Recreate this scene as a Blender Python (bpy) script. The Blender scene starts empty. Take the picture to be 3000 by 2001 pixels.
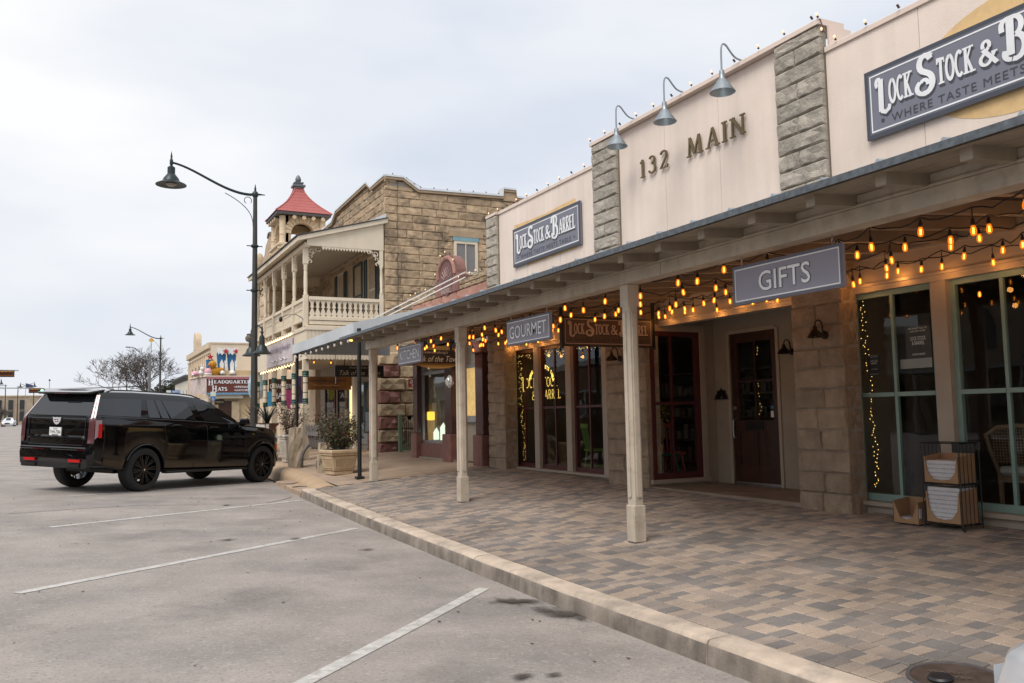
import bpy, bmesh, math, random
from mathutils import Vector, Matrix, Euler, noise
R_ = math.radians
random.seed(7)
SC = bpy.context.scene
COL = SC.collection

# ------------------------------------------------------------------ camera
def cam_axes(yaw, pitch, roll):
    f = Vector((math.sin(yaw)*math.cos(pitch), math.cos(yaw)*math.cos(pitch), math.sin(pitch)))
    r = Vector((math.cos(yaw), -math.sin(yaw), 0)); u = r.cross(f)
    return r*math.cos(roll)+u*math.sin(roll), -r*math.sin(roll)+u*math.cos(roll), f
cr, cu, cf = cam_axes(R_(26.80), R_(4.865), R_(-1.125))
cam = bpy.data.cameras.new('camera'); camo = bpy.data.objects.new('camera', cam); COL.objects.link(camo)
cam.lens = 30.15; cam.sensor_width = 36; cam.clip_start = .05; cam.clip_end = 6000
CAM = Vector((0, 0, 1.55))
camo.matrix_world = Matrix(((cr.x, cu.x, -cf.x, 0), (cr.y, cu.y, -cf.y, 0), (cr.z, cu.z, -cf.z, 1.55), (0, 0, 0, 1)))
SC.camera = camo

# ------------------------------------------------------------------ sky, sun, exposure
SUN_EL, SUN_AZ = R_(52), R_(238)          # sun behind thin cloud, from the street side
w = bpy.data.worlds.new('World'); SC.world = w; w.use_nodes = True
nt = w.node_tree; nt.nodes.clear()
def wn(t, **k):
    n = nt.nodes.new(t)
    for a, b in k.items(): setattr(n, a, b)
    return n
wo = wn('ShaderNodeOutputWorld'); sky = wn('ShaderNodeTexSky', sky_type='NISHITA', sun_disc=False)
sky.sun_elevation = SUN_EL; sky.sun_rotation = SUN_AZ; sky.air_density = 1.2; sky.dust_density = 3
bg1 = wn('ShaderNodeBackground'); bg1.inputs[1].default_value = .05
nt.links.new(sky.outputs[0], bg1.inputs[0])
tc = wn('ShaderNodeTexCoord'); mp = wn('ShaderNodeMapping'); mp.inputs['Scale'].default_value = (1.1, 1.1, 3.2); mp.inputs['Location'].default_value = (.3, 1.7, .1)
nz = wn('ShaderNodeTexNoise'); nz.inputs['Scale'].default_value = 1.15; nz.inputs['Detail'].default_value = 5; nz.inputs['Roughness'].default_value = .5
nt.links.new(tc.outputs['Generated'], mp.inputs[0]); nt.links.new(mp.outputs[0], nz.inputs['Vector'])
rp = wn('ShaderNodeValToRGB'); rp.color_ramp.elements[0].position = .34; rp.color_ramp.elements[1].position = .62
rp.color_ramp.elements[0].color = (.68, .735, .84, 1); rp.color_ramp.elements[1].color = (.985, .985, .99, 1)
nt.links.new(nz.outputs[0], rp.inputs[0])
bg2 = wn('ShaderNodeBackground'); bg2.inputs[1].default_value = .59
nt.links.new(rp.outputs[0], bg2.inputs[0])
mx = wn('ShaderNodeMixShader'); mx.inputs[0].default_value = .93
nt.links.new(bg1.outputs[0], mx.inputs[1]); nt.links.new(bg2.outputs[0], mx.inputs[2]); nt.links.new(mx.outputs[0], wo.inputs[0])
sl = bpy.data.lights.new('sun', 'SUN'); sl.energy = 1.5; sl.angle = R_(35); sl.color = (1, .95, .88)
so = bpy.data.objects.new('sun', sl); COL.objects.link(so)
sd = Vector((math.sin(SUN_AZ)*math.cos(SUN_EL), math.cos(SUN_AZ)*math.cos(SUN_EL), math.sin(SUN_EL)))
so.rotation_euler = sd.to_track_quat('Z', 'Y').to_euler()
SC.view_settings.view_transform = 'Standard'; SC.view_settings.look = 'None'; SC.view_settings.gamma = 1
SC.view_settings.use_curve_mapping = False; SC.view_settings.exposure = 0.86
SC.cycles.use_denoising = True
try: SC.cycles.denoiser = 'OPENIMAGEDENOISE'
except Exception: pass
SC.cycles.max_bounces = 8; SC.cycles.diffuse_bounces = 4; SC.cycles.glossy_bounces = 3; SC.cycles.transparent_max_bounces = 12
SC.cycles.sample_clamp_indirect = 6; SC.cycles.caustics_reflective = False; SC.cycles.caustics_refractive = False

# ------------------------------------------------------------------ materials
MATS = {}
def mat(name, col, rough=.7, metal=0, var=.12, vs=3., bump=0, bs=30., emit=None, es=0, coat=0, rnd=0, tint=None, tf=.5, ts=2., spec=.5, streak=0, spk=0, spks=220., spkc=(.05,.05,.05), gl=0):
    """procedural Principled: colour varied by noise, optional second tint, per-piece shift (rnd), bump, vertical streaks, speckle"""
    if name in MATS: return MATS[name]
    m = bpy.data.materials.new(name); m.use_nodes = True; MATS[name] = m
    n = m.node_tree; L = n.links.new; b = n.nodes['Principled BSDF']
    def N(t, **k):
        o = n.nodes.new(t)
        for a, v in k.items():
            if a in ('operation', 'blend_type', 'data_type', 'feature', 'mode'): setattr(o, a, v)
            else: o.inputs[a].default_value = v
        return o
    b.inputs['Roughness'].default_value = rough; b.inputs['Metallic'].default_value = metal
    b.inputs['Coat Weight'].default_value = coat; b.inputs['Specular IOR Level'].default_value = spec
    if coat: b.inputs['Coat Roughness'].default_value = .03
    geo = n.nodes.new('ShaderNodeNewGeometry')
    def mixc(kind, f, a, c):
        o = n.nodes.new('ShaderNodeMix'); o.data_type = 'RGBA'; o.blend_type = kind
        if isinstance(f, (int, float)): o.inputs[0].default_value = f
        else: L(f, o.inputs[0])
        for s, v in ((6, a), (7, c)):
            if isinstance(v, tuple): o.inputs[s].default_value = (*v, 1) if len(v) == 3 else v
            else: L(v, o.inputs[s])
        return o.outputs[2]
    c = tuple(col)
    if var or tint:
        nz = N('ShaderNodeTexNoise', Scale=vs, Detail=6., Roughness=.6); L(geo.outputs['Position'], nz.inputs['Vector'])
        r = N('ShaderNodeMapRange'); L(nz.outputs[0], r.inputs[0])
        r.inputs[1].default_value = .3; r.inputs[2].default_value = .7; r.inputs[3].default_value = 1-var; r.inputs[4].default_value = 1+var*.6
        c = mixc('MULTIPLY', 1., c, r.outputs[0])
    if tint:
        n2 = N('ShaderNodeTexNoise', Scale=ts, Detail=7., Roughness=.65); L(geo.outputs['Position'], n2.inputs['Vector'])
        r2 = N('ShaderNodeMapRange'); L(n2.outputs[0], r2.inputs[0]); r2.inputs[1].default_value = .5; r2.inputs[2].default_value = .68; r2.inputs[3].default_value = 0; r2.inputs[4].default_value = tf
        c = mixc('MIX', r2.outputs[0], c, tint)
    if streak:
        mpn = n.nodes.new('ShaderNodeMapping'); mpn.inputs['Scale'].default_value = (7, 7, .5); L(geo.outputs['Position'], mpn.inputs[0])
        n3 = N('ShaderNodeTexNoise', Scale=1., Detail=4.); L(mpn.outputs[0], n3.inputs['Vector'])
        r3 = N('ShaderNodeMapRange'); L(n3.outputs[0], r3.inputs[0]); r3.inputs[1].default_value = .35; r3.inputs[2].default_value = .7; r3.inputs[3].default_value = 1; r3.inputs[4].default_value = 1-streak
        c = mixc('MULTIPLY', 1., c, r3.outputs[0])
    if spk:
        v = N('ShaderNodeTexNoise', Scale=spks, Detail=2.); L(geo.outputs['Position'], v.inputs['Vector'])
        r4 = N('ShaderNodeMapRange'); L(v.outputs[0], r4.inputs[0]); r4.inputs[1].default_value = .55; r4.inputs[2].default_value = .68; r4.inputs[3].default_value = 0; r4.inputs[4].default_value = spk
        c = mixc('MIX', r4.outputs[0], c, spkc)
    if gl:
        vg = N('ShaderNodeTexNoise', Scale=30., Detail=4.); L(geo.outputs['Position'], vg.inputs['Vector'])
        rg = N('ShaderNodeMapRange'); L(vg.outputs[0], rg.inputs[0]); rg.inputs[1].default_value = .56; rg.inputs[2].default_value = .7; rg.inputs[3].default_value = 0; rg.inputs[4].default_value = gl
        c = mixc('MIX', rg.outputs[0], c, (.46,.42,.39))
    if rnd:
        oi = n.nodes.new('ShaderNodeObjectInfo'); a = N('ShaderNodeMath', operation='ADD'); L(oi.outputs['Random'], a.inputs[0]); L(geo.outputs['Random Per Island'], a.inputs[1])
        wn_ = n.nodes.new('ShaderNodeTexWhiteNoise'); wn_.noise_dimensions = '1D'; L(a.outputs[0], wn_.inputs['W'])
        r5 = N('ShaderNodeMapRange'); L(wn_.outputs[0], r5.inputs[0]); r5.inputs[3].default_value = 1-rnd; r5.inputs[4].default_value = 1+rnd*.5
        c = mixc('MULTIPLY', 1., c, r5.outputs[0])
    if isinstance(c, tuple): b.inputs['Base Color'].default_value = (*c, 1)
    else: L(c, b.inputs['Base Color'])
    if bump:
        nb = N('ShaderNodeTexNoise', Scale=bs, Detail=6., Roughness=.65); L(geo.outputs['Position'], nb.inputs['Vector'])
        bp = n.nodes.new('ShaderNodeBump'); bp.inputs['Strength'].default_value = min(1, bump); bp.inputs['Distance'].default_value = .6/bs
        L(nb.outputs[0], bp.inputs['Height']); L(bp.outputs[0], b.inputs['Normal'])
    if emit:
        b.inputs['Emission Color'].default_value = (*emit, 1); b.inputs['Emission Strength'].default_value = es
    return m
def glass(name, tint=(.9,.95,.95), refl=.08, rough=.0, dark=0.):
    """clear pane: mostly transparent, with a mirror share that grows at grazing angles"""
    if name in MATS: return MATS[name]
    m = bpy.data.materials.new(name); m.use_nodes = True; MATS[name] = m
    n = m.node_tree; L = n.links.new; n.nodes.remove(n.nodes['Principled BSDF']); out = n.nodes['Material Output']
    tr = n.nodes.new('ShaderNodeBsdfTransparent'); k = 1-dark; tr.inputs[0].default_value = (tint[0]*k, tint[1]*k, tint[2]*k, 1)
    gl = n.nodes.new('ShaderNodeBsdfGlossy'); gl.inputs['Roughness'].default_value = rough; gl.inputs[0].default_value = (.95, .97, 1, 1)
    lw = n.nodes.new('ShaderNodeLayerWeight'); lw.inputs[0].default_value = .5
    p5 = n.nodes.new('ShaderNodeMath'); p5.operation = 'POWER'; p5.inputs[1].default_value = 4.; L(lw.outputs['Facing'], p5.inputs[0])
    ad = n.nodes.new('ShaderNodeMath'); ad.operation = 'MULTIPLY_ADD'; ad.use_clamp = True; ad.inputs[1].default_value = .8; ad.inputs[2].default_value = refl; L(p5.outputs[0], ad.inputs[0])
    ge = n.nodes.new('ShaderNodeNewGeometry'); nz = n.nodes.new('ShaderNodeTexNoise'); nz.inputs['Scale'].default_value = .9; L(ge.outputs['Position'], nz.inputs['Vector'])
    bp = n.nodes.new('ShaderNodeBump'); bp.inputs['Strength'].default_value = .05; bp.inputs['Distance'].default_value = .08; L(nz.outputs[0], bp.inputs['Height']); L(bp.outputs[0], gl.inputs['Normal'])
    mx = n.nodes.new('ShaderNodeMixShader'); L(ad.outputs[0], mx.inputs[0]); L(tr.outputs[0], mx.inputs[1]); L(gl.outputs[0], mx.inputs[2]); L(mx.outputs[0], out.inputs[0])
    return m

# ------------------------------------------------------------------ mesh helpers
class MB:
    def __init__(s): s.v = []; s.f = []
    def add(s, vs, fs):
        o = len(s.v); s.v += [tuple(p) for p in vs]; s.f += [tuple(i+o for i in f) for f in fs]; return s
    def box(s, x0, x1, y0, y1, z0, z1):
        if x0 > x1: x0, x1 = x1, x0
        if y0 > y1: y0, y1 = y1, y0
        if z0 > z1: z0, z1 = z1, z0
        return s.add([(x0,y0,z0),(x1,y0,z0),(x1,y1,z0),(x0,y1,z0),(x0,y0,z1),(x1,y0,z1),(x1,y1,z1),(x0,y1,z1)],
                     [(0,3,2,1),(4,5,6,7),(0,1,5,4),(1,2,6,5),(2,3,7,6),(3,0,4,7)])
    def hexa(s, lo, hi):     # 4 bottom + 4 top points
        return s.add(list(lo)+list(hi), [(0,3,2,1),(4,5,6,7),(0,1,5,4),(1,2,6,5),(2,3,7,6),(3,0,4,7)])
    def bar(s, a, b, wdt, hgt=None, up=(0,0,1)):
        a = Vector(a); b = Vector(b); d = (b-a).normalized(); u = Vector(up)
        if abs(d.dot(u)) > .98: u = Vector((1,0,0))
        sd_ = d.cross(u).normalized()*(wdt/2); u = sd_.cross(d).normalized()*((hgt or wdt)/2)
        return s.hexa([a-sd_-u, a+sd_-u, b+sd_-u, b-sd_-u], [a-sd_+u, a+sd_+u, b+sd_+u, b-sd_+u])
    def tube(s, pts, r, n=8, cap=True):
        pts = [Vector(p) for p in pts]; m = len(pts); o = len(s.v)
        rs = r if isinstance(r, (list, tuple)) else [r]*m
        prev = None
        for i, p in enumerate(pts):
            d = (pts[min(i+1, m-1)]-pts[max(i-1, 0)])
            d = d.normalized() if d.length > 1e-9 else Vector((0,0,1))
            if prev is None:
                a = Vector((0,0,1)) if abs(d.z) < .9 else Vector((1,0,0))
                x = d.cross(a).normalized()
            else:
                x = (prev-d*prev.dot(d)); x = x.normalized() if x.length > 1e-6 else d.cross(Vector((1,0,0))).normalized()
            prev = x; y = d.cross(x)
            for k in range(n):
                t = 2*math.pi*k/n; s.v.append(tuple(p+(x*math.cos(t)+y*math.sin(t))*rs[i]))
        for i in range(m-1):
            for k in range(n):
                k2 = (k+1) % n; s.f.append((o+i*n+k, o+i*n+k2, o+(i+1)*n+k2, o+(i+1)*n+k))
        if cap: s.f.append(tuple(o+k for k in range(n))[::-1]); s.f.append(tuple(o+(m-1)*n+k for k in range(n)))
        return s
    def lathe(s, prof, c=(0,0,0), n=16, ax='z', sx=1, sy=1, cap=True):
        o = len(s.v); m = len(prof)
        for (r, z) in prof:
            for k in range(n):
                t = 2*math.pi*k/n; x, y = r*math.cos(t)*sx, r*math.sin(t)*sy
                p = (x, y, z) if ax == 'z' else ((z, x, y) if ax == 'x' else (y, z, x))
                s.v.append((p[0]+c[0], p[1]+c[1], p[2]+c[2]))
        for i in range(m-1):
            for k in range(n):
                k2 = (k+1) % n; s.f.append((o+i*n+k, o+i*n+k2, o+(i+1)*n+k2, o+(i+1)*n+k))
        if cap: s.f.append(tuple(o+k for k in range(n))[::-1]); s.f.append(tuple(o+(m-1)*n+k for k in range(n)))
        return s
    def prism(s, poly, O, U, V, W):   # polygon (u,v) in frame O,U,V extruded by vector W
        O, U, V, W = Vector(O), Vector(U), Vector(V), Vector(W); n = len(poly)
        a = [O+U*p[0]+V*p[1] for p in poly]
        s.add(a+[p+W for p in a], [tuple(range(n))[::-1], tuple(range(n, 2*n))]+[(i, (i+1) % n, n+(i+1) % n, n+i) for i in range(n)]); return s
    def grid(s, fn, nu, nv):
        o = len(s.v)
        for j in range(nv+1):
            for i in range(nu+1): s.v.append(tuple(fn(i/nu, j/nv)))
        for j in range(nv):
            for i in range(nu):
                a = o+j*(nu+1)+i; s.f.append((a, a+1, a+nu+2, a+nu+1))
        return s
    def mesh(s, name):
        me = bpy.data.meshes.new(name); me.from_pydata(s.v, [], s.f); me.update(); return me
def fixn(me):
    bm = bmesh.new(); bm.from_mesh(me); bmesh.ops.recalc_face_normals(bm, faces=bm.faces); bm.to_mesh(me); bm.free()
def tag(o, label=None, cat=None, group=None, kind=None):
    if label: o['label'] = label
    if cat: o['category'] = cat
    if group: o['group'] = group
    if kind: o['kind'] = kind
    return o
def thing(name, label, cat, loc=(0,0,0), group=None):
    o = bpy.data.objects.new(name, None); COL.objects.link(o); o.location = loc; o.empty_display_size = .2
    return tag(o, label, cat, group)
def setpar(o, par):
    o.parent = par
    o.matrix_parent_inverse = WM(par).inverted()
def WM(o):
    m = Matrix.LocRotScale(o.location, o.rotation_euler, o.scale)
    return m if o.parent is None else WM(o.parent) @ o.matrix_parent_inverse @ m
def obj(name, mb, m, par=None, smooth=False, bev=0, fix=True):
    me = mb if isinstance(mb, bpy.types.Mesh) else mb.mesh(name)
    if fix and not isinstance(mb, bpy.types.Mesh): fixn(me)
    if bev:
        bm = bmesh.new(); bm.from_mesh(me)
        bmesh.ops.bevel(bm, geom=[e for e in bm.edges if len(e.link_faces) == 2 and e.calc_face_angle(0) > .6], offset=bev, segments=1, affect='EDGES', clamp_overlap=True)
        bm.to_mesh(me); bm.free()
    if m is not None: me.materials.clear(); me.materials.append(m)
    if smooth:
        me.polygons.foreach_set('use_smooth', [True]*len(me.polygons))
        if smooth != 'all':
            me.set_sharp_from_angle(angle=R_(38))
    o = bpy.data.objects.new(name, me); COL.objects.link(o)
    if par is not None: setpar(o, par)
    return o
def box(name, x0, x1, y0, y1, z0, z1, m, par=None, bev=0):
    return obj(name, MB().box(x0, x1, y0, y1, z0, z1), m, par, bev=bev)
def inst(name, me, par, loc, rot=(0,0,0), scl=(1,1,1)):
    o = bpy.data.objects.new(name, me); COL.objects.link(o); o.location = loc; o.rotation_euler = rot; o.scale = scl
    if par is not None: setpar(o, par)
    return o
def copy_tree(o, par=None):
    c = o.copy(); COL.objects.link(c)
    if par is not None: c.parent = par
    for ch in [x for x in o.children]: copy_tree(ch, c)
    return c

# writing: built-in font, fitted to a box in a frame (origin, right, up)
def text_mesh(s, bold=0., shear=0., spacing=1.):
    cu_ = bpy.data.curves.new('t', 'FONT'); cu_.body = s; cu_.offset = bold; cu_.shear = shear; cu_.space_character = spacing; cu_.resolution_u = 3
    o = bpy.data.objects.new('t', cu_)
    me = bpy.data.meshes.new_from_object(o)
    bpy.data.objects.remove(o); bpy.data.curves.remove(cu_); return me
def text(name, s, O, U, V, wd, ht, m, par, bold=0., shear=0., spacing=1., depth=.0, dup=0.):
    me = text_mesh(s, bold, shear, spacing)
    if dup:      # heavier strokes: the line laid down several times, a hair apart
        mb = MB(); vs = [tuple(v.co) for v in me.vertices]; fs = [tuple(p.vertices) for p in me.polygons]
        for k, (a, b_) in enumerate(((-dup,0),(dup,0),(0,dup),(0,-dup),(0,0))): mb.add([(v[0]+a, v[1]+b_, k*.0002) for v in vs], fs)
        me = mb.mesh(name)
    place_flat(me, O, U, V, wd, ht); return flat_obj(name, me, U, V, m, par, depth)
def place_flat(me, O, U, V, wd, ht):
    xs = [v.co.x for v in me.vertices]; ys = [v.co.y for v in me.vertices]
    x0, x1, y0, y1 = min(xs), max(xs), min(ys), max(ys); O, U, V = Vector(O), Vector(U), Vector(V); N = U.cross(V).normalized()
    for v in me.vertices:
        v.co = O+N*v.co.z+U*((v.co.x-x0)/(x1-x0)*wd)+V*((v.co.y-y0)/(y1-y0)*ht)
def flat_obj(name, me, U, V, m, par, depth):
    if depth:
        N = Vector(U).cross(Vector(V)).normalized()
        bm = bmesh.new(); bm.from_mesh(me); r = bmesh.ops.extrude_face_region(bm, geom=bm.faces[:])
        bmesh.ops.translate(bm, verts=[e for e in r['geom'] if isinstance(e, bmesh.types.BMVert)], vec=N*depth)
        bmesh.ops.recalc_face_normals(bm, faces=bm.faces); bm.to_mesh(me); bm.free()
    return obj(name, me, m, par)
# stroked serif capitals: each glyph = (advance, [strokes]); stroke = (width, serif flags 's'tart 'e'nd, points)
def arc(cx, cy, rx, ry, a0, a1, n=10):
    return [(cx+rx*math.cos(R_(a0+(a1-a0)*i/n)), cy+ry*math.sin(R_(a0+(a1-a0)*i/n))) for i in range(n+1)]
def glyphs():
    T, t = .17, .10
    G = {
     'A': (.72, [(t,'s',[(.06,0),(.36,1)]),(T,'e',[(.36,1),(.64,0)]),(t,'',[(.17,.33),(.54,.33)])]),
     'B': (.62, [(T,'se',[(.14,0),(.14,1)]),(.12,'',[(.14,1)]+arc(.3,.77,.2,.23,90,-90,6)+[(.14,.54)]),(.13,'',[(.14,.54)]+arc(.32,.27,.22,.27,90,-90,6)+[(.14,0)])]),
     'C': (.62, [(.14,'',arc(.34,.5,.27,.46,50,310,14))]),
     'D': (.66, [(T,'se',[(.14,0),(.14,1)]),(.13,'',[(.14,1)]+arc(.26,.5,.32,.5,90,-90,10)+[(.14,0)])]),
     'E': (.56, [(T,'se',[(.14,0),(.14,1)]),(t,'',[(.14,.95),(.5,.95)]),(t,'',[(.14,.52),(.42,.52)]),(t,'',[(.14,.05),(.52,.05)])]),
     'H': (.7, [(T,'se',[(.14,0),(.14,1)]),(T,'se',[(.56,0),(.56,1)]),(t,'',[(.14,.52),(.56,.52)])]),
     'I': (.3, [(T,'se',[(.15,0),(.15,1)])]),
     'K': (.66, [(T,'se',[(.14,0),(.14,1)]),(.11,'e',[(.16,.42),(.56,1)]),(.15,'e',[(.26,.56),(.6,0)])]),
     'L': (.54, [(T,'se',[(.14,0),(.14,1)]),(t,'',[(.14,.05),(.5,.05),(.5,.2)])]),
     'M': (.86, [(t,'s',[(.1,0),(.16,1)]),(T,'',[(.16,1),(.42,.1)]),(t,'',[(.42,.1),(.68,1)]),(T,'e',[(.68,1),(.76,0)])]),
     'N': (.74, [(t,'se',[(.12,0),(.12,1)]),(T,'',[(.12,1),(.62,0)]),(t,'se',[(.62,0),(.62,1)])]),
     'O': (.66, [(.15,'',arc(.33,.5,.27,.45,90,450,18))]),
     'Q': (.68, [(.15,'',arc(.33,.5,.27,.45,90,450,18)),(.12,'',[(.36,.25),(.62,-.12)])]),
     'R': (.64, [(T,'se',[(.14,0),(.14,1)]),(.12,'',[(.14,1)]+arc(.3,.75,.22,.25,90,-90,6)+[(.14,.5)]),(.15,'e',[(.28,.5),(.58,0)])]),
     'S': (.56, [(.14,'',arc(.28,.74,.2,.22,30,270,9)+arc(.28,.27,.22,.25,90,-150,9))]),
     'T': (.62, [(T,'s',[(.31,0),(.31,1)]),(t,'',[(.04,.8),(.04,.95),(.58,.95),(.58,.8)])]),
     'U': (.68, [(T,'e',[(.14,1),(.14,.3)][::-1]),(.13,'',[(.14,.3)]+arc(.34,.28,.2,.26,180,360,8)+[(.54,.3)]),(t,'e',[(.54,.3),(.54,1)])]),
     '&': (.8, [(.14,'',[(.74,.0),(.22,.66)]),(.11,'',arc(.35,.79,.14,.17,215,-40,9)),(.11,'',[(.44,.68),(.2,.42)]+arc(.31,.25,.2,.21,150,330,8)),(.11,'',[(.47,.12),(.66,.46)]),(.07,'',[(.54,.46),(.78,.46)])]),
     '1': (.38, [(T,'s',[(.2,0),(.2,1)]),(t,'',[(.2,.98),(.04,.82)])]),
     '2': (.58, [(.13,'',arc(.28,.74,.21,.22,160,-30,8)+[(.06,.05),(.52,.05),(.54,.18)])]),
     '3': (.56, [(.13,'',arc(.26,.76,.19,.2,150,-80,8)+arc(.26,.28,.23,.26,80,-160,8))]),
     # tall drop capitals with curls for the painted logo
     'l': (.62, [(.2,'',[(.22,-.02),(.24,1.0)]),(.12,'',[(.24,1.0)]+arc(.1,.9,.1,.12,60,250,8)),(.13,'',[(.2,.0),(.45,-.08),(.62,.0),(.66,.12)])]),
     's': (.66, [(.15,'',arc(.36,.84,.2,.24,20,235,9)+arc(.32,.26,.27,.30,58,-110,9)),(.12,'',arc(.28,.16,.24,.20,260,120,6)),(.10,'',arc(.30,.24,.13,.13,150,-20,6)),(.10,'',[(.5,.98),(.6,1.08)])]),
     'b': (.78, [(.17,'',[(.3,.05),(.32,1.1)]),(.12,'',[(.08,.78)]+arc(.24,.94,.17,.18,180,90,5)+arc(.44,.86,.2,.26,90,-80,8)),(.14,'',arc(.44,.25,.27,.35,85,-110,9)),(.12,'',arc(.32,.12,.2,.2,270,150,6))]),
    }
    return G
GLYPH = glyphs()
def stroke_mesh(s, serif=True, track=.06, narrow=1., wmul=1.):
    """flat mesh of a line of capitals; returns mesh in (x,y), height about 1"""
    mb = MB(); X = 0; lay = 0
    for ch in s:
        if ch == ' ': X += .34*narrow; continue
        scl, off = 1., 0.
        if ch in GLYPH: adv, st = GLYPH[ch]
        for wdt, fl, pts in st:
            lay = (lay % 12)+1; wdt = wdt*wmul; v0 = len(mb.v)
            P = [Vector(((p[0])*narrow+X, p[1], 0)) for p in pts]; n = len(P); a = []; b = []
            for i, p in enumerate(P):
                d = (P[min(i+1, n-1)]-P[max(i-1, 0)]).normalized(); nn = Vector((-d.y, d.x, 0))*wdt/2
                if 0 < i < n-1:
                    d1 = (P[i]-P[i-1]).normalized(); n1 = Vector((-d1.y, d1.x, 0)); k = max(.5, nn.normalized().dot(n1)); nn /= k
                a.append(p+nn); b.append(p-nn)
            o = len(mb.v); mb.v += [tuple(x) for x in a+b]
            mb.f += [(o+i, o+n+i, o+n+i+1, o+i+1) for i in range(n-1)]
            if serif:
                for f_, p in (('s', P[0]), ('e', P[-1])):
                    if f_ in fl:
                        h = .07; zb = -h/2 if p.y > .5 else -h/2
                        y0, y1 = (p.y-h, p.y) if p.y > .5 else (p.y, p.y+h)
                        hw = wdt*.5+.085
                        o = len(mb.v); mb.v += [(p.x-hw, y0, 0), (p.x+hw, y0, 0), (p.x+hw, y1, 0), (p.x-hw, y1, 0)]; mb.f.append((o, o+1, o+2, o+3)); mb.v[o:] = [(q[0], q[1], lay*.00012+.00006) for q in mb.v[o:]]
            k0 = v0+2*n; mb.v[v0:k0] = [(q[0], q[1], lay*.00012) for q in mb.v[v0:k0]]
        X += (adv+track)*narrow
    return mb.mesh('lettering')
def stroke_text(name, s, O, U, V, wd, ht, m, par, depth=0., **k):
    me = stroke_mesh(s, **k); place_flat(me, O, U, V, wd, ht); return flat_obj(name, me, U, V, m, par, depth)

# rock-faced stone block: local x = width, -y = outwards, z = height, unit size, shared between all walls
def rock_mesh(seed, nx=6, nz=4, amp=1.):
    US = (0, .04, .28, .52, .76, .96, 1); VS = (0, .10, .5, .9, 1); rr = random.Random(seed); mb = MB(); G = []
    for j in range(nz+1):
        for i in range(nx+1):
            u, v = US[i], VS[j]; e = 0 if i in (0, nx) or j in (0, nz) else 1; r_ = rr.random()
            G.append((u+(rr.uniform(-.02, .02) if e else 0), -(.40+e*(.12+.48*r_)*amp), v+(rr.uniform(-.04, .04) if e else 0)))
    n = len(G); B = []
    mb.v = G[:]; W = nx+1
    for j in range(nz):
        for i in range(nx):
            a = j*W+i
            if (i+j) & 1: mb.f += [(a, a+1, a+W+1), (a, a+W+1, a+W)]
            else: mb.f += [(a, a+1, a+W), (a+1, a+W+1, a+W)]
    ring = [i for i in range(W)]+[j*W+nx for j in range(1, nz+1)]+[nz*W+i for i in range(nx-1, -1, -1)]+[j*W for j in range(nz-1, 0, -1)]
    o = len(mb.v)
    for i in ring: p = mb.v[i]; mb.v.append((p[0], .35, p[2]))
    k = len(ring)
    for i in range(k): mb.f.append((ring[i], o+i, o+(i+1) % k, ring[(i+1) % k]))
    me = mb.mesh('stone'); fixn(me); return me
ROCK = {}
def rock(mt, i, amp=1.):
    key = (mt.name, i % 6)
    if key not in ROCK:
        me = rock_mesh(100+i % 6, amp=amp); me.materials.append(mt); ROCK[key] = me
    return ROCK[key]
def stone(par, mt, face, p, wd, ht, dep=.05, gap=.012, name='stone'):
    """one block; p = lower corner at the reader's left; face 'x' looks to -X (runs to -Y), 'y' looks to -Y (runs to +X), 'w' looks +X"""
    me = rock(mt, random.randrange(6)); g = gap/2
    if face == 'x': loc = (p[0], p[1]-g, p[2]+g); rz = -math.pi/2
    elif face == 'y': loc = (p[0]+g, p[1], p[2]+g); rz = 0
    else: loc = (p[0], p[1]+g, p[2]+g); rz = math.pi/2
    return inst(name, me, par, loc, (0, 0, rz), (wd-gap, dep, ht-gap))
def courses(par, mt, face, p, wd, z1, ch, lens, dep=.05, gap=.012, jit=.2, skip=None, mts=None):
    """rows of blocks from p.z up to z1"""
    z = p[2]; row = 0
    while z < z1-.03:
        h = min(ch*(1+random.uniform(-.08, .08)*jit*4), z1-z)
        if z1-(z+h) < ch*.35: h = z1-z
        u = 0; first = True
        while u < wd-.01:
            l = random.choice(lens)*(1+random.uniform(-jit, jit))
            if first and row % 2: l *= .5
            first = False
            if wd-(u+l) < lens[0]*.4: l = wd-u
            if face == 'x': q = (p[0], p[1]-u, z)
            elif face == 'y': q = (p[0]+u, p[1], z)
            else: q = (p[0], p[1]+u, z)
            if not (skip and skip(u, u+l, z, z+h)):
                stone(par, random.choice(mts) if mts else mt, face, q, l, h, dep, gap)
            u += l
        z += h; row += 1
def frame_mesh(O, U, V, W, H, t):
    O, U, V = Vector(O), Vector(U), Vector(V); a = [O, O+U*W, O+U*W+V*H, O+V*H]; b = [O+U*t+V*t, O+U*(W-t)+V*t, O+U*(W-t)+V*(H-t), O+U*t+V*(H-t)]
    return MB().add(a+b, [(0,1,5,4),(1,2,6,5),(2,3,7,6),(3,0,4,7)])
# ================================================================== ground
def g_(y): return .01*min(max(y-6, 0), 20)+.0062*max(0, min(y, 230)-45)
def kx(y): return 3.456+.0017*max(0, min(y, 22)-4)**2            # street face of the kerb
def road_z(x, y):
    d = 3.5-x
    return g_(y)+(.044*min(d, 8.)-.02*max(0, d-12))
def S_(x, y): return .15+g_(y)+.065*(min(x, 7.9)-3.5)             # pavement surface

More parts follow.
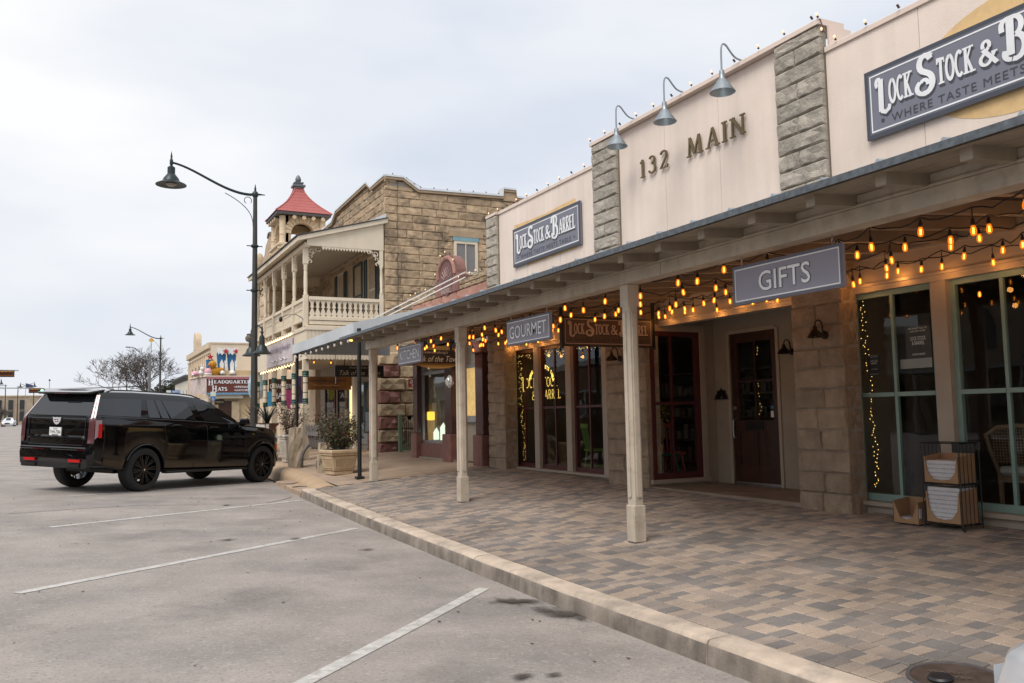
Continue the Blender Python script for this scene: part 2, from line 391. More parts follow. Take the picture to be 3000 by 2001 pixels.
m_asph = mat('asphalt', (.335,.296,.268), .85, var=.24, vs=1.1, bump=.8, bs=110, tint=(.165,.152,.148), tf=.7, ts=.5, spk=.5, spks=52, spkc=(.12,.108,.10), gl=.5)
m_conc = mat('kerb_concrete', (.54,.44,.35), .85, var=.25, vs=5, bump=.5, bs=70, tint=(.20,.175,.15), tf=.75, ts=2.3, spk=.35, spks=140, spkc=(.62,.5,.4))
m_kerbface = m_conc
m_walk = mat('tan_concrete', (.40,.295,.215), .8, var=.2, vs=2, bump=.3, bs=80, tint=(.26,.20,.155), tf=.6, ts=1.1, spk=.2, spks=160)
m_paint = mat('worn_white_paint', (.53,.51,.48), .8, var=.25, vs=9, bump=.3, bs=110, tint=(.31,.28,.26), tf=.9, ts=11, spk=.5, spks=75, spkc=(.3,.27,.25))
m_dirt = mat('dirt_ground', (.16,.14,.11), .9, var=.3, vs=.2)

ground = obj('ground', MB().grid(lambda u, v: (-2500+5000*u, -2500+5000*v, -.6), 4, 4), m_dirt); tag(ground, kind='structure')
xs = [-24, -20, -16, -12, -8.5, -6.5, -5, -4.5]+[-4+.4*i for i in range(20)]
ys = [-20, -10, -5]+[-3+1.0*i for i in range(30)]+[30, 36, 44, 55, 70, 90, 120, 160, 220, 300, 420]
mb = MB(); xs.append(None)
for y in ys:
    for x in xs:
        xx = kx(y)+.1 if x is None else min(x, kx(y)+.05); mb.v.append((xx, y, road_z(xx, y)))
W = len(xs)
for j in range(len(ys)-1):
    for i in range(W-1): a = j*W+i; mb.f.append((a, a+1, a+W+1, a+W))
road = obj('road', mb, m_asph); tag(road, kind='structure')

def road_strip(name, a, b, wd, m, n=14, dz=.004, taper=None):
    a = Vector((*a, 0)); b = Vector((*b, 0)); d = (b-a).normalized(); sd_ = Vector((-d.y, d.x, 0))*wd/2; mb = MB()
    for i in range(n+1):
        p = a.lerp(b, i/n)
        for q in (p+sd_, p-sd_): mb.v.append((q.x, q.y, road_z(q.x, q.y)+dz))
    for i in range(n): mb.f.append((2*i, 2*i+1, 2*i+3, 2*i+2))
    return obj(name, mb, m, road)
for a, b in (((1.0, 4.72), (3.24, 7.05)), ((-.42, 8.1), (3.38, 11.45)), ((-.30, 12.55), (3.62, 15.6)), ((-.15, 17.1), (3.1, 19.4)), ((-.1, 21.6), (3.6, 24.2)), ((-.1, 26.1), (3.6, 28.9))):
    road_strip('parking_line', a, b, .105, m_paint)
# yellow centre line far up the street and a crack or two
m_crack = mat('tar_crack', (.06,.055,.05), .8)
for pts in ([(-.9,14.3),(.1,14.9),(.9,15.2),(1.8,15.1)], [(2.9,15.2),(3.3,15.75),(3.55,16.2)], [(-1.5,21),(-.5,21.6)]):
    for a, b in zip(pts, pts[1:]): road_strip('crack', a, b, .018, m_crack, n=3, dz=.005)
# oil and water stains with their own shapes, plus painted flare streaks
m_oil = mat('oil_stain', (.105,.085,.068), .6, var=.35, vs=14, tint=(.24,.21,.19), tf=.8, ts=16)
m_oil2 = mat('faint_oil_stain', (.165,.155,.15), .75, var=.25, vs=6, tint=(.25,.235,.22), tf=.9, ts=9)
def stain(cx, cy, rx, ry, ang, m, seed, name='oil_stain', fn=road_z, par=None, dz=.0045):
    rr = random.Random(seed); n = 44; mb = MB(); ca, sa = math.cos(ang), math.sin(ang); mb.v.append((cx, cy, fn(cx, cy)+dz))
    ph = [rr.uniform(0, 6.28) for _ in range(5)]
    for k in range(n):
        t = 6.2832*k/n; q = 1+.25*math.sin(2*t+ph[0])+.18*math.sin(3*t+ph[1])+.12*math.sin(5*t+ph[2])+.09*math.sin(9*t+ph[3])+.06*math.sin(14*t+ph[4])
        x, y = rx*q*math.cos(t), ry*q*math.sin(t); X, Y = cx+x*ca-y*sa, cy+x*sa+y*ca; mb.v.append((X, Y, fn(X, Y)+dz))
    mb.f = [(0, 1+k, 1+(k+1) % n) for k in range(n)]
    return obj(name, mb, m, par or road)
def soft_stain_flare_mat(name, col, amt, ns):
    m = bpy.data.materials.new(name); m.use_nodes = True; n = m.node_tree; L = n.links.new; b = n.nodes['Principled BSDF']; b.inputs['Base Color'].default_value = (*col, 1); b.inputs['Roughness'].default_value = .75
    tc = n.nodes.new('ShaderNodeTexCoord'); ge = n.nodes.new('ShaderNodeNewGeometry'); nz = n.nodes.new('ShaderNodeTexNoise'); nz.inputs['Scale'].default_value = ns; nz.inputs['Detail'].default_value = 7; nz.inputs['Roughness'].default_value = .65; L(ge.outputs['Position'], nz.inputs['Vector'])
    sx = n.nodes.new('ShaderNodeSeparateXYZ'); L(tc.outputs['Generated'], sx.inputs[0])
    def mth(op, a, c):
        o = n.nodes.new('ShaderNodeMath'); o.operation = op
        for i, v in ((0, a), (1, c)):
            if isinstance(v, (int, float)): o.inputs[i].default_value = v
            else: L(v, o.inputs[i])
        return o.outputs[0]
    dx, dy = mth('SUBTRACT', sx.outputs[0], .5), mth('SUBTRACT', sx.outputs[1], .5); d = mth('SQRT', mth('ADD', mth('MULTIPLY', dx, dx), mth('MULTIPLY', dy, dy)), 0)
    f = mth('SUBTRACT', 1., mth('MULTIPLY', d, 2.1)); f = mth('ADD', f, mth('MULTIPLY', mth('SUBTRACT', nz.outputs[0], .5), 2.2))
    r = n.nodes.new('ShaderNodeMapRange'); r.inputs[1].default_value = .25; r.inputs[2].default_value = .9; r.inputs[3].default_value = 0; r.inputs[4].default_value = amt; L(f, r.inputs[0])
    e = n.nodes.new('ShaderNodeMapRange'); e.inputs[1].default_value = .49; e.inputs[2].default_value = .36; e.inputs[3].default_value = 0; e.inputs[4].default_value = 1; L(d, e.inputs[0])
    al = mth('MULTIPLY', r.outputs[0], e.outputs[0]); tr = n.nodes.new('ShaderNodeBsdfTransparent'); mx = n.nodes.new('ShaderNodeMixShader'); L(al, mx.inputs[0]); L(tr.outputs[0], mx.inputs[1]); L(b.outputs[0], mx.inputs[2]); L(mx.outputs[0], n.nodes['Material Output'].inputs[0]); return m
m_soft = soft_stain_flare_mat('soft_grime', (.095,.085,.08), .16, 3.0); m_softd = soft_stain_flare_mat('soft_drip', (.06,.048,.04), .95, 9.); m_pale = soft_stain_flare_mat('pale_flare_streak', (.46,.42,.39), .18, 1.6)
def patch_on(cx, cy, rx, ry, ang, m, dz=.005, fn=road_z, par=None, name='grime_flare_patch'):
    ca, sa = math.cos(ang), math.sin(ang); mb = MB(); K = 8
    def f(u, v):
        x, y = (2*u-1)*rx, (2*v-1)*ry; X, Y = cx+x*ca-y*sa, cy+x*sa+y*ca; return (X, Y, fn(X, Y)+dz)
    o = obj(name, mb.grid(lambda u, v: ((2*u-1)*rx, (2*v-1)*ry, 0), K, K), m, None, fix=False)
    for vv in o.data.vertices: X, Y = cx+vv.co.x*ca-vv.co.y*sa, cy+vv.co.x*sa+vv.co.y*ca; vv.co.z = fn(X, Y)+dz-fn(cx, cy)
    o.location = (cx, cy, fn(cx, cy)); o.rotation_euler = (0, 0, ang); setpar(o, par or road); return o
for i, (x, y, a, b, t) in enumerate(((1.15,7.2,1.3,.75,.75),(2.4,8.5,.9,.5,.75),(2.25,12.6,1.0,.55,.7),(2.6,16.2,.9,.5,.7),(.5,11.4,1.4,.7,.7),(1.2,10.2,.9,.5,.7),(-1.2,6.5,1.5,1.0,.3),(1.9,4.6,.8,.5,.8))): patch_on(x, y, a, b, t, m_soft, .005+.0006*i)
patch_on(3.22, 6.42, .34, .22, -.5, m_softd, .012); patch_on(3.36, 5.9, .22, .42, .25, m_softd, .013); patch_on(2.28, 4.48, .12, .07, .3, m_softd, .012); patch_on(2.46, 4.44, .08, .05, .1, m_softd, .013)
for x, y in ((1.6,10.75),(2.35,10.6),(2.9,9.5),(2.2,14.9)): patch_on(x, y, .16, .10, .5, m_softd, .012)
patch_on(.28, 11.5, .55, 2.6, .05, m_pale, .014); patch_on(.2, 6.2, .5, 2.4, -.05, m_pale, .015); patch_on(2.9, 10.5, .35, 3.2, -.03, m_pale, .016)  # long pale streaks: lens flare painted onto the asphalt as colour
# leaf litter and gravel specks lying on the asphalt
mb = MB(); rr = random.Random(4)
for i in range(130):
    x = rr.uniform(-1.5, 3.3); y = rr.uniform(3.6, 17); s = rr.uniform(.006, .016)*(1.5 if rr.random() < .12 else 1); z = road_z(x, y); a = rr.uniform(0, 6)
    c, d = math.cos(a)*s, math.sin(a)*s; mb.add([(x-c,y-d,z+.004),(x+d,y-c,z+.006+s*.4),(x+c,y+d,z+.004),(x-d,y+c,z+.005)], [(0,1,2,3)])
tag(obj('leaf_litter', mb, mat('dry_leaf', (.10,.065,.045), .8, rnd=.6)), 'small dry leaf bits and grit scattered over the asphalt', 'leaf litter', kind='stuff')

# ---- kerb: swept blocks with open joints
def kerb_block(y0, y1, par, lower=0, m=m_conc):
    prof = [(-.004, -.2), (-.002, .02), (.004, .09), (.010, .125), (.024, .146), (.055, .153), (.20, .156), (.20, -.2)]
    n = max(2, int((y1-y0)/.25)); mb = MB(); k = len(prof)
    for i in range(n+1):
        y = y0+(y1-y0)*i/n
        for j, (dx, dz) in enumerate(prof):
            jx = 0 if j in (0, 6, 7) else random.uniform(-.004, .004); jz = 0 if j in (0, 7) else random.uniform(-.003, .003)
            mb.v.append((kx(y)+dx+jx, y, g_(y)+dz+jz-lower))
    for i in range(n):
        for j in range(k-1): a = i*k+j; mb.f.append((a, a+1, a+k+1, a+k))
    mb.f.append(tuple(range(k))); mb.f.append(tuple(n*k+j for j in range(k))[::-1])
    o = obj('kerb_block', mb, m, par, smooth=True); o.data.materials.append(m_grime)
    for i in range(n):
        for j in range(3): o.data.polygons[i*(k-1)+j].material_index = 1
    return o
m_grime = mat('grimy_kerb_face', (.29,.245,.205), .9, var=.35, vs=4, bump=.5, bs=60, tint=(.10,.088,.075), tf=.8, ts=2.6, streak=.35)
kerb = thing('kerb', 'pale concrete kerb', 'kerb', (3.5, 0, 0)); del kerb['label'], kerb['category']; tag(kerb, kind='structure')
jy = [-6, -2.7, .8, 4.29, 7.82, 11.3, 14.2, 16.15]
for a, b in zip(jy, jy[1:]): kerb_block(a+.006, b-.006, kerb)
m_kerb2 = mat('tan_kerb', (.47,.33,.21), .8, var=.2, vs=3, bump=.3, bs=60, tint=(.28,.21,.15), tf=.5, ts=3)
# broken lower slab in front of the tan kerb, then the rounded tan kerb further on
mb = MB(); yy = [16.16+.22*i for i in range(14)]
for i, y in enumerate(yy):
    x0 = kx(y)+random.uniform(-.03, .03); z = g_(y)
    mb.v += [(x0, y, z-.1), (x0+.01, y, z+.07), (x0+.05, y, z+.085), (kx(y)+.46, y, z+.1), (kx(y)+.46, y, z-.1)]
for i in range(len(yy)-1):
    for j in range(4): a = i*5+j; mb.f.append((a, a+1, a+6, a+5))
mb.f += [(0,1,2,3,4), tuple(len(yy)*5-5+j for j in range(5))[::-1]]
obj('broken_kerb_slab', mb, m_walk, kerb)
for pts in ([(3.78,17.2),(3.95,17.3),(4.1,17.15),(4.22,17.35)], [(3.75,18.1),(3.95,18.0),(4.15,18.25)]):
    mb = MB().tube([(x, y, g_(y)+.098) for x, y in pts], .008, 5); obj('crack', mb, m_crack, kerb)
def kerb2(y0, y1):
    prof = [(.30, -.1), (.31, .09), (.335, .16), (.40, .215), (.50, .235), (.62, .245), (.62, -.1)]
    n = max(3, int((y1-y0)/.4)); mb = MB(); k = len(prof)
    for i in range(n+1):
        y = y0+(y1-y0)*i/n
        for dx, dz in prof:
            t = min(1, max(0, (y-16.1)/2.2)); dd = (1-t)*.0
            mb.v.append((kx(y)+dx+dd, y, g_(y)+dz*(.72+.28*t)))
    for i in range(n):
        for j in range(k-1): a = i*k+j; mb.f.append((a, a+1, a+k+1, a+k))
    mb.f.append(tuple(range(k))); mb.f.append(tuple(n*k+j for j in range(k))[::-1])
    obj('kerb_block', mb, m_kerb2, kerb, smooth=True)
for a, b in ((16.17, 18.6), (18.615, 22), (22.015, 28), (28.015, 40)): kerb2(a, b)

# ---- tan concrete walk beyond the pavers, recessed entry floor, bedding under the pavers
def walk_sheet(name, x0, x1, y0, y1, m, dz=0, nx=8, ny=10, fx0=None):
    def f(u, v):
        y = y0+(y1-y0)*v; a = fx0(y) if fx0 else x0; x = a+(x1-a)*u; return (x, y, S_(x, y)+dz)
    return f
mb = MB().grid(walk_sheet('', 0, 9.2, 15.86, 46, m_walk, -.035, fx0=lambda y: kx(y)+.6), 8, 30)
walk = obj('pavement', mb, m_walk); tag(walk, kind='structure')
# raise the far walk slightly so that its slabs (with tooled joints) sit on it
SLABS = []
yb = [15.87, 17.4, 18.95, 20.5, 22.05, 23.6, 25.2, 27.0, 29.0, 31.5, 34.5, 38, 42, 46]
for a, b in zip(yb, yb[1:]):
    xb = [None, 4.9, 6.2, 7.5, 9.0]
    for c, d in zip(xb, xb[1:]):
        def f(u, v, a=a, b=b, c=c, d=d):
            y = a+.006+(b-a-.012)*v; x0 = kx(y)+.63 if c is None else c+.006; x = x0+(d-.006-x0)*u; return (x, y, S_(x, y)-.004)
        obj('slab', MB().grid(f, 2, 2), m_walk, walk)
bed = obj('paver_bedding', MB().grid(walk_sheet('', 0, 7.95, -6, 15.85, None, -.012, fx0=lambda y: kx(y)+.2), 8, 20), mat('joint_sand', (.40,.33,.27), .9, var=.25, vs=20), walk)

m_pav = bpy.data.materials.new('concrete_paver'); m_pav.use_nodes = True; MATS['concrete_paver'] = m_pav
n = m_pav.node_tree; b = n.nodes['Principled BSDF']; b.inputs['Roughness'].default_value = .72
ge = n.nodes.new('ShaderNodeNewGeometry'); oi = n.nodes.new('ShaderNodeObjectInfo'); ad = n.nodes.new('ShaderNodeMath'); n.links.new(oi.outputs['Random'], ad.inputs[0]); n.links.new(ge.outputs['Random Per Island'], ad.inputs[1])
wnn = n.nodes.new('ShaderNodeTexWhiteNoise'); wnn.noise_dimensions = '1D'; n.links.new(ad.outputs[0], wnn.inputs['W'])
cr_ = n.nodes.new('ShaderNodeValToRGB'); cr_.color_ramp.interpolation = 'LINEAR'; el = cr_.color_ramp.elements
el[0].position = 0; el[0].color = (.175,.16,.152,1); el[1].position = 1; el[1].color = (.385,.30,.235,1)
for p, c in ((.20,(.192,.172,.16,1)),(.42,(.25,.21,.182,1)),(.58,(.288,.235,.198,1)),(.8,(.335,.268,.215,1))):
    e = el.new(p); e.color = c
n.links.new(wnn.outputs[0], cr_.inputs[0])
nz = n.nodes.new('ShaderNodeTexNoise'); nz.inputs['Scale'].default_value = 1.3; nz.inputs['Detail'].default_value = 6; n.links.new(ge.outputs['Position'], nz.inputs['Vector'])
r1 = n.nodes.new('ShaderNodeMapRange'); r1.inputs[1].default_value = .3; r1.inputs[2].default_value = .7; r1.inputs[3].default_value = .72; r1.inputs[4].default_value = 1.22; n.links.new(nz.outputs[0], r1.inputs[0])
ml = n.nodes.new('ShaderNodeMix'); ml.data_type = 'RGBA'; ml.blend_type = 'MULTIPLY'; ml.inputs[0].default_value = 1; n.links.new(cr_.outputs[0], ml.inputs[6]); n.links.new(r1.outputs[0], ml.inputs[7])
n2 = n.nodes.new('ShaderNodeTexNoise'); n2.inputs['Scale'].default_value = 170; n2.inputs['Detail'].default_value = 3; n.links.new(ge.outputs['Position'], n2.inputs['Vector'])
r2 = n.nodes.new('ShaderNodeMapRange'); r2.inputs[1].default_value = .3; r2.inputs[2].default_value = .7; r2.inputs[3].default_value = .68; r2.inputs[4].default_value = 1.3; n.links.new(n2.outputs[0], r2.inputs[0])
m2 = n.nodes.new('ShaderNodeMix'); m2.data_type = 'RGBA'; m2.blend_type = 'MULTIPLY'; m2.inputs[0].default_value = 1; n.links.new(ml.outputs[2], m2.inputs[6]); n.links.new(r2.outputs[0], m2.inputs[7]); n.links.new(m2.outputs[2], b.inputs['Base Color'])
bp_ = n.nodes.new('ShaderNodeBump'); bp_.inputs['Strength'].default_value = .5; bp_.inputs['Distance'].default_value = .003; n.links.new(n2.outputs[0], bp_.inputs['Height']); n.links.new(bp_.outputs[0], b.inputs['Normal'])

def paver_geo(L=.158, Wd=.1055, g=.0028, c=.0045):
    x, y = L/2-g, Wd/2-g
    v = [(-x,-y,-.03),(x,-y,-.03),(x,y,-.03),(-x,y,-.03),(-x,-y,-c),(x,-y,-c),(x,y,-c),(-x,y,-c),(-x+c,-y+c,0),(x-c,-y+c,0),(x-c,y-c,0),(-x+c,y-c,0)]
    f = [(0,1,5,4),(1,2,6,5),(2,3,7,6),(3,0,4,7),(4,5,9,8),(5,6,10,9),(6,7,11,10),(7,4,8,11),(8,9,10,11)]
    return v, f
pv, pf = paver_geo(); pme = bpy.data.meshes.new('paver'); pme.from_pydata(pv, [], pf); pme.materials.append(m_pav)
MH = (4.0, 3.02, .235)
def in_frame(p, mg=.0):
    d = Vector(p)-CAM; z = d.dot(cf)
    if z < .1: return False
    x, y = d.dot(cr)/z*30.15/18, d.dot(cu)/z*30.15/18
    return abs(x) < 1+mg and abs(y) < .667+mg
spots = []
for i in range(26):
    x = 3.66+.158*(i+.5)
    off = .0528 if i % 2 else 0
    for j in range(140):
        y = 1.2+.1055*j+off+(.015 if i % 3 == 0 else 0)
        if y > 15.8 or x+.06 < kx(y)+.2: continue
        if math.hypot(x-MH[0], y-MH[1]) < .20: continue
        if x > 7.42 and 6.6 < y < 7.45: continue
        if x > 7.5 and 7.45 < y < 10.4: continue
        spots.append((x, y))
tilt = -math.atan(.065); rr = random.Random(11)
spots.sort(key=lambda p: ((Vector((p[0], p[1], .3))-CAM).length+(0 if in_frame((p[0], p[1], S_(*p)), .03) else 100)))
big = MB()
for k, (x, y) in enumerate(spots):
    z = S_(x, y)+rr.uniform(-.0015, .0025); jr = rr.uniform(-.008, .008)
    if math.hypot(x-MH[0], y-MH[1]) < .38:
        q = []
        for p in pv:
            d = Vector((x+p[0]-MH[0], y+p[1]-MH[1])); l_ = d.length
            if l_ < .228: d *= .228/l_
            q.append((MH[0]+d.x, MH[1]+d.y, z+p[2]+(MH[0]+d.x-x)*.065))
        big.add(q, pf)
    elif k < 300 and x-.079 > kx(y)+.2:
        inst('paver', pme, walk, (x, y, z), (rr.uniform(-.006, .006), tilt+rr.uniform(-.006, .006), jr))
    else:
        big.add([(max(x+p[0], kx(y)+.204), y+p[1], z+p[2]+(max(x+p[0], kx(y)+.204)-x)*.065) for p in pv], pf)
# last odd fillers along the kerb
tag(obj('pavers', big, m_pav, walk, fix=False), kind='stuff')
entry = obj('entry_floor', MB().box(7.46, 8.76, 7.40, 10.4, .2, .15+g_(9)+.065*(7.46-3.5)+.03), mat('entry_concrete', (.27,.205,.16), .6, var=.3, vs=3, bump=.2, bs=50), walk)

# ---- water-meter cover set in the pavers
mx_, my_, mr_ = MH
mc = thing('meter_cover', 'round rusty water meter cover set in the pavers', 'manhole cover', (mx_, my_, S_(mx_, my_)))
m_iron = mat('rusty_iron', (.115,.085,.07), .6, .6, var=.3, vs=20, bump=.4, bs=120, tint=(.18,.15,.13), tf=.5, ts=8)
def disc(r0, r1, dz, n=40):
    mb = MB()
    for k in range(n):
        t = 6.2832*k/n
        for r in (r0, r1): x, y = mx_+r*math.cos(t), my_+r*math.sin(t); mb.v.append((x, y, S_(x, y)+dz))
    mb.f = [(2*k, 2*k+1, (2*k+3) % (2*n), (2*k+2) % (2*n)) for k in range(n)]; return mb
obj('collar', disc(.20, .34, -.009), mat('gravelly_fill', (.22,.18,.145), .9, var=.4, vs=40), mc, fix=False)
obj('rim', MB().lathe([(.20,-.03),(.20,.004),(.218,.006),(.222,-.03)], (mx_, my_, S_(mx_, my_)), 40), mat('worn_steel', (.22,.22,.23), .45, .7, var=.2, vs=30), mc, smooth=True).rotation_euler = (0, 0, 0)
obj('lid', disc(.001, .205, -.004), m_iron, mc, fix=False)
obj('plug', MB().lathe([(.05,-.01),(.062,.012),(.055,.022),(.02,.024)], (mx_-.09, my_+.0, S_(mx_-.09, my_)), 20), mat('black_rubber', (.015,.016,.02), .45), mc, smooth=True)
for nm in ('rim', 'plug'):
    for o in mc.children:
        if o.name.startswith(nm):
            for vv in o.data.vertices: vv.co.z += .065*(vv.co.x-(mx_ if nm == 'rim' else mx_-.09))-.004
O = Vector((mx_-.05, my_+.13, S_(mx_, my_)+.004)); U = Vector((.64,-.76,0)); V = Vector((.76,.64,0))
text('lettering', 'WATER', O+U*.02+V*(-.02), U, V, .17, .035, mat('worn_cast', (.20,.15,.125), .6, .5), mc)
text('lettering', 'METER', O+U*.06+V*(-.10), U, V, .17, .035, MATS['worn_cast'], mc)
# ================================================================== the corner store (pink parapet, stone piers)
m_pink = mat('pale_pink_stucco', (.79,.67,.59), .85, var=.08, vs=1.2, bump=.3, bs=50, streak=.07, tint=(.68,.55,.47), tf=.3, ts=1.1)
m_cap = mat('pink_metal_cap', (.72,.59,.51), .5, var=.05)
m_pil = mat('grey_rock_face', (.43,.385,.325), .9, var=.3, vs=7, bump=1., bs=22, rnd=.16)
m_pier = mat('tan_rock_face', (.36,.275,.195), .9, var=.28, vs=5, bump=1., bs=24, rnd=.14, tint=(.25,.175,.12), tf=.5, ts=3)
m_mort = mat('mortar', (.33,.29,.24), .9, var=.2, vs=15)
m_taupe = mat('taupe_paint', (.40,.34,.275), .6, var=.08, vs=3, bump=.1, bs=60)
m_plast = mat('taupe_plaster', (.33,.285,.225), .85, var=.12, vs=2.5, bump=.35, bs=60)
m_teal = mat('teal_paint', (.24,.36,.325), .5, var=.08, vs=6, bump=.08, bs=60)
m_maroon = mat('maroon_paint', (.085,.022,.022), .45, var=.15, vs=6)
m_glass = glass('shop_glass', refl=.035)
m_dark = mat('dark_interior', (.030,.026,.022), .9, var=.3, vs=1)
m_dwood = mat('dark_door_wood', (.058,.024,.014), .4, var=.3, vs=8, streak=.35, bump=.1, bs=40)
m_black = mat('black_iron', (.012,.012,.013), .5, .3)
m_steel = mat('brushed_steel', (.5,.5,.5), .35, .9)

store = thing('shop_building', 'single storey shop with pale pink parapet and rough stone pilasters above the porch', 'building', (7.6, 7, .4))
# body
box('back_wall', 7.63, 7.9, -3, 16.0, 3.3, 5.6, mat('block_wall', (.42,.38,.33), .9), store)
box('roof', 7.9, 22, -3, 16.0, 3.45, 3.7, mat('flat_roof', (.3,.3,.3), .9), store)
box('end_wall', 7.9, 22, 15.8, 15.98, .3, 5.3, MATS['block_wall'], store)
def panels(ys, z1):
    for a, b in zip(ys, ys[1:]):
        box('parapet_panel', 7.60, 7.628, b+.0035, a-.0035, 3.36, z1, m_pink, store)
panels([15.53, 14.33, 13.07, 11.84], 5.63); panels([11.13, 9.95, 8.76, 7.63], 5.96); panels([6.89, 5.67, 4.42, 3.2, 1.9, .5, -1], 5.63)
for y0, y1, z in ((11.85, 15.52, 5.63), (-1, 6.88, 5.63)):
    obj('parapet_cap', MB().prism([(0,0),(0,.055),(.02,.07),(.36,.075),(.36,0)], (7.575, y0, z), (1,0,0), (0,0,1), (0, y1-y0, 0)), m_cap, store)
obj('parapet_cap', MB().prism([(0,0),(0,.055),(.02,.07),(.42,.075),(.42,0)], (7.50, 6.885, 5.965), (1,0,0), (0,0,1), (0, 11.86-6.885, 0)), m_cap, store)
obj('parapet_cap', MB().prism([(0,0),(0,.05),(.02,.06),(.40,.065),(.40,0)], (7.52, 15.53, 5.635), (1,0,0), (0,0,1), (0, .48, 0)), m_cap, store)
box('parapet_return', 7.64, 8.0, 6.86, 6.885, 5.6, 5.96, m_cap, store)
for y0, y1, z1 in ((6.89, 7.63, 5.96), (11.13, 11.84, 5.96), (15.53, 16.0, 5.63)):
    p = box('pilaster', 7.545, 7.63, y0+.012, y1-.012, 3.36, z1-.004, mat('grey_mortar', (.27,.25,.21), .9), store)
    z = 3.36; k = 0
    while z < z1-.02:
        h = min(.205, z1-z)
        if k % 2 == 0: stone(p, m_pil, 'x', (7.555, y1, z), y1-y0, h, .055, .01)
        else:
            c = (y1-y0)*random.uniform(.42, .58); stone(p, m_pil, 'x', (7.555, y1, z), c, h, .055, .01); stone(p, m_pil, 'x', (7.555, y1-c, z), y1-y0-c, h, .055, .01)
        z += .205; k += 1
# ghost of an older sign: bare yellow paint left on the stucco
m_ghost = mat('bare_yellow_paint', (.72,.49,.235), .8, var=.1, vs=6, tint=(.45,.32,.2), tf=.4, ts=5)
mb = MB(); n = 48; cy, cz = 4.62, 4.80
for k in range(n): t = 6.2832*k/n; mb.v.append((7.597, cy+1.08*math.cos(t), cz+.585*math.sin(t)))
mb.f = [tuple(range(n))]; obj('paint_ghost', mb, m_ghost, store)
obj('paint_ghost', MB().add([(7.597,14.84,5.15),(7.597,12.50,5.15),(7.597,12.50,5.262),(7.597,13.0,5.255),(7.597,13.6,5.225),(7.597,14.3,5.245),(7.597,14.84,5.262)], [(0,1,2,3,4,5,6)]), m_ghost, store)
box('paint_ghost', 7.596, 7.599, 12.5, 14.3, 4.38, 4.42, m_ghost, store)

# frieze board under the porch roof, window groups, sill boards
box('header', 7.64, 7.78, 6.70, 15.5, 2.80, 3.36, m_taupe, store); box('header', 7.64, 7.78, -2, 6.70, 2.80, 3.36, m_taupe, store)
for z in (2.86, 3.15): box('moulding', 7.615, 7.64, -2, 15.5, z, z+.03, m_taupe, store)
def sash(name, y0, y1, z0, z1, zm, m, fr, mun, rail, bot, par=store, X=7.72, ym=None):
    """two-over-two sash window in a wall facing -X; y0<y1"""
    wdw = obj(name, MB().box(X, X+.05, y0, y0+fr, z0, z1).box(X, X+.05, y1-fr, y1, z0, z1).box(X, X+.05, y0+fr, y1-fr, z1-fr, z1).box(X-.006, X+.05, y0+fr, y1-fr, z0, z0+bot), m, par)
    ym = ym or (y0+y1)/2
    obj('muntin', MB().box(X+.004, X+.04, ym-mun/2, ym+mun/2, z0+bot, z1-fr), m, wdw)
    obj('meeting_rail', MB().box(X-.004, X+.045, y0+fr, ym-mun/2, zm-rail/2, zm+rail/2).box(X-.004, X+.045, ym+mun/2, y1-fr, zm-rail/2, zm+rail/2), m, wdw)
    for a, b in ((y0+fr, ym-mun/2), (ym+mun/2, y1-fr)):
        for c, d in ((z0+bot, zm-rail/2), (zm+rail/2, z1-fr)):
            obj('pane', MB().add([(X+.022,a,c),(X+.022,b,c),(X+.022,b,d),(X+.022,a,d)], [(3,2,1,0)]), m_glass, wdw, fix=False)
    return wdw
for y0, y1 in ((5.765, 6.825), (4.535, 5.595), (3.305, 4.365)):
    sash('window', y0, y1, .55, 2.80, 1.685, m_teal, .055, .035, .045, .075)
for y0, y1 in ((14.28, 15.29), (13.10, 14.10), (11.92, 12.92)):
    sash('window', y0, y1, .545, 2.80, 1.665, m_maroon, .055, .03, .04, .075)
for y0, y1 in ((6.825, 6.99), (5.595, 5.765), (4.365, 4.535), (3.13, 3.305), (15.29, 15.47), (14.10, 14.28), (12.92, 13.10), (11.3, 11.92)):
    box('window_post', 7.655, 7.78, y0, y1, .40, 2.80, m_taupe, store)
box('sill', 7.60, 7.80, 2.0, 6.99, .505, .548, m_taupe, store); box('kick_board', 7.66, 7.80, 2.0, 6.99, .30, .505, m_taupe, store)
box('sill', 7.61, 7.80, 11.3, 15.47, .505, .543, m_taupe, store); box('kick_board', 7.66, 7.80, 11.3, 15.47, .36, .505, m_taupe, store)
box('corner_wall', 7.66, 7.9, 15.47, 15.98, .3, 3.36, m_mort, store); box('corner_wall', 7.66, 7.9, -2, 2.0, .3, 2.8, m_taupe, store)

# stone piers of rock-faced blocks
def pier(y0, y1, x0, x1, z0, z1, ch, m=m_pier, double=True):
    p = box('pier', x0+.045, x1, y0+.012, y1-.012, z0, z1, m_mort, store)
    z = z0; k = 0
    while z < z1-.03:
        h = ch*random.uniform(.92, 1.08)
        if z1-(z+h) < ch*.5: h = z1-z
        if double and k % 4 != 2:
            c = (y1-y0)*random.uniform(.4, .6); stone(p, m, 'x', (x0+.055, y1, z), c, h, .05, .008); stone(p, m, 'x', (x0+.055, y1-c, z), y1-y0-c, h, .05, .008)
        else: stone(p, m, 'x', (x0+.055, y1, z), y1-y0, h, .05, .008)
        stone(p, m, 'y', (x0+.03, y0+.035, z), x1-x0-.03, h, .035, .008)
        z += h; k += 1
    return p
pier(6.68, 7.42, 7.38, 7.66, .38, 3.17, .235); pier(10.35, 11.42, 7.38, 7.66, .42, 3.17, .24)
pier(14.98, 15.43, 7.36, 7.66, .46, 3.17, .26, double=False); pier(15.45, 15.95, 7.46, 7.66, .46, 3.17, .22, double=False)

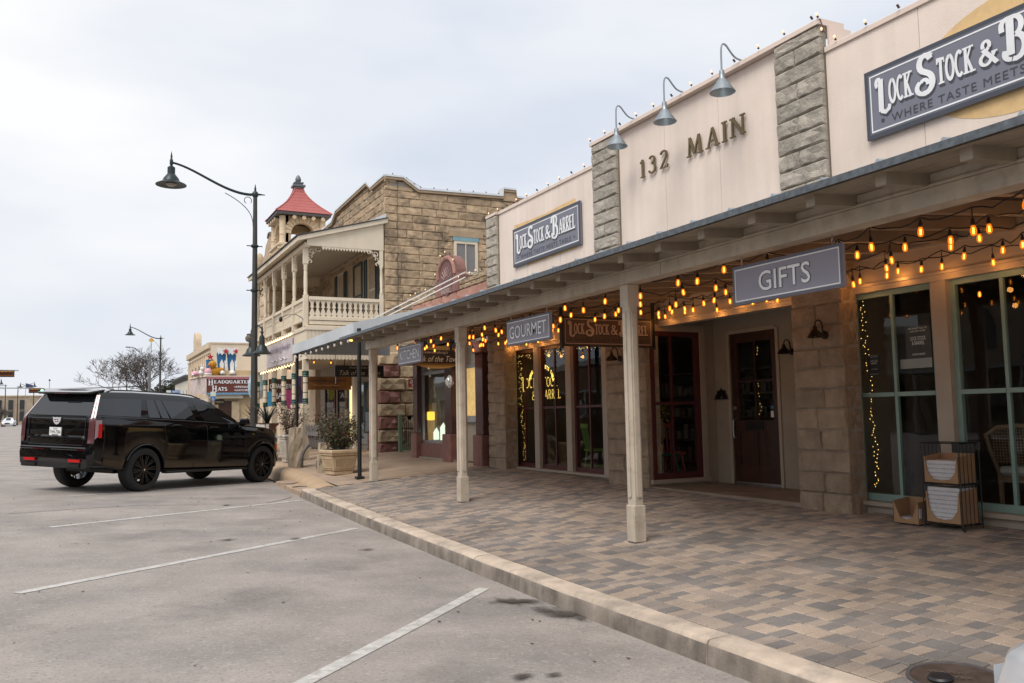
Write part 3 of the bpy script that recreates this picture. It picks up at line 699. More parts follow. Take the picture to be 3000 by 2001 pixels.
# recessed entrance
box('recess_wall', 8.70, 8.85, 7.3, 9.0, .40, 3.36, m_plast, store); box('recess_wall', 8.70, 8.85, 10.02, 10.35, .40, 3.36, m_plast, store); box('recess_wall', 8.70, 8.85, 9.0, 10.02, 2.69, 3.36, m_plast, store)
box('recess_wall', 7.66, 8.85, 7.22, 7.3, .40, 3.36, m_plast, store)
box('recess_wall', 7.66, 8.70, 10.352, 10.46, .40, .56, m_plast, store); box('recess_wall', 7.66, 8.70, 10.352, 10.46, 2.76, 3.36, m_plast, store); box('recess_wall', 8.46, 8.70, 10.352, 10.46, .56, 2.76, m_plast, store)
box('recess_ceiling', 7.78, 8.85, 7.2, 10.46, 3.30, 3.40, m_plast, store)
rw = obj('window', MB().box(7.50, 7.56, 10.33, 10.40, .56, 2.74).box(8.32, 8.40, 10.33, 10.40, .56, 2.74).box(7.56, 8.32, 10.33, 10.40, 2.67, 2.74).box(7.56, 8.32, 10.325, 10.40, .56, .65), m_maroon, store)
obj('muntin', MB().box(7.86, 7.89, 10.335, 10.39, .65, 2.67), m_maroon, rw); obj('meeting_rail', MB().box(7.56, 7.86, 10.332, 10.39, 1.65, 1.69).box(7.89, 8.32, 10.332, 10.39, 1.65, 1.69), m_maroon, rw)
for a, b in ((7.56, 7.86), (7.89, 8.32)):
    for c, d in ((.65, 1.65), (1.69, 2.67)): obj('pane', MB().add([(a,10.36,c),(b,10.36,c),(b,10.36,d),(a,10.36,d)], [(0,1,2,3)]), m_glass, rw, fix=False)
obj('window_casing', MB().box(8.40, 8.50, 10.315, 10.35, .56, 2.74).box(7.45, 8.50, 10.315, 10.35, 2.74, 2.84).box(7.45, 8.52, 10.30, 10.35, .50, .56), m_taupe, store)
# shop door
dz0, dz1 = .47, 2.68
door = obj('door', MB().box(8.72, 8.77, 9.03, 9.15, dz0, dz1).box(8.72, 8.77, 9.86, 9.98, dz0, dz1).box(8.72, 8.77, 9.15, 9.86, dz1-.14, dz1).box(8.72, 8.77, 9.15, 9.86, dz0, dz0+.28).box(8.72, 8.77, 9.15, 9.86, 1.24, 1.40), m_dwood, store)
for a, b in ((9.15, 9.49), (9.52, 9.86)): box('door_panel', 8.735, 8.76, a, b, dz0+.28, 1.24, m_dwood, door)
box('muntin', 8.728, 8.762, 9.49, 9.52, dz0+.28, dz1-.14, m_dwood, door); obj('muntin', MB().box(8.728, 8.762, 9.15, 9.49, 1.955, 1.985).box(8.728, 8.762, 9.52, 9.86, 1.955, 1.985), m_dwood, door)
for a, b in ((9.15, 9.49), (9.52, 9.86)):
    for c, d in ((1.40, 1.955), (1.985, dz1-.14)): obj('pane', MB().add([(8.745,a,c),(8.745,b,c),(8.745,b,d),(8.745,a,d)], [(0,1,2,3)]), m_glass, door, fix=False)
box('kick_plate', 8.712, 8.72, 9.04, 9.97, dz0+.005, dz0+.035, m_steel, door)
obj('door_handle', MB().tube([(8.72,9.93,1.42),(8.67,9.93,1.40),(8.66,9.93,1.28),(8.67,9.93,1.15),(8.72,9.93,1.13)], .011, 8), m_steel, door, smooth=True)
obj('deadbolt', MB().lathe([(.03,-.02),(.03,0),(.02,.006)], (8.712, 9.92, 1.58), 12, 'x'), m_steel, door)
for z in (.75, 1.55, 2.3): box('hinge', 8.708, 8.72, 9.015, 9.035, z, z+.14, m_steel, door)
box('sticker', 8.742, 8.744, 9.17, 9.22, 1.56, 1.60, mat('blue_sticker', (.05,.25,.5), .5), door); box('sticker', 8.742, 8.744, 9.17, 9.23, 1.44, 1.53, mat('paper_white', (.75,.74,.72), .8), door)
box('mail_flap', 8.71, 8.722, 9.36, 9.72, 1.26, 1.385, m_black, door)
obj('door_casing', MB().box(8.68, 8.70, 8.97, 9.025, .44, dz1+.03).box(8.68, 8.70, 9.985, 10.04, .44, dz1+.03).box(8.68, 8.70, 9.025, 9.985, dz1, dz1+.05), m_taupe, store)
box('threshold', 8.66, 8.80, 9.0, 10.01, .44, .468, m_steel, store)
# shop rooms behind the glass
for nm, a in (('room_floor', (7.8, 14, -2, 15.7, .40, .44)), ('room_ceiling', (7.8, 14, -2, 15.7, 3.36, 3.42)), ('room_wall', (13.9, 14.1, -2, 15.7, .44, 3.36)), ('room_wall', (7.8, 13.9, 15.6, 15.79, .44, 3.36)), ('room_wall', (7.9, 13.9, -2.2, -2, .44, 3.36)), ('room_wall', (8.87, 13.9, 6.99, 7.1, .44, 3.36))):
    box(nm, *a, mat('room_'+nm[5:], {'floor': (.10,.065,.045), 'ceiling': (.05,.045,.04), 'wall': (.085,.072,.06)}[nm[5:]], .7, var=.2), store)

# ---- iron fan ornament beside the door
fan = thing('iron_fan_ornament', 'black cast iron half-fan ornament on the wall beside the door', 'ornament', (8.68, 10.2, 1.74))
mb = MB()
for k in range(9):
    t = R_(12+19.5*k); c, s = math.cos(t), math.sin(t); r = .15 if k % 2 == 0 else .13
    mb.prism([(.03,-.008),(.1,-.026),(r,0),(.1,.026),(.03,.008)], (8.698, 10.2, 1.735), (0, -c, s), (0, -s, -c), (-.02, 0, 0))
obj('leaf', mb, m_black, fan); box('bar', 8.675, 8.699, 10.03, 10.37, 1.715, 1.735, m_black, fan)

# ---- wall lamps: barn shade on a hooked arm
def wall_lamp(p, d, label):
    """p = mount on wall, d = outward unit vector"""
    p = Vector(p); d = Vector(d); t = thing('wall_lamp', label, 'wall lamp', p, 'barn lamps on the shop walls'); m = mat('bronze_metal', (.022,.018,.015), .5, .5)
    e = p+d*.02
    s = Vector((0, 0, 1)); n_ = [Vector(p)+d*(0.0), e]
    obj('back_plate', MB().tube([p, e], .045, 16), m, t)
    pts = [e+s*.0]; C_ = p+d*.10+s*.10
    pts = [p+d*.02, p+d*.035+s*.045, p+d*.045+s*.09]+[p+d*(.10-.055*math.cos(R_(a)))+s*(.10+.065*math.sin(R_(a))) for a in range(20, 181, 20)]
    obj('arm', MB().tube(pts, .008, 8), m, t, smooth=True)
    q = pts[-1]; q = Vector((q.x, q.y, q.z))
    prof = [(a*.74, b*.78) for a, b in [(.018,.0),(.03,-.015),(.035,-.06),(.055,-.075),(.10,-.115),(.125,-.165),(.12,-.166),(.095,-.12),(.05,-.085),(.03,-.07)]]
    obj('shade', MB().lathe(prof, (q.x, q.y, q.z), 20), m, t, smooth=True)
    obj('bulb', MB().lathe([(.003,-.125),(.016,-.115),(.019,-.10),(.013,-.08),(.009,-.06)], (q.x, q.y, q.z), 10), mat('frosted_bulb', (.75,.72,.66), .3), t, smooth=True)
wall_lamp((7.385, 6.90, 2.36), (-1, 0, 0), 'bronze barn lamp on the stone pier beside the teal windows')
wall_lamp((8.70, 8.72, 2.33), (-1, 0, 0), 'bronze barn lamp on the plaster wall right of the shop door')
wall_lamp((7.385, 10.96, 2.37), (-1, 0, 0), 'bronze barn lamp on the stone pier between maroon windows and entrance')

# ---- flush signs on the parapet
m_sgrey = mat('sign_slate_grey', (.175,.18,.225), .5, var=.04); m_sedge = mat('sign_dark_edge', (.055,.06,.078), .5); m_swhite = mat('sign_white', (.80,.80,.82), .5); m_sshad = mat('sign_shadow', (.05,.052,.065), .5)
m_smid = mat('sign_mid_grey', (.12,.125,.16), .5)
def logo_sign(t, O, U, V, W, H, N, bg, edge, fg, sh, tg, mid):
    """board with border, logo lettering with drop shadow and tag line; O lower-left corner at the face, N outward"""
    O, U, V, N = Vector(O), Vector(U), Vector(V), Vector(N)
    k = H/.75
    obj('board', MB().prism([(0,0),(W,0),(W,H),(0,H)], O-N*.03, U, V, N*.03), bg, t)
    obj('edge', frame_mesh(O+N*.002, U, V, W, H, .045*k), edge, t, fix=False)
    obj('edge_line', frame_mesh(O+N*.0025+U*.045*k+V*.045*k, U, V, W-.09*k, H-.09*k, .02*k), mid, t, fix=False)
    obj('border', frame_mesh(O+N*.003+U*.065*k+V*.065*k, U, V, W-.13*k, H-.13*k, .016*k), fg, t, fix=False)
    x0 = 0; sx = W/2.54
    parts = [('l', .13, .20, .42, -.08), ('OCK', .30, .30, .28, .0), ('s', .615, .24, .44, -.05), ('TOCK', .87, .41, .28, .0), ('&', 1.315, .20, .26, .0), ('b', 1.525, .27, .44, -.05), ('ARREL', 1.80, .58, .28, .0)]
    for s, a, wd, ht, dz in parts:
        P = O+U*(x0+a*sx)+V*((.30+dz)*k)
        wm = 1.0
        if sh: stroke_text('letter_shadow', s, P-V*.028*k+U*.008*k+N*.0035, U, V, wd*sx, ht*k, sh, t, serif=len(s) > 1, narrow=.75, wmul=wm)
        stroke_text('lettering', s, P+N*.0062, U, V, wd*sx, ht*k, fg, t, serif=len(s) > 1, narrow=.75, wmul=wm)
    text('tag_line', 'WHERE TASTE MEETS TABLE', O+U*(W*.5-.95*sx)+V*.115*k+N*.0035, U, V, 1.90*sx, .085*k, tg, t, bold=0., spacing=1.15)
    for a in (-1.06, 1.06):
        c = O+U*(W*.5+a*sx)+V*.165*k+N*.0035; obj('dot', MB().add([c+U*(.022*k*math.cos(q*.524))+V*(.022*k*math.sin(q*.524)) for q in range(12)], [tuple(range(12))]), tg, t, fix=False)
for y, lab in ((14.82, 'slate grey painted logo board on the left parapet panel'), (6.33, 'slate grey painted logo board cut off by the right edge of the picture')):
    t = thing('shop_sign', lab, 'sign', (7.56, y-1.27, 4.42), 'logo boards')
    logo_sign(t, (7.55, y, 4.415), (0,-1,0), (0,0,1), 2.54, .75, (-1,0,0), m_sgrey, m_sedge, m_swhite, m_sshad, m_sshad, m_smid)
num = thing('address_lettering', 'bronze raised letters reading 132 MAIN on the middle parapet', 'lettering', (7.58, 9.4, 5.09))
m_bronze = mat('dull_bronze', (.17,.125,.06), .45, .55, var=.2, vs=20)
for s, a, b in (('1', 10.525, 10.41), ('3', 10.315, 10.13), ('2', 10.035, 9.83), ('M', 9.40, 9.05), ('A', 8.99, 8.71), ('I', 8.66, 8.56), ('N', 8.50, 8.21)):
    stroke_text('letter', s, (7.575, a, 5.09), (0,-1,0), (0,0,1), a-b, .275, m_bronze, num, depth=.022, wmul=.74)

# ---- gooseneck lamps over the address
m_galv = mat('galvanised_metal', (.30,.335,.36), .45, .75, var=.15, vs=12)
for i, y in enumerate((10.6, 9.4, 8.2)):
    lab = ('gooseneck lamp over the parapet, nearest the left stone pilaster', 'middle gooseneck lamp of the three over the address letters', 'gooseneck lamp over the parapet, nearest the tall right stone pilaster')[i]
    t = thing('gooseneck_lamp', lab, 'wall lamp', (7.6, y, 6.0), 'gooseneck lamps on the parapet')
    P = [(7.62,y,6.045),(7.52,y,6.04),(7.42,y,6.06),(7.34,y,6.14),(7.29,y,6.20),(7.24,y,6.215),(7.205,y,6.17),(7.20,y,6.05),(7.20,y,5.80)]
    Q = []
    for a, b in zip(P, P[1:]):
        for k in range(3): Q.append(tuple(a[j]+(b[j]-a[j])*k/3 for j in range(3)))
    Q.append(P[-1])
    for _ in range(2): Q = [Q[0]]+[tuple((Q[i_-1][j]+2*Q[i_][j]+Q[i_+1][j])/4 for j in range(3)) for i_ in range(1, len(Q)-1)]+[Q[-1]]
    obj('arm', MB().tube(Q, .012, 8), m_galv, t, smooth=True)
    obj('mount', MB().lathe([(.04,-.02),(.04,.0),(.02,.01)], (7.62, y, 6.045), 12, 'x'), m_galv, t)
    c = (7.20, y, 5.80)
    obj('shade', MB().lathe([(.014,.06),(.03,.05),(.036,.0),(.036,-.05),(.055,-.075),(.165,-.235),(.16,-.238),(.05,-.085)], c, 24), m_galv, t, smooth=True)
    obj('bulb', MB().lathe([(.004,-.19),(.03,-.17),(.034,-.14),(.02,-.09)], c, 10), MATS['frosted_bulb'], t, smooth=True)
# ---- small bulbs along the parapet edge
m_ambw = mat('small_lit_bulb', (.9,.7,.5), .3, emit=(1,.55,.28), es=.45); m_sock = mat('brown_socket', (.10,.06,.045), .6)
def edge_bulbs(label, pts, lit=True):
    t = thing('bulb_string', label, 'light string', pts[0], 'bulb strings on roof edges')
    obj('cable', MB().tube([(p[0]+.03, p[1], p[2]-.012) for p in pts], .006, 5), m_sock, t)
    for i, p in enumerate(pts):
        if i % 3 == 2 or not lit: s = obj('socket', MB().tube([p, (p[0]-.03, p[1], p[2]+.03)], .014, 6), m_sock, t)
        else:
            s = obj('socket', MB().tube([p, (p[0]-.02, p[1], p[2]+.015)], .013, 6), m_sock, t)
            obj('bulb', MB().lathe([(.005,0),(.013,.015),(.015,.028),(.006,.042)], (p[0]-.025, p[1], p[2]+.01), 8), m_ambw, s)
edge_bulbs('small amber bulbs along the left parapet edge', [(7.57, 15.9-.42*i, 5.705) for i in range(10)])
edge_bulbs('small amber bulbs along the tall middle parapet edge', [(7.50, 11.8-.44*i, 6.045) for i in range(12)]+[(7.5, 6.875, 6.03), (7.55, 6.86, 5.86)])
edge_bulbs('small amber bulbs along the right parapet edge', [(7.57, 6.7-.42*i, 5.705) for i in range(13)])
# ================================================================== porch along the shop
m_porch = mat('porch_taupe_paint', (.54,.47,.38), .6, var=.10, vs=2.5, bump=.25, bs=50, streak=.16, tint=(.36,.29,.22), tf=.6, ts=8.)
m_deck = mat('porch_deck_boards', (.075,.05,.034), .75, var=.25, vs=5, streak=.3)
m_zinc = mat('zinc_gutter', (.105,.122,.138), .5, .25, var=.45, vs=22)
m_tin = mat('roof_tin', (.42,.46,.48), .4, .7, var=.15, vs=4)
porch = thing('porch', 'long taupe timber porch with tin roof over the pavement', 'porch', (5, 8, .25))
PY0, PY1 = -1.5, 15.95
rz = lambda x: 2.95+.075*(x-5.0)
beam = box('beam', 4.93, 5.07, PY0, PY1, 2.846, 2.965, m_porch, porch)
for a, b, c in ((PY0, 6.55, 0), (6.556, PY1, .001)): box('fascia', 4.905-c, 4.93, a, b, 2.846, 2.962, m_porch, beam)
box('frieze_board', 4.915, 4.93, PY0, PY1, 2.968, 3.075, m_porch, porch); box('frieze_trim', 4.895, 4.915, PY0, PY1, 2.966, 2.985, m_porch, porch)
box('frieze_filler', 4.93, 5.05, PY0, PY1, 2.968, 3.06, m_porch, porch)
box('beam_end', 4.90, 5.08, PY1, PY1+.02, 2.84, 2.965, m_porch, porch)
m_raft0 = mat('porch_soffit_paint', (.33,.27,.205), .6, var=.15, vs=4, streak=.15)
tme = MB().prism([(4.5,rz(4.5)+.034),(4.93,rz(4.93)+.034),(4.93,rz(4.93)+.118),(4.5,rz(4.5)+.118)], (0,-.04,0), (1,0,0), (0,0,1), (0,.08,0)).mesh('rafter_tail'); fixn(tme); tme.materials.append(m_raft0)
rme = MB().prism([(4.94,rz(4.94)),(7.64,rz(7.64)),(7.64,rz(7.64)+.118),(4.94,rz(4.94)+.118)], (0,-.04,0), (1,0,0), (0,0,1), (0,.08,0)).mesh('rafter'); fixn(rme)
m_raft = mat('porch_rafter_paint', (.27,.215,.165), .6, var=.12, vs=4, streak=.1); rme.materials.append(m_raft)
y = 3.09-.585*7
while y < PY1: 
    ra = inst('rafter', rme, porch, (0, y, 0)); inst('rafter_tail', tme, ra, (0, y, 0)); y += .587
# deck boards above the rafters and the tin with ribs
y = PY0; k = 0
mb = MB().hexa([(4.43,PY0,rz(4.43)+.12),(7.64,PY0,rz(7.64)+.12),(7.64,PY1+.05,rz(7.64)+.12),(4.43,PY1+.05,rz(4.43)+.12)], [(4.43,PY0,rz(4.43)+.14),(7.64,PY0,rz(7.64)+.14),(7.64,PY1+.05,rz(7.64)+.14),(4.43,PY1+.05,rz(4.43)+.14)])
deck = obj('roof_deck', mb, m_deck, porch)
for i in range(14):
    x0 = 4.45+.228*i; mb = MB(); q = lambda x: rz(x)+.1185
    mb.hexa([(x0+.004,PY0,q(x0)-.006),(x0+.224,PY0,q(x0+.224)-.006),(x0+.224,PY1,q(x0+.224)-.006),(x0+.004,PY1,q(x0)-.006)], [(x0+.004,PY0,q(x0)),(x0+.224,PY0,q(x0+.224)),(x0+.224,PY1,q(x0+.224)),(x0+.004,PY1,q(x0))])
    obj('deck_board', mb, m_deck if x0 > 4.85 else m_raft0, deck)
mb = MB().hexa([(4.41,PY0,rz(4.41)+.142),(7.60,PY0,rz(7.6)+.142),(7.60,PY1+.06,rz(7.6)+.142),(4.41,PY1+.06,rz(4.41)+.142)], [(4.41,PY0,rz(4.41)+.150),(7.60,PY0,rz(7.6)+.150),(7.60,PY1+.06,rz(7.6)+.150),(4.41,PY1+.06,rz(4.41)+.150)])
tin = obj('tin_roof', mb, m_tin, porch)
y = PY0+.1
while y < PY1:
    obj('rib', MB().hexa([(4.44,y-.035,rz(4.44)+.151),(7.6,y-.035,rz(7.6)+.151),(7.6,y+.035,rz(7.6)+.151),(4.44,y+.035,rz(4.44)+.151)], [(4.44,y-.006,rz(4.44)+.196),(7.6,y-.006,rz(7.6)+.196),(7.6,y+.006,rz(7.6)+.196),(4.44,y+.006,rz(4.44)+.196)]), m_tin, tin); y += .46
for a, b in ((PY0, 1.2), (1.21, 7.4), (7.41, PY1+.07)):
    obj('gutter_edge', MB().prism([(0,0),(.012,0),(.014,.042),(.03,.045),(.03,.05),(0,.05)], (4.405, a, 3.022), (1,0,0), (0,0,1), (0, b-a, 0)), m_zinc, porch)
# posts: square base, chamfered and fluted shaft
def post(y, lab=None):
    x = 5.0; b = S_(x, y)+.004; h = 2.846; p = obj('post', MB().box(x-.07, x+.07, y-.07, y+.07, b, b+.36), m_porch, porch, bev=.006); obj('post_head', MB().box(x-.07, x+.07, y-.07, y+.07, 2.62, h), m_porch, p, bev=.006)
    mb = MB(); c = .062
    oct_ = [(-c,-c+.018),(-c+.018,-c),(c-.018,-c),(c,-c+.018),(c,c-.018),(c-.018,c),(-c+.018,c),(-c,c-.018)]
    mb.prism(oct_, (x, y, b+.36), (1,0,0), (0,1,0), (0, 0, 2.62-b-.36)); obj('shaft', mb, m_porch, p)
    for sx, sy in ((-1,0),(0,-1),(1,0),(0,1)):
        mb = MB(); w2 = .026; d0, d1 = c-.002, c+.014
        for z0, z1 in ((b+.44, 2.58),):
            if sx: mb.hexa([(x+sx*d0,y-w2,z0+.02),(x+sx*d1,y-w2,z0),(x+sx*d1,y+w2,z0),(x+sx*d0,y+w2,z0+.02)], [(x+sx*d0,y-w2,z1),(x+sx*d1,y-w2,z1-.03),(x+sx*d1,y+w2,z1-.03),(x+sx*d0,y+w2,z1)])
            else: mb.hexa([(x-w2,y+sy*d0,z0+.02),(x-w2,y+sy*d1,z0),(x+w2,y+sy*d1,z0),(x+w2,y+sy*d0,z0+.02)], [(x-w2,y+sy*d0,z1),(x-w2,y+sy*d1,z1-.03),(x+w2,y+sy*d1,z1-.03),(x+w2,y+sy*d0,z1)])
        obj('fillet', mb, m_porch, p)
    obj('foot_shadow_gap', MB().box(x-.062, x+.062, y-.062, y+.062, b-.03, b), m_black, p)
for y in (7.22, 11.57, 15.8, 2.95): post(y)

# ---- hanging boards under the beam
def hang_sign(y0, y1, s, label, tw, th):
    t = thing('hanging_sign', label, 'sign', (5.0, (y0+y1)/2, 2.44), 'grey boards hung under the porch beam'); z0, z1 = 2.437, 2.765; W, H = y1-y0, z1-z0
    U, V = Vector((0,-1,0)), Vector((0,0,1)); O = Vector((4.985, y1, z0))
    obj('board', MB().box(4.985, 5.015, y0, y1, z0, z1), mat('sign_lilac_grey', (.27,.258,.31), .5, var=.03), t)
    obj('edge', frame_mesh(O+Vector((-.002,0,0)), U, V, W, H, .022), mat('sign_edge_grey', (.115,.115,.15), .5), t, fix=False)
    obj('border', frame_mesh(O+U*.026+V*.026+Vector((-.003,0,0)), U, V, W-.052, H-.052, .010), m_swhite, t, fix=False)
    text('letter_shadow', s, O+U*(W/2-tw/2-.004)+V*(H/2-th/2-.004)+Vector((-.0032,0,0)), U, V, tw+.008, th+.008, m_sshad, t, bold=.028)
    text('lettering', s, O+U*(W/2-tw/2)+V*(H/2-th/2)+Vector((-.005,0,0)), U, V, tw, th, m_swhite, t, dup=.010)
    for y in (y0+.10, y1-.10):
        obj('chain', MB().tube([(5.0,y,2.765),(5.004,y+.006,2.79),(4.996,y-.006,2.815),(5.0,y,2.847)], .005, 6), m_steel, t)
hang_sign(4.46, 5.645, 'GIFTS', 'grey hanging board reading GIFTS', .56, .165)
hang_sign(8.85, 10.015, 'GOURMET', 'grey hanging board reading GOURMET', .99, .165)
hang_sign(13.17, 14.31, 'KITCHEN', 'grey hanging board reading KITCHEN', .93, .165)
bs = thing('projecting_sign', 'dark brown logo board hung on iron rods across the porch', 'sign', (6.7, 10.2, 2.47))
m_bsg = mat('brown_sign_face', (.075,.05,.047), .5, var=.05); m_bss = mat('brown_sign_dark', (.02,.018,.018), .5); m_bsf = mat('dull_pink_letters', (.50,.37,.32), .5)
logo_sign(bs, (5.93, 10.185, 2.475), (1,0,0), (0,0,1), 1.52, .42, (0,-1,0), m_bsg, m_bss, m_bsf, m_bss, m_bss, m_bsg)
box('hanger', 5.905, 5.925, 10.17, 10.23, 2.45, 3.09, m_black, bs); box('hanger', 7.455, 7.475, 10.17, 10.23, 2.45, 3.2, m_black, bs)

# ---- warm bulb strings under the porch roof
m_cable = mat('black_cable', (.010,.010,.010), .6)
m_bulb = bpy.data.materials.new('amber_bulb_glass'); m_bulb.use_nodes = True; n = m_bulb.node_tree; n.nodes.remove(n.nodes['Principled BSDF'])
tr = n.nodes.new('ShaderNodeBsdfTransparent'); tr.inputs[0].default_value = (1, .66, .30, 1); em = n.nodes.new('ShaderNodeEmission'); em.inputs[0].default_value = (1, .235, .015, 1); em.inputs[1].default_value = .72
mxn = n.nodes.new('ShaderNodeMixShader'); mxn.inputs[0].default_value = .55; n.links.new(tr.outputs[0], mxn.inputs[1]); n.links.new(em.outputs[0], mxn.inputs[2]); n.links.new(mxn.outputs[0], n.nodes['Material Output'].inputs[0])
m_fil = mat('filament', (1,.8,.4), .5, emit=(1,.56,.15), es=9)
bme = MB().lathe([(.006,-.05),(.013,-.055),(.021,-.082),(.0225,-.098),(.018,-.118),(.007,-.126)], (0,0,0), 10).mesh('bulb'); fixn(bme); bme.materials.append(m_bulb); bme.polygons.foreach_set('use_smooth', [True]*len(bme.polygons))
fme = MB().box(-.004, .004, -.004, .004, -.112, -.070).mesh('filament'); fixn(fme); fme.materials.append(m_fil)
sme = MB().lathe([(.004,.0),(.009,-.006),(.010,-.02),(.014,-.025),(.014,-.053),(.008,-.056)], (0,0,0), 8).mesh('socket'); fixn(sme); sme.materials.append(m_cable)
BL = []
def bulb_string(x0, x1, y0, y1, n_, zz, label, lit=2, seed=1):
    """zig-zag cable between beam and wall, bulbs at its points"""
    rr = random.Random(seed); t = thing('bulb_string', label, 'light string', (x0, y1, 3.0), 'bulb strings under the porch roof'); pts = []; P = []
    for i in range(n_):
        y = y1+(y0-y1)*i/(n_-1)+rr.uniform(-.08, .08); x = x0+(x1-x0)*rr.random(); z = min(zz+rr.uniform(-.03, .03), rz(x)-.02); P.append(Vector((x, y, z)))
    for a, b in zip(P, P[1:]):
        for k in range(5): q = a.lerp(b, k/5); q.z -= .045*math.sin(math.pi*k/5)*rr.uniform(.6, 1.4); pts.append(q)
    pts.append(P[-1]); obj('cable', MB().tube(pts, .0055, 5), m_cable, t)
    for i, p in enumerate(P):
        dz = -.012-(.06 if rr.random() < .4 else 0); rot = (rr.uniform(-.12, .12), rr.uniform(-.12, .12), 0)
        s = inst('socket', sme, t, (p.x, p.y, p.z+dz), rot)
        if dz < -.05: obj('lead', MB().tube([p, (p.x, p.y, p.z+dz)], .004, 5), m_cable, t)
        b = inst('bulb', bme, s, (p.x, p.y, p.z+dz), rot); inst('filament', fme, s, (p.x, p.y, p.z+dz), rot)
        if lit and i % lit == 0:
            l = bpy.data.lights.new('bulb_light', 'POINT'); l.energy = .42; l.color = (1, .40, .09); l.shadow_soft_size = .03
            lo = bpy.data.objects.new('bulb_light', l); COL.objects.link(lo); lo.location = (p.x, p.y, p.z+dz-.17); setpar(lo, t)
bulb_string(7.50, 7.56, 2.0, 15.4, 28, 3.05, 'amber bulb string closest to the shop wall under the porch', 1, 3)
bulb_string(6.85, 7.2, 2.0, 15.4, 36, 2.99, 'amber bulb string second from the shop wall under the porch', 4, 4)
bulb_string(6.3, 6.65, 2.0, 15.4, 36, 2.96, 'middle amber bulb string under the porch roof', 5, 5)
bulb_string(5.75, 6.1, 2.0, 15.4, 36, 2.93, 'amber bulb string second from the porch beam', 6, 8)
bulb_string(5.2, 5.5, 2.0, 15.4, 34, 2.90, 'amber bulb string closest to the porch beam', 0, 6)
# ================================================================== vehicles
m_cpaint = mat('black_car_paint', (.0022,.0022,.0028), .06, var=0, coat=.4, spec=.4)
m_ctrim = mat('black_trim', (.010,.010,.011), .45, var=0); m_cglass = mat('tinted_car_glass', (.005,.0065,.009), .02, var=0, spec=.7, coat=.3)
m_tyre = mat('tyre_rubber', (.016,.016,.017), .75, var=.2, vs=30, bump=.3, bs=90); m_rim = mat('gloss_black_rim', (.008,.008,.009), .3, 0, var=0, coat=.15)
m_red = mat('red_lens', (.34,.012,.014), .15, var=0, coat=.5, emit=(.7,.02,.02), es=.10); m_redclr = mat('pale_lens', (.42,.30,.31), .12, var=0, coat=.6); m_chrome = mat('chrome', (.75,.75,.77), .12, 1., var=0)
m_wht = mat('plate_white', (.72,.72,.72), .5, var=.03); m_amber = mat('amber_lens', (.75,.13,.02), .2, var=0, emit=(1,.18,.02), es=.3); m_plt = mat('plate_black', (.02,.02,.025), .5)
def lerp_tab(tab, x):
    if x <= tab[0][0]: return tab[0][1]
    for (a, b), (c, d) in zip(tab, tab[1:]):
        if x <= c:
            t = (x-a)/(c-a); return b+(d-b)*t
    return tab[-1][1]
class Suv:
    ax = 1.70; ar = .475; az = .415
    W = [(-2.95,.87),(-2.90,.935),(-2.82,.968),(-2.65,.985),(-2.3,.998),(-1.7,1.005),(1.5,1.005),(1.9,.99),(2.15,.95),(2.35,.86),(2.48,.74),(2.56,.55)]
    ZR = [(-2.9,1.86),(-2.6,1.915),(-1.8,1.935),(-.6,1.925),(-.2,1.90),(.05,1.865),(.25,1.80),(.6,1.60),(1.12,1.33),(1.25,1.30),(1.8,1.265),(2.15,1.215),(2.35,1.15),(2.48,1.06),(2.56,.95)]
    BELT = [(-2.9,1.375),(-1.6,1.345),(0,1.30),(1.0,1.27),(1.25,1.255),(1.8,1.22),(2.15,1.16),(2.35,1.08),(2.48,.98),(2.56,.86)]
    ZB = [(-2.95,.50),(-2.5,.47),(-2.2,.40),(-1.2,.40),(1.2,.36),(2.1,.30),(2.56,.34)]
    @classmethod
    def xr(s, z): return lerp_tab([(.4,-2.90),(.78,-2.935),(.84,-2.93),(.90,-2.885),(1.0,-2.87),(1.36,-2.865),(1.8,-2.63),(1.95,-2.56)], z)
    @classmethod
    def sec(s, x):
        W, zr, be, zb = (lerp_tab(t, x) for t in (s.W, s.ZR, s.BELT, s.ZB))
        for c in (-s.ax, s.ax):
            d = abs(x-c)
            if d < s.ar: zb = max(zb, s.az+math.sqrt(s.ar*s.ar-d*d))
        zt = max(be+.014, zr-.155); wt = W-.068-.20*min(1, (zt-be)/.43); wr = wt-.055
        hh = be-.16-zb; P = [(W-.05, zb), (W-.012, zb+.03), (W-.004, zb+hh*.32), (W+.004, zb+hh*.66), (W-.004, be-.15), (W-.014, be-.085), (W-.062, be-.022), (W-.068, be+.012), (wt, zt), (wr, zr-.062), (wr*.82, zr-.028), (wr*.45, zr-.006), (0, zr)]
        out = []; pz = -1
        for y, z in P: z = max(z, pz+.003); pz = z; out.append((y, z))
        return out
    @classmethod
    def at(s, x, k):
        P = s.sec(x); i = min(int(k), len(P)-2); t = k-i; return (P[i][0]+(P[i+1][0]-P[i][0])*t, P[i][1]+(P[i+1][1]-P[i][1])*t)
    @classmethod
    def pt(s, x, k, side, off=0):
        y, z = s.at(x, k); y2, z2 = s.at(x, min(k+.05, 11.99)); d = Vector((0, y2-y, z2-z)).normalized(); nn = Vector((0, d.z, -d.y))
        return Vector((max(x, s.xr(z)), (y+nn.y*off)*side, z+nn.z*off))
suv = thing('suv', 'long black sport utility vehicle parked nose-in at the kerb', 'car', (0,0,0))
xs = sorted(set([round(-2.95+.1*i, 3) for i in range(56)]+[round(c+.475*math.cos(R_(a)), 4) for c in (-1.7, 1.7) for a in range(0, 181, 9)]+[2.52, 2.56]))
xs = [x for x in xs if x <= 2.56]
mb = MB(); K = 13
for x in xs:
    P = Suv.sec(x); ring = [(y, z) for y, z in P]+[(-y, z) for y, z in P[-2::-1]]
    for y, z in ring: mb.v.append((max(x, Suv.xr(z)), -y, z))
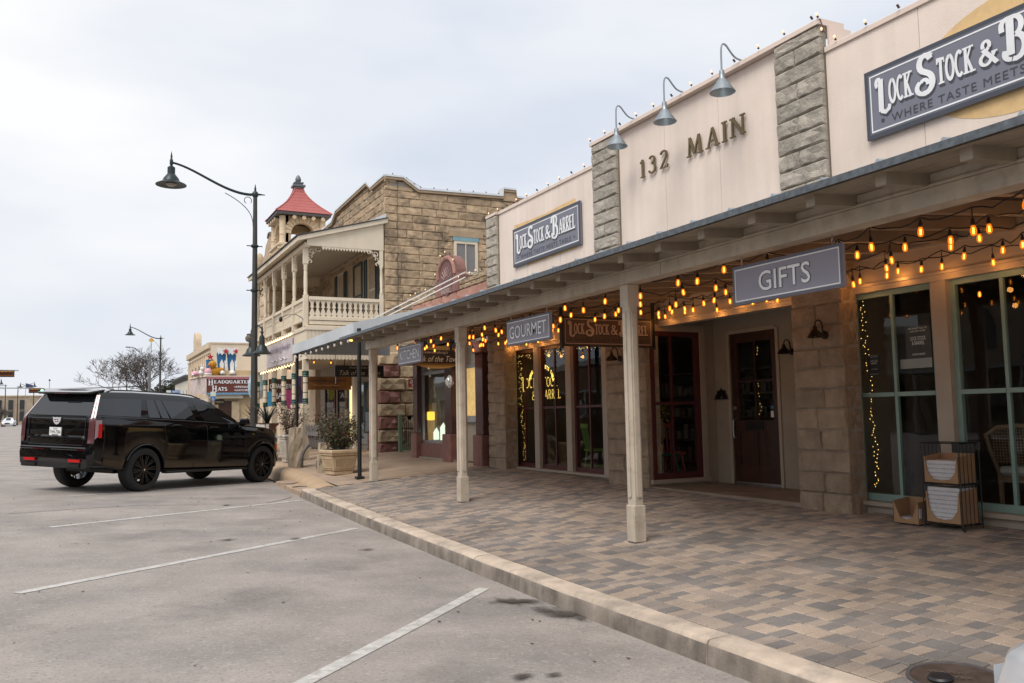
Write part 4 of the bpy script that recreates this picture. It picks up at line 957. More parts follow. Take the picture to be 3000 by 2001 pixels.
N2 = 2*K-1
for i in range(len(xs)-1):
    for j in range(N2-1): a = i*N2+j; mb.f.append((a, a+1, a+N2+1, a+N2))
for e in (0, len(xs)-1):
    o = e*N2
    for j in range(K-1): mb.f.append((o+j, o+j+1, o+N2-2-j, o+N2-1-j) if j < K-2 else (o+j, o+j+1, o+N2-1-j))
body = obj('body', mb, m_cpaint, suv, smooth=True)
# dark underbody and wheel wells
obj('underbody', MB().box(-2.1, 2.3, -.62, .62, .34, .62).box(-1.15, 1.15, -.93, .93, .34, .60).box(-2.7, -2.25, -.7, .7, .5, .7), m_ctrim, suv)
for sx in (-1.7, 1.7):
    obj('wheel_well', MB().prism([(.47*math.cos(R_(a)), .47*math.sin(R_(a))) for a in range(0, 181, 12)], (sx, -.70, .415), (1,0,0), (0,0,1), (0,1.4,0)), mat('well_black', (.004,.004,.004), .9), suv)
def patch(name, fn, nu, nv, m, par=suv, smooth='all'): return obj(name, MB().grid(fn, nu, nv), m, par, smooth=smooth, fix=False)
def side_glass(name, b0, b1, t0, t1, k0=7.12, k1=7.93, side=-1):
    def f(u, v):
        k = k0+(k1-k0)*v; a = b0+(t0-b0)*v; b = b1+(t1-b1)*v; return Suv.pt(a+(b-a)*u, k, side, .004)
    return patch(name, f, 10, 5, m_cglass)
for sd_ in (-1, 1):
    side_glass('quarter_window', -2.79, -1.80, -2.66, -1.66, side=sd_)
    side_glass('side_window', -1.60, -1.31, -1.55, -1.38, side=sd_); side_glass('side_window', -1.27, -1.07, -1.33, -1.19, side=sd_)
    side_glass('side_window', -1.03, -.34, -1.15, -.50, side=sd_); side_glass('side_window', -.12, .80, -.31, .06, side=sd_)
    for a in (-1.25, -.10, 1.07):
        pts = [Suv.pt(a+(.03 if k < 4 else 0), k, sd_, -.001) for k in (1.2, 2, 3, 4, 5, 6, 6.8)]; obj('door_gap', MB().tube(pts, .006, 5), m_ctrim, suv)
    obj('belt_trim', MB().tube([Suv.pt(x, 7.05, sd_, .004) for x in [-2.78+.2*i for i in range(18)]], .007, 5), mat('dark_chrome', (.10,.10,.11), .25, 1., var=0), suv, smooth=True)
    for x, k in ((-.95, 5.1), (.10, 5.1)):
        h = obj('door_handle', MB().tube([Suv.pt(x-.10, k, sd_, .0), Suv.pt(x-.08, k, sd_, .035), Suv.pt(x+.08, k, sd_, .035), Suv.pt(x+.10, k, sd_, .0)], .014, 8), m_cpaint, suv, smooth=True)
    obj('roof_rail', MB().tube([Suv.pt(-2.4, 9.2, sd_, 0)]+[Suv.pt(-2.3+.2*i, 9.2, sd_, .035) for i in range(11)]+[Suv.pt(-.02, 9.2, sd_, 0)], .014, 6), m_ctrim, suv, smooth=True)
    obj('running_board', MB().box(-1.16, 1.16, sd_*.86, sd_*1.02, .32, .365), m_ctrim, suv, bev=.012)
    mr = obj('mirror', MB().hexa([(.84,sd_*.98,1.27),(1.0,sd_*.98,1.27),(1.02,sd_*1.19,1.29),(.86,sd_*1.20,1.29)], [(.84,sd_*1.0,1.43),(.96,sd_*1.0,1.44),(.98,sd_*1.18,1.45),(.85,sd_*1.20,1.43)]), m_cpaint, suv, bev=.03)
    obj('mirror_arm', MB().box(.88, .96, sd_*.90, sd_*1.0, 1.29, 1.35), m_ctrim, mr)
    # tall tail lamp: blade up the pillar, lens box down the corner
    def fl(u, v, sd_=sd_):
        z = 1.36+.44*v; y = .935-.19*v-.085*(1-u)*(1-.3*v); return (Suv.xr(z)-.012+u*.03, sd_*y, z)
    patch('tail_lamp_blade', fl, 3, 8, m_redclr)
    def f2(u, v, sd_=sd_):
        z = .92+.46*v; y = .82+.125*u; return (Suv.xr(z)-.014+.03*u*u, sd_*y, z)
    lp = patch('tail_lamp', f2, 4, 8, mat('smoked_red_lens', (.10,.035,.04), .1, var=0, coat=.7))
    def f3(u, v, sd_=sd_):
        z = .98+.36*v; return (-2.855+.12*u, sd_*(.958+.020*u), z)
    patch('lens_side', f3, 2, 2, m_redclr, lp)
    obj('red_lens', MB().grid(lambda u, v: (-2.80+.07*u, sd_*(.976+.012*u), 1.02+.25*v), 2, 2), m_red, lp, fix=False)
    box('reflector', -2.95, -2.925, sd_*.44, sd_*.72, .575, .625, m_red, suv)
    box('exhaust_outlet', -2.945, -2.90, sd_*.42, sd_*.70, .475, .545, mat('exhaust_black', (.003,.003,.003), .8), suv, bev=.012)
    obj('exhaust_trim', frame_mesh((-2.947, .41 if sd_ > 0 else -.71, .465), (0,1,0), (0,0,1), .30, .09, .012), MATS['dark_chrome'], suv, fix=False)
    obj('side_marker', MB().grid(lambda u, v, sd_=sd_: (2.23+.11*u, sd_*(.945-.085*u), .70+.13*v+.02*u), 2, 2), m_amber, suv, fix=False)
    obj('headlamp', MB().grid(lambda u, v, sd_=sd_: (2.30+.16*u, sd_*(.905-.14*u), .92+.12*v-.01*u), 3, 2), m_redclr, suv, fix=False)
    pts = [(c_+.48*math.cos(R_(a)), sd_*1.004, .415+.48*math.sin(R_(a))) for c_ in (1.7,) for a in range(6, 175, 8)]; obj('wheel_arch_trim', MB().tube(pts, .016, 6), m_cpaint, suv, smooth=True)
    pts = [(-1.7+.48*math.cos(R_(a)), sd_*1.004, .415+.48*math.sin(R_(a))) for a in range(6, 175, 8)]; obj('wheel_arch_trim', MB().tube(pts, .016, 6), m_cpaint, suv, smooth=True)
# tailgate: rear glass, spoiler, ledge, crest, plate, bumper
def fr(u, v):
    z = 1.415+.35*v; hw = .81-.12*v; y = -hw+2*hw*u; return (Suv.xr(z)-.010, y, z)
patch('rear_window', fr, 8, 5, m_cglass)
obj('spoiler', MB().hexa([(-2.80,-.66,1.80),(-2.80,.66,1.80),(-2.5,.70,1.83),(-2.5,-.70,1.83)], [(-2.83,-.68,1.84),(-2.83,.68,1.84),(-2.45,.70,1.915),(-2.45,-.70,1.915)]), m_cpaint, suv, bev=.02)
obj('brake_lamp', MB().box(-2.832, -2.822, -.18, .18, 1.812, 1.824), MATS['smoked_red_lens'], suv)
obj('tailgate_ledge', MB().hexa([(-2.90,-.74,.985),(-2.90,.74,.985),(-2.86,.76,.97),(-2.86,-.76,.97)], [(-2.925,-.70,1.015),(-2.925,.70,1.015),(-2.86,.74,1.06),(-2.86,-.74,1.06)]), m_cpaint, suv, bev=.01)
obj('tailgate_gap', MB().tube([(-2.876,-.735,1.40),(-2.879,-.73,1.0),(-2.895,-.70,.88),(-2.895,.70,.88),(-2.879,.73,1.0),(-2.876,.735,1.40)], .006, 5), m_ctrim, suv)
obj('rear_wiper_trim', MB().box(-2.880, -2.872, -.72, .72, 1.392, 1.408), MATS['dark_chrome'], suv)
obj('bumper_step', MB().box(-2.952, -2.86, -.85, .85, .785, .845), m_cpaint, suv, bev=.02)
obj('bumper_skirt', MB().box(-2.915, -2.80, -.84, .84, .46, .57), m_ctrim, suv, bev=.015)
cr0 = [(a*1.25, b*1.25) for a, b in [(-.085,.05),(-.07,-.01),(-.04,-.045),(0,-.06),(.04,-.045),(.07,-.01),(.085,.05),(.03,.045),(0,.05),(-.03,.045)]]
crest = obj('crest', MB().prism(cr0, (-2.872, 0, 1.315), (0,-1,0), (0,0,1), (-.014,0,0)), mat('silver_crest', (.55,.56,.58), .35, .2, var=0), suv)
for i, (a, b, m) in enumerate(((-.045,.018,m_plt),(.02,.02,m_chrome),(-.02,-.02,m_red),(.03,-.015,m_plt))):
    obj('crest_field', MB().prism([(-.02,-.008),(.02,-.008),(.02,.008),(-.02,.008)], (-2.8865, 0, 1.315), (0,-1,0), (0,0,1), (-.001,0,0)), m, crest).location = (0, -a, b)
pl = obj('licence_plate', MB().box(-2.90, -2.885, -.155, .155, 1.04, 1.195), m_wht, suv)
obj('plate_frame', frame_mesh((-2.901, .162, 1.033), (0,-1,0), (0,0,1), .324, .169, .010), m_plt, pl, fix=False)
text('plate_number', 'THH-7586', (-2.9015, .135, 1.075), (0,-1,0), (0,0,1), .27, .065, m_plt, pl, bold=.012); text('plate_state', 'TEXAS', (-2.9015, .055, 1.152), (0,-1,0), (0,0,1), .11, .025, m_plt, pl, bold=.02); box('plate_bar', -2.9015, -2.90, -.08, .08, 1.047, 1.062, m_plt, pl)
# windscreen
def fw_(u, v):
    x = 1.10-.83*v; zr = lerp_tab(Suv.ZR, x); hw = (.80-.14*v); y = -hw+2*hw*u; return (x+.012, y, zr+.006-.035*abs(2*u-1)**2.2)
patch('windscreen', fw_, 8, 8, m_cglass)
# grille and nose trim
obj('grille', MB().grid(lambda u, v: (2.575-.05*abs(2*u-1)**2, -.52+1.04*u, .55+.42*v), 6, 3), m_ctrim, suv, fix=False)
def make_wheel(par, x, y, sd_, R=.415, wd=.29, rimr=.285, nsp=10, mr=None, z=None):
    z = z or R; mr = mr or m_rim; o = sd_*wd/2
    wh = thing('wheel', 'w', 'w', (x, y, z)); del wh['label'], wh['category']; setpar(wh, par)
    h = wd/2; prof = [(rimr,-h+.01),(rimr+.03,-h),(R-.035,-h),(R-.008,-h+.03),(R,-h+.06),(R,h-.06),(R-.008,h-.03),(R-.035,h),(rimr+.03,h),(rimr,h-.01)]
    obj('tyre', MB().lathe(prof, (x, y, z), 40, 'y', cap=False), m_tyre, wh, smooth=True)
    yo = y+sd_*(h-.035)
    obj('rim', MB().lathe([(rimr+.002,-h+.02),(rimr+.002,h-.012),(rimr-.018,h-.012),(rimr-.03,h-.07),(rimr-.03,-h+.02)], (x, y, z), 40, 'y', cap=False), mr, wh, smooth=True)
    obj('brake_disc', MB().lathe([(.19,-.01),(.19,.01)], (x, y+sd_*.02, z), 24, 'y'), mat('brake_steel', (.08,.08,.08), .5, .8), wh)
    obj('hub', MB().lathe([(.055,-.03),(.05,.012),(.03,.018)], (x, yo, z), 16, 'y') if sd_ > 0 else MB().lathe([(.055,.03),(.05,-.012),(.03,-.018)], (x, yo, z), 16, 'y'), mr, wh, smooth=True)
    obj('hub_cap', MB().box(x-.012, x+.012, yo+sd_*.016, yo+sd_*.022, z-.016, z+.016), m_chrome, wh)
    for k in range(nsp):
        t = 6.2832*k/nsp+.1; mb = MB()
        for dt in (-.10, .10):
            a = Vector((math.cos(t+dt*.5)*.045+x, yo-sd_*.004, math.sin(t+dt*.5)*.045+z)); b = Vector((math.cos(t+dt)*(rimr-.015)+x, yo+sd_*.012, math.sin(t+dt)*(rimr-.015)+z)); mb.bar(a, b, .017, .03, up=(0, 1, 0))
        obj('spoke', mb, mr, wh)
    return wh
for x in (-1.7, 1.7):
    for sd_ in (-1, 1): make_wheel(suv, x, sd_*.86, sd_)
sx_, sy_, sh_ = 1.79, 19.79, R_(39.9)
nrm = Vector((.044, -.01, 1)).normalized(); fwd = Vector((math.cos(sh_), math.sin(sh_), 0)); fwd = (fwd-nrm*fwd.dot(nrm)).normalized(); lft = nrm.cross(fwd)
def pose(o, x, y, z, f, l, n): 
    o.location = (x, y, z); o.rotation_euler = Matrix(((f.x, l.x, n.x), (f.y, l.y, n.y), (f.z, l.z, n.z))).to_euler()
pose(suv, sx_, sy_, road_z(sx_, sy_), fwd, lft, nrm)

# ---- plain saloon car used for the white cars
def saloon(label, pm, x, y, head, z=None, lamps=False):
    t = thing('car', label, 'car', (0,0,0))
    W = [(-2.3,.70),(-2.1,.84),(-1.5,.90),(1.2,.90),(1.7,.86),(2.05,.74),(2.25,.52),(2.32,.35)]; ZR = [(-2.3,.98),(-1.75,1.08),(-1.0,1.40),(-.3,1.45),(.3,1.40),(1.0,1.02),(1.2,.98),(1.8,.88),(2.1,.80),(2.25,.72),(2.32,.62)]
    BE = [(-2.3,.90),(-1.5,.93),(.9,.90),(1.6,.82),(2.1,.72),(2.32,.56)]; mb = MB()
    def sec(x):
        w, zr, be = (lerp_tab(q, x) for q in (W, ZR, BE)); zb = .24
        for c in (-1.38, 1.38):
            d = abs(x-c)
            if d < .37: zb = max(zb, .32+math.sqrt(.37**2-d*d))
        zt = max(be+.02, zr-.1); wt = w-.03-.28*min(1, (zt-be)/.4); P = [(w-.04, zb), (w, zb+.04), (w+.005, .6), (w-.02, be-.05), (w-.05, be), (wt, zt), (wt-.08, zr-.03), (wt*.5, zr), (0, zr+.004)]; o = []; pz = -1
        for yy, zz in P: zz = max(zz, pz+.003); pz = zz; o.append((yy, zz))
        return o
    xs = sorted([-2.3+.1*i for i in range(47)]+[c+.37*math.cos(R_(a)) for c in (-1.38, 1.38) for a in range(0, 181, 15)]); K = 9; M2 = 17
    for q in xs:
        P = sec(q); 
        for yy, zz in P+[(-a, b) for a, b in P[-2::-1]]: mb.v.append((q, -yy, zz))
    for i in range(len(xs)-1):
        for j in range(M2-1): a = i*M2+j; mb.f.append((a, a+1, a+M2+1, a+M2))
    for o in (0, (len(xs)-1)*M2): mb.f += [(o+j, o+j+1, o+M2-2-j, o+M2-1-j) for j in range(K-2)]+[(o+K-2, o+K-1, o+M2-K+1)]
    bo = obj('body', mb, pm, t, smooth='all'); sb = bo.modifiers.new('round', 'SUBSURF'); sb.levels = sb.render_levels = 1
    def pp(x, k, sd_, off=.004):
        P = sec(x); i = min(int(k), K-2); u = k-i; yy = P[i][0]+(P[i+1][0]-P[i][0])*u; zz = P[i][1]+(P[i+1][1]-P[i][1])*u; return (x, sd_*(yy+off), zz+off*.3)
    for sd_ in (-1, 1):
        for b0, b1, t0, t1 in ((-1.2, -.15, -.85, -.15), (-.08, .85, -.08, .35)):
            obj('side_window', MB().grid(lambda u, v: pp((b0+(t0-b0)*v)*(1-u)+(b1+(t1-b1)*v)*u, 4.1+.8*v, sd_), 5, 3), m_cglass, t, fix=False)
        obj('headlamp', MB().grid(lambda u, v: (2.10+.16*u, sd_*(.72-.22*u), .60+.08*v), 3, 2), mat('headlamp_lit', (.8,.8,.8), .2, emit=(1,.97,.9), es=2.0) if lamps else mat('clear_headlamp', (.50,.53,.56), .1, var=0, coat=.5), t, fix=False)
        for x_ in (-1.38, 1.38): make_wheel(t, x_, sd_*.78, sd_, .32, .2, .21, 5, m_chrome)
        obj('mirror', MB().box(.62, .74, sd_*.9, sd_*1.03, .93, 1.03), pm, t, bev=.02)
    obj('windscreen', MB().grid(lambda u, v: (1.02-.65*v, (-.66+1.32*u)*(1-.16*v), lerp_tab(ZR, 1.02-.65*v)+.012-.05*abs(2*u-1)**2), 6, 5), m_cglass, t, fix=False)
    obj('rear_window', MB().grid(lambda u, v: (-1.68+.62*v, (-.6+1.2*u)*(1-.1*v), lerp_tab(ZR, -1.68+.62*v)+.012-.05*abs(2*u-1)**2), 6, 5), m_cglass, t, fix=False)
    obj('grille', MB().grid(lambda u, v: (2.305, -.32+.64*u, .38+.2*v), 2, 2), m_ctrim, t, fix=False); obj('underbody', MB().box(-2.0, 2.0, -.66, .66, .2, .5), m_ctrim, t)
    obj('bonnet_gap', MB().tube([(1.12,-.78,.93),(1.5,-.74,.885),(1.9,-.60,.83),(2.10,-.42,.785),(2.18,0,.775),(2.10,.42,.785),(1.9,.60,.83),(1.5,.74,.885),(1.12,.78,.93)], .010, 6), m_ctrim, t)
    t.location = (x, y, z if z is not None else road_z(x, y)); t.rotation_euler = (0, 0, head); return t
m_wcar = mat('white_car_paint', (.72,.75,.78), .2, var=0, coat=.8); m_scar = mat('silver_car_paint', (.55,.58,.62), .25, .3, var=0, coat=.7)
# ================================================================== granite-fronted shop next door
m_gran = mat('red_granite', (.235,.105,.085), .55, var=.25, vs=7, bump=.45, bs=50, rnd=.18, spk=.3, spks=170, spkc=(.4,.25,.2))
m_gpol = mat('polished_red_granite', (.085,.033,.03), .22, var=.3, vs=60, spk=.3, spks=260, spkc=(.2,.1,.09))
m_pinkg = mat('pink_granite_parapet', (.40,.205,.155), .8, var=.2, vs=9, bump=.5, bs=60, rnd=.2)
m_tanst = mat('weathered_tan_stone', (.46,.335,.215), .9, var=.3, vs=5, bump=.8, bs=38, rnd=.22, tint=(.085,.065,.05), tf=.8, ts=2.4)
m_palest = mat('pale_rough_stone', (.52,.405,.27), .9, var=.25, vs=5, bump=.7, bs=40, rnd=.2, tint=(.16,.13,.10), tf=.55, ts=2.2)
m_alu = mat('aluminium_frame', (.42,.42,.43), .4, .7)
m_canvas = mat('grey_canvas', (.52,.55,.575), .75, var=.10, vs=1.2, bump=.1, bs=30)
m_cream = mat('cream_paint', (.70,.60,.46), .6, var=.07, vs=2, bump=.08, bs=60, streak=.05)
m_green = mat('dark_green_paint', (.025,.085,.065), .5, var=.1); m_sage = mat('sage_green_paint', (.19,.26,.185), .6, var=.12)
m_litw = mat('lit_shop_window', (.5,.4,.2), .5, var=.5, vs=6, emit=(1,.74,.34), es=.75)
shop2 = thing('granite_shop', 'small red granite shop front with a round-topped pediment', 'building', (7.6, 18.2, .5))
X2 = 7.5
box('shop_wall', 7.62, 7.9, 16.02, 20.5, 2.62, 4.45, m_mort, shop2); box('roof', 7.9, 20, 16.02, 20.5, 3.9, 4.1, MATS['flat_roof'], shop2)
box('side_wall', 7.62, 20, 20.1, 20.26, .4, 4.0, MATS['block_wall'], shop2)
box('base', 7.50, 7.8, 18.2, 19.98, .42, .90, m_gran, shop2); box('plinth', 7.46, 7.8, 17.75, 20.55, .40, .575, m_mort, shop2)
for y0, y1 in ((19.98, 20.27), (17.8, 18.2), (16.13, 16.5)):
    p = box('pilaster', 7.44, 7.75, y0, y1, 1.14, 2.85, m_gpol, shop2, bev=.01); box('pilaster_foot', 7.38, 7.75, y0-.04, y1+.04, .45, 1.14, m_gran, p, bev=.02); box('capital', 7.38, 7.75, y0-.04, y1+.04, 2.85, 3.1, m_gran, p, bev=.02)
wf = obj('display_window', MB().box(7.56, 7.62, 18.2, 18.27, .9, 2.62).box(7.56, 7.62, 19.92, 19.98, .9, 2.62).box(7.56, 7.62, 18.27, 19.92, .9, .97).box(7.56, 7.62, 18.27, 19.92, 2.55, 2.62).box(7.56, 7.62, 18.27, 19.92, 2.95, 3.0).box(7.56, 7.62, 18.2, 18.27, 2.62, 3.0).box(7.56, 7.62, 19.92, 19.98, 2.62, 3.0), m_alu, shop2)
for z0, z1 in ((.97, 2.55), (2.62, 2.95)): obj('pane', MB().add([(7.59,18.27,z0),(7.59,19.92,z0),(7.59,19.92,z1),(7.59,18.27,z1)], [(3,2,1,0)]), m_glass, wf, fix=False)
box('entry_wall', 7.64, 7.74, 16.5, 17.8, .42, 1.46, m_plast, shop2); box('entry_wall', 7.64, 7.74, 16.5, 17.8, 2.66, 3.2, m_plast, shop2)
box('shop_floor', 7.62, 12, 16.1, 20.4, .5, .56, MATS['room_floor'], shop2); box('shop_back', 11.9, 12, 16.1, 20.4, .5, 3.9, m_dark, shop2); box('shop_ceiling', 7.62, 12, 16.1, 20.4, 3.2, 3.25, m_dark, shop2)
ew = obj('entry_window', MB().box(7.58, 7.66, 16.5, 17.8, 1.40, 1.54).box(7.60, 7.66, 16.5, 17.8, 2.58, 2.66).box(7.60, 7.66, 16.5, 16.55, 1.54, 2.58).box(7.60, 7.66, 17.75, 17.8, 1.54, 2.58), m_alu, shop2)
obj('pane', MB().add([(7.63,16.55,1.54),(7.63,17.75,1.54),(7.63,17.75,2.58),(7.63,16.55,2.58)], [(3,2,1,0)]), mat('amber_lit_glass', (.4,.28,.1), .3, var=.55, vs=7, emit=(1,.66,.24), es=.28), ew, fix=False)
# parapet of pink granite blocks with a rounded pediment
courses(shop2, m_pinkg, 'x', (7.56, 20.5, 3.9), 4.48, 4.34, .22, [.9, 1.3, .6], .06)
for y0, y1 in ((18.85, 20.45), (16.05, 17.45)):
    courses(shop2, m_tanst, 'x', (7.56, y1, 4.34), y1-y0, 4.56, .11, [.35, .5], .07)
pe = obj('pediment', MB().prism([(18.85,4.34),(18.85,4.70),(18.74,4.74)]+[(18.12+.56*math.cos(R_(a)), 4.74+.50*math.sin(R_(a))) for a in range(0, 181, 12)]+[(17.50,4.74),(17.42,4.70),(17.42,4.34)], (7.50,0,0), (0,1,0), (0,0,1), (.25,0,0)), m_gran, shop2)
obj('pediment_panel', MB().prism([(18.12+.36*math.cos(R_(a)), 4.70+.40*math.sin(R_(a))) for a in range(0, 360, 15)], (7.488,0,0), (0,1,0), (0,0,1), (.01,0,0)), mat('plum_granite', (.15,.072,.068), .7, var=.2, vs=20), pe)
obj('pediment_moulding', MB().tube([(7.49, 18.12+.50*math.cos(R_(a)), 4.74+.44*math.sin(R_(a))) for a in range(0, 181, 10)], .05, 8), m_pinkg, pe)
for a in range(-60, 61, 20):
    b = R_(90+a); obj('incised_ray', MB().bar((7.484, 18.12+.14*math.cos(b), 4.62+.14*math.sin(b)), (7.484, 18.12+.34*math.cos(b), 4.62+.34*math.sin(b)), .018, .008), mat('pale_incised', (.5,.36,.32), .8), pe)
text('pediment_text', 'ANDRELLI', (7.484, 18.42, 4.36), (0,-1,0), (0,0,1), .6, .10, MATS['pale_incised'], pe, bold=.01)
edge_bulbs('small amber bulbs along the granite pediment and parapet', [(7.47, 20.4-.35*i, 4.58) for i in range(4)]+[(7.47, 18.12+.6*math.cos(R_(a)), 4.76+.52*math.sin(R_(a))) for a in range(10, 175, 28)]+[(7.47, 17.3-.3*i, 4.58) for i in range(5)])
# lit crystals and a yellow floor lamp in the window
for i, (y, h) in enumerate(((19.46, .30), (19.02, .42))):
    t = thing('crystal_lamp', ('shorter', 'taller')[i]+' glowing white pointed crystal lamp in the granite shop window', 'lamp', (7.9, y, .97), 'crystal lamps')
    r = .075; pr = [(r*math.cos(R_(60*k+15)), r*math.sin(R_(60*k+15))) for k in range(6)]
    mb = MB(); mb.v = [(7.73+a, y+b, .98) for a, b in pr]+[(7.73+a, y+b, .98+h-.12) for a, b in pr]+[(7.74, y, .98+h)]; mb.f = [tuple(range(6))[::-1]]+[(k, (k+1) % 6, 6+(k+1) % 6, 6+k) for k in range(6)]+[(6+k, 6+(k+1) % 6, 12) for k in range(6)]
    obj('crystal', mb, mat('glowing_crystal', (.7,.8,.7), .4, var=.4, vs=9, emit=(.85,.95,.72), es=.65), t); box('stand', 7.65, 7.82, y-.1, y+.1, .56, .98, m_black, t)
t = thing('tall_paper_lamp', 'tall yellow paper lamp glowing in the granite shop window', 'lamp', (7.8, 19.93, .6))
box('shade', 7.70, 7.86, 19.86, 20.02, 1.45, 1.66, mat('yellow_lamp_shade', (.8,.55,.1), .6, var=.2, emit=(1,.62,.06), es=.9), t, bev=.02); box('column', 7.705, 7.855, 19.865, 20.015, .57, 1.45, mat('dim_paper_lamp', (.5,.36,.17), .7, var=.25, emit=(1,.6,.2), es=.12), t)
# ---- canvas awning on black poles
aw = thing('canvas_awning', 'grey canvas awning on black poles in front of the granite shop', 'awning', (5, 19, .3))
cy0, cy1, fz0, fz1 = 16.62, 22.15, 3.20, 3.44
mb = MB().grid(lambda u, v: (4.86+2.62*u, cy0+(cy1-cy0)*v, fz1+.62*u+.03*math.sin(u*6)*math.sin(v*9)), 8, 8); obj('canvas_top', mb, m_canvas, aw, smooth='all', fix=False)
mb = MB().grid(lambda u, v: (4.86-.01*math.sin(14*u)*(1-v), cy0+(cy1-cy0)*u, fz0+(fz1-fz0)*v), 16, 3); obj('valance', mb, m_canvas, aw, smooth='all', fix=False)
mb = MB().add([(4.86,cy0,fz0),(4.86,cy0,fz1),(7.48,cy0,fz1+.62),(7.48,cy0,fz1+.36)], [(0,1,2,3)]); obj('valance', mb, m_canvas, aw, fix=False)
mb = MB().add([(4.86,cy1,fz0),(4.86,cy1,fz1),(7.48,cy1,fz1+.62),(7.48,cy1,fz0)], [(0,1,2,3)]); obj('valance', mb, m_canvas, aw, fix=False)
m_bpole = mat('black_pole_paint', (.014,.016,.018), .4, .2)
for y in (16.55, 22.0):
    b = S_(4.95, y); p = obj('pole', MB().tube([(4.95,y,b+.02),(4.95,y,fz0+.12)], .042, 12), m_bpole, aw, smooth=True); box('pole_base', 4.87, 5.03, y-.08, y+.08, b, b+.05, m_bpole, p, bev=.008)
    if y < 17: box('beam_bracket', 4.88, 5.0, y-.2, y+.02, fz0-.03, fz0+.05, m_bpole, p)
obj('front_rail', MB().tube([(4.89,cy0,fz0),(4.89,cy1,fz0)], .025, 8), m_bpole, aw); obj('side_rail', MB().tube([(4.89,cy0+.03,fz0+.02),(7.45,cy0+.03,fz0+.4)], .02, 8), m_bpole, aw)
for d in (0, -.11): obj('stay_rod', MB().tube([(5.95, 22.0, 3.64+d), (7.5, 17.05, 4.68+d)], .014, 8), mat('white_rod', (.75,.72,.68), .5), aw)
t = thing('bulb_string', 'unlit clear bulbs hanging along the canvas awning edge', 'light string', (4.83, 19, 3.2))
obj('cable', MB().tube([(4.83+.02*math.sin(i*2.1), 16.7+.25*i, 3.19-.03*abs(math.sin(i*1.1))) for i in range(22)], .006, 5), m_cable, t)
ubm = MB().lathe([(.008,-.05),(.018,-.06),(.027,-.09),(.026,-.11),(.010,-.13)], (0,0,0), 8).mesh('bulb'); fixn(ubm); ubm.materials.append(mat('clear_bulb', (.55,.52,.48), .1, coat=.5))
for i in range(10): p = (4.83, 16.9+.52*i, 3.18); s = inst('socket', sme, t, p); inst('bulb', ubm, s, p)
t = thing('flood_lamp', 'round yellow flood lamp lit under the canvas awning corner', 'lamp', (4.95, 17.1, 3.1))
obj('lens', MB().lathe([(.02,-.05),(.07,-.04),(.085,0),(.06,.05),(.02,.09)], (4.99, 17.12, 3.16), 16), mat('yellow_lit_lens', (.9,.7,.2), .3, emit=(1,.62,.10), es=2.2), t, smooth=True); obj('holder', MB().tube([(4.99,17.12,3.24),(5.0,17.12,3.34)], .03, 8), m_alu, t)
# ---- hanging boards of the granite shop
m_sblk = mat('black_sign_board', (.010,.009,.008), .35, var=.1); m_gold = mat('pale_gold_script', (.55,.40,.24), .5)
t = thing('hanging_sign', 'black board with pale script hung below the canvas awning', 'sign', (6.2, 21, 2.57))
box('board', 5.66, 6.92, 20.99, 21.03, 2.57, 2.855, m_sblk, t)
text('lettering', "Fredericksburg's", (6.02, 20.986, 2.76), (1,0,0), (0,0,1), .6, .07, m_gold, t, shear=.35); text('lettering', 'Talk of the Town', (5.78, 20.986, 2.61), (1,0,0), (0,0,1), 1.05, .12, m_gold, t, shear=.35)
obj('hanger', MB().tube([(5.68,21,2.4),(5.68,21,3.5)], .010, 6), m_alu, t)
t = thing('projecting_sign', 'dark board with pale script over a yellow oval behind the kitchen sign', 'sign', (6.8, 17, 2.6))
obj('oval', MB().prism([(6.82+.62*math.cos(R_(a)), 2.80+.245*math.sin(R_(a))) for a in range(0, 360, 12)], (0, 17.03, 0), (1,0,0), (0,0,1), (0,.03,0)), mat('ochre_oval', (.42,.22,.06), .5, var=.15), t)
box('board', 6.22, 7.42, 16.99, 17.028, 2.67, 2.95, mat('dark_brown_board', (.028,.014,.010), .4), t)
text('lettering', "Fredericksburg's", (6.42, 16.986, 2.86), (1,0,0), (0,0,1), .62, .07, m_gold, t, shear=.35); text('lettering', 'Talk of the Town', (6.30, 16.986, 2.70), (1,0,0), (0,0,1), 1.02, .125, m_gold, t, shear=.35); box('hanger', 6.5, 6.53, 16.99, 17.02, 2.95, 3.4, m_black, t); box('hanger', 7.1, 7.13, 16.99, 17.02, 2.95, 3.5, m_black, t)
# ---- small red plaque, green gate in the passage
t = thing('wall_plaque', 'small red plaque reading ANGEL INN on the stone corner', 'sign', (8.35, 22.85, 2.4)); box('board', 8.23, 8.62, 22.78, 22.80, 2.37, 2.60, mat('plaque_red', (.24,.035,.02), .5), t)
for s, z, h, a, b in (('ANGEL', 2.47, .06, 8.27, .28), ('INN', 2.395, .055, 8.33, .16), ('bed and', 2.55, .03, 8.30, .2)): text('lettering', s, (a, 22.778, z), (1,0,0), (0,0,1), b, h, m_wht, t, bold=.015)
t = thing('garden_gate', 'sage green timber gate with iron bars in the passage between shops', 'gate', (8.2, 22.5, .5))
zg = .50
for x in (7.88, 8.50): box('gate_post', x-.05, x+.05, 22.45, 22.55, zg, 1.62, m_sage, t, bev=.008)
box('bottom_rail', 7.93, 8.45, 22.47, 22.53, zg+.12, zg+.22, m_sage, t); obj('brace', MB().bar((7.93,22.5,zg+.24),(8.45,22.5,1.05), .05, .04, up=(0,1,0)), m_sage, t)
for k in range(9): x = 7.95+.055*k; obj('iron_bar', MB().tube([(x,22.5,zg+.2),(x,22.5,1.28+.22*math.sin(math.pi*k/8))], .008, 6), m_black, t)
obj('iron_arch', MB().tube([(8.18-.27*math.cos(R_(a)), 22.5, 1.28+.27*math.sin(R_(a))) for a in range(0, 181, 15)], .012, 6), m_black, t)
mb = MB()
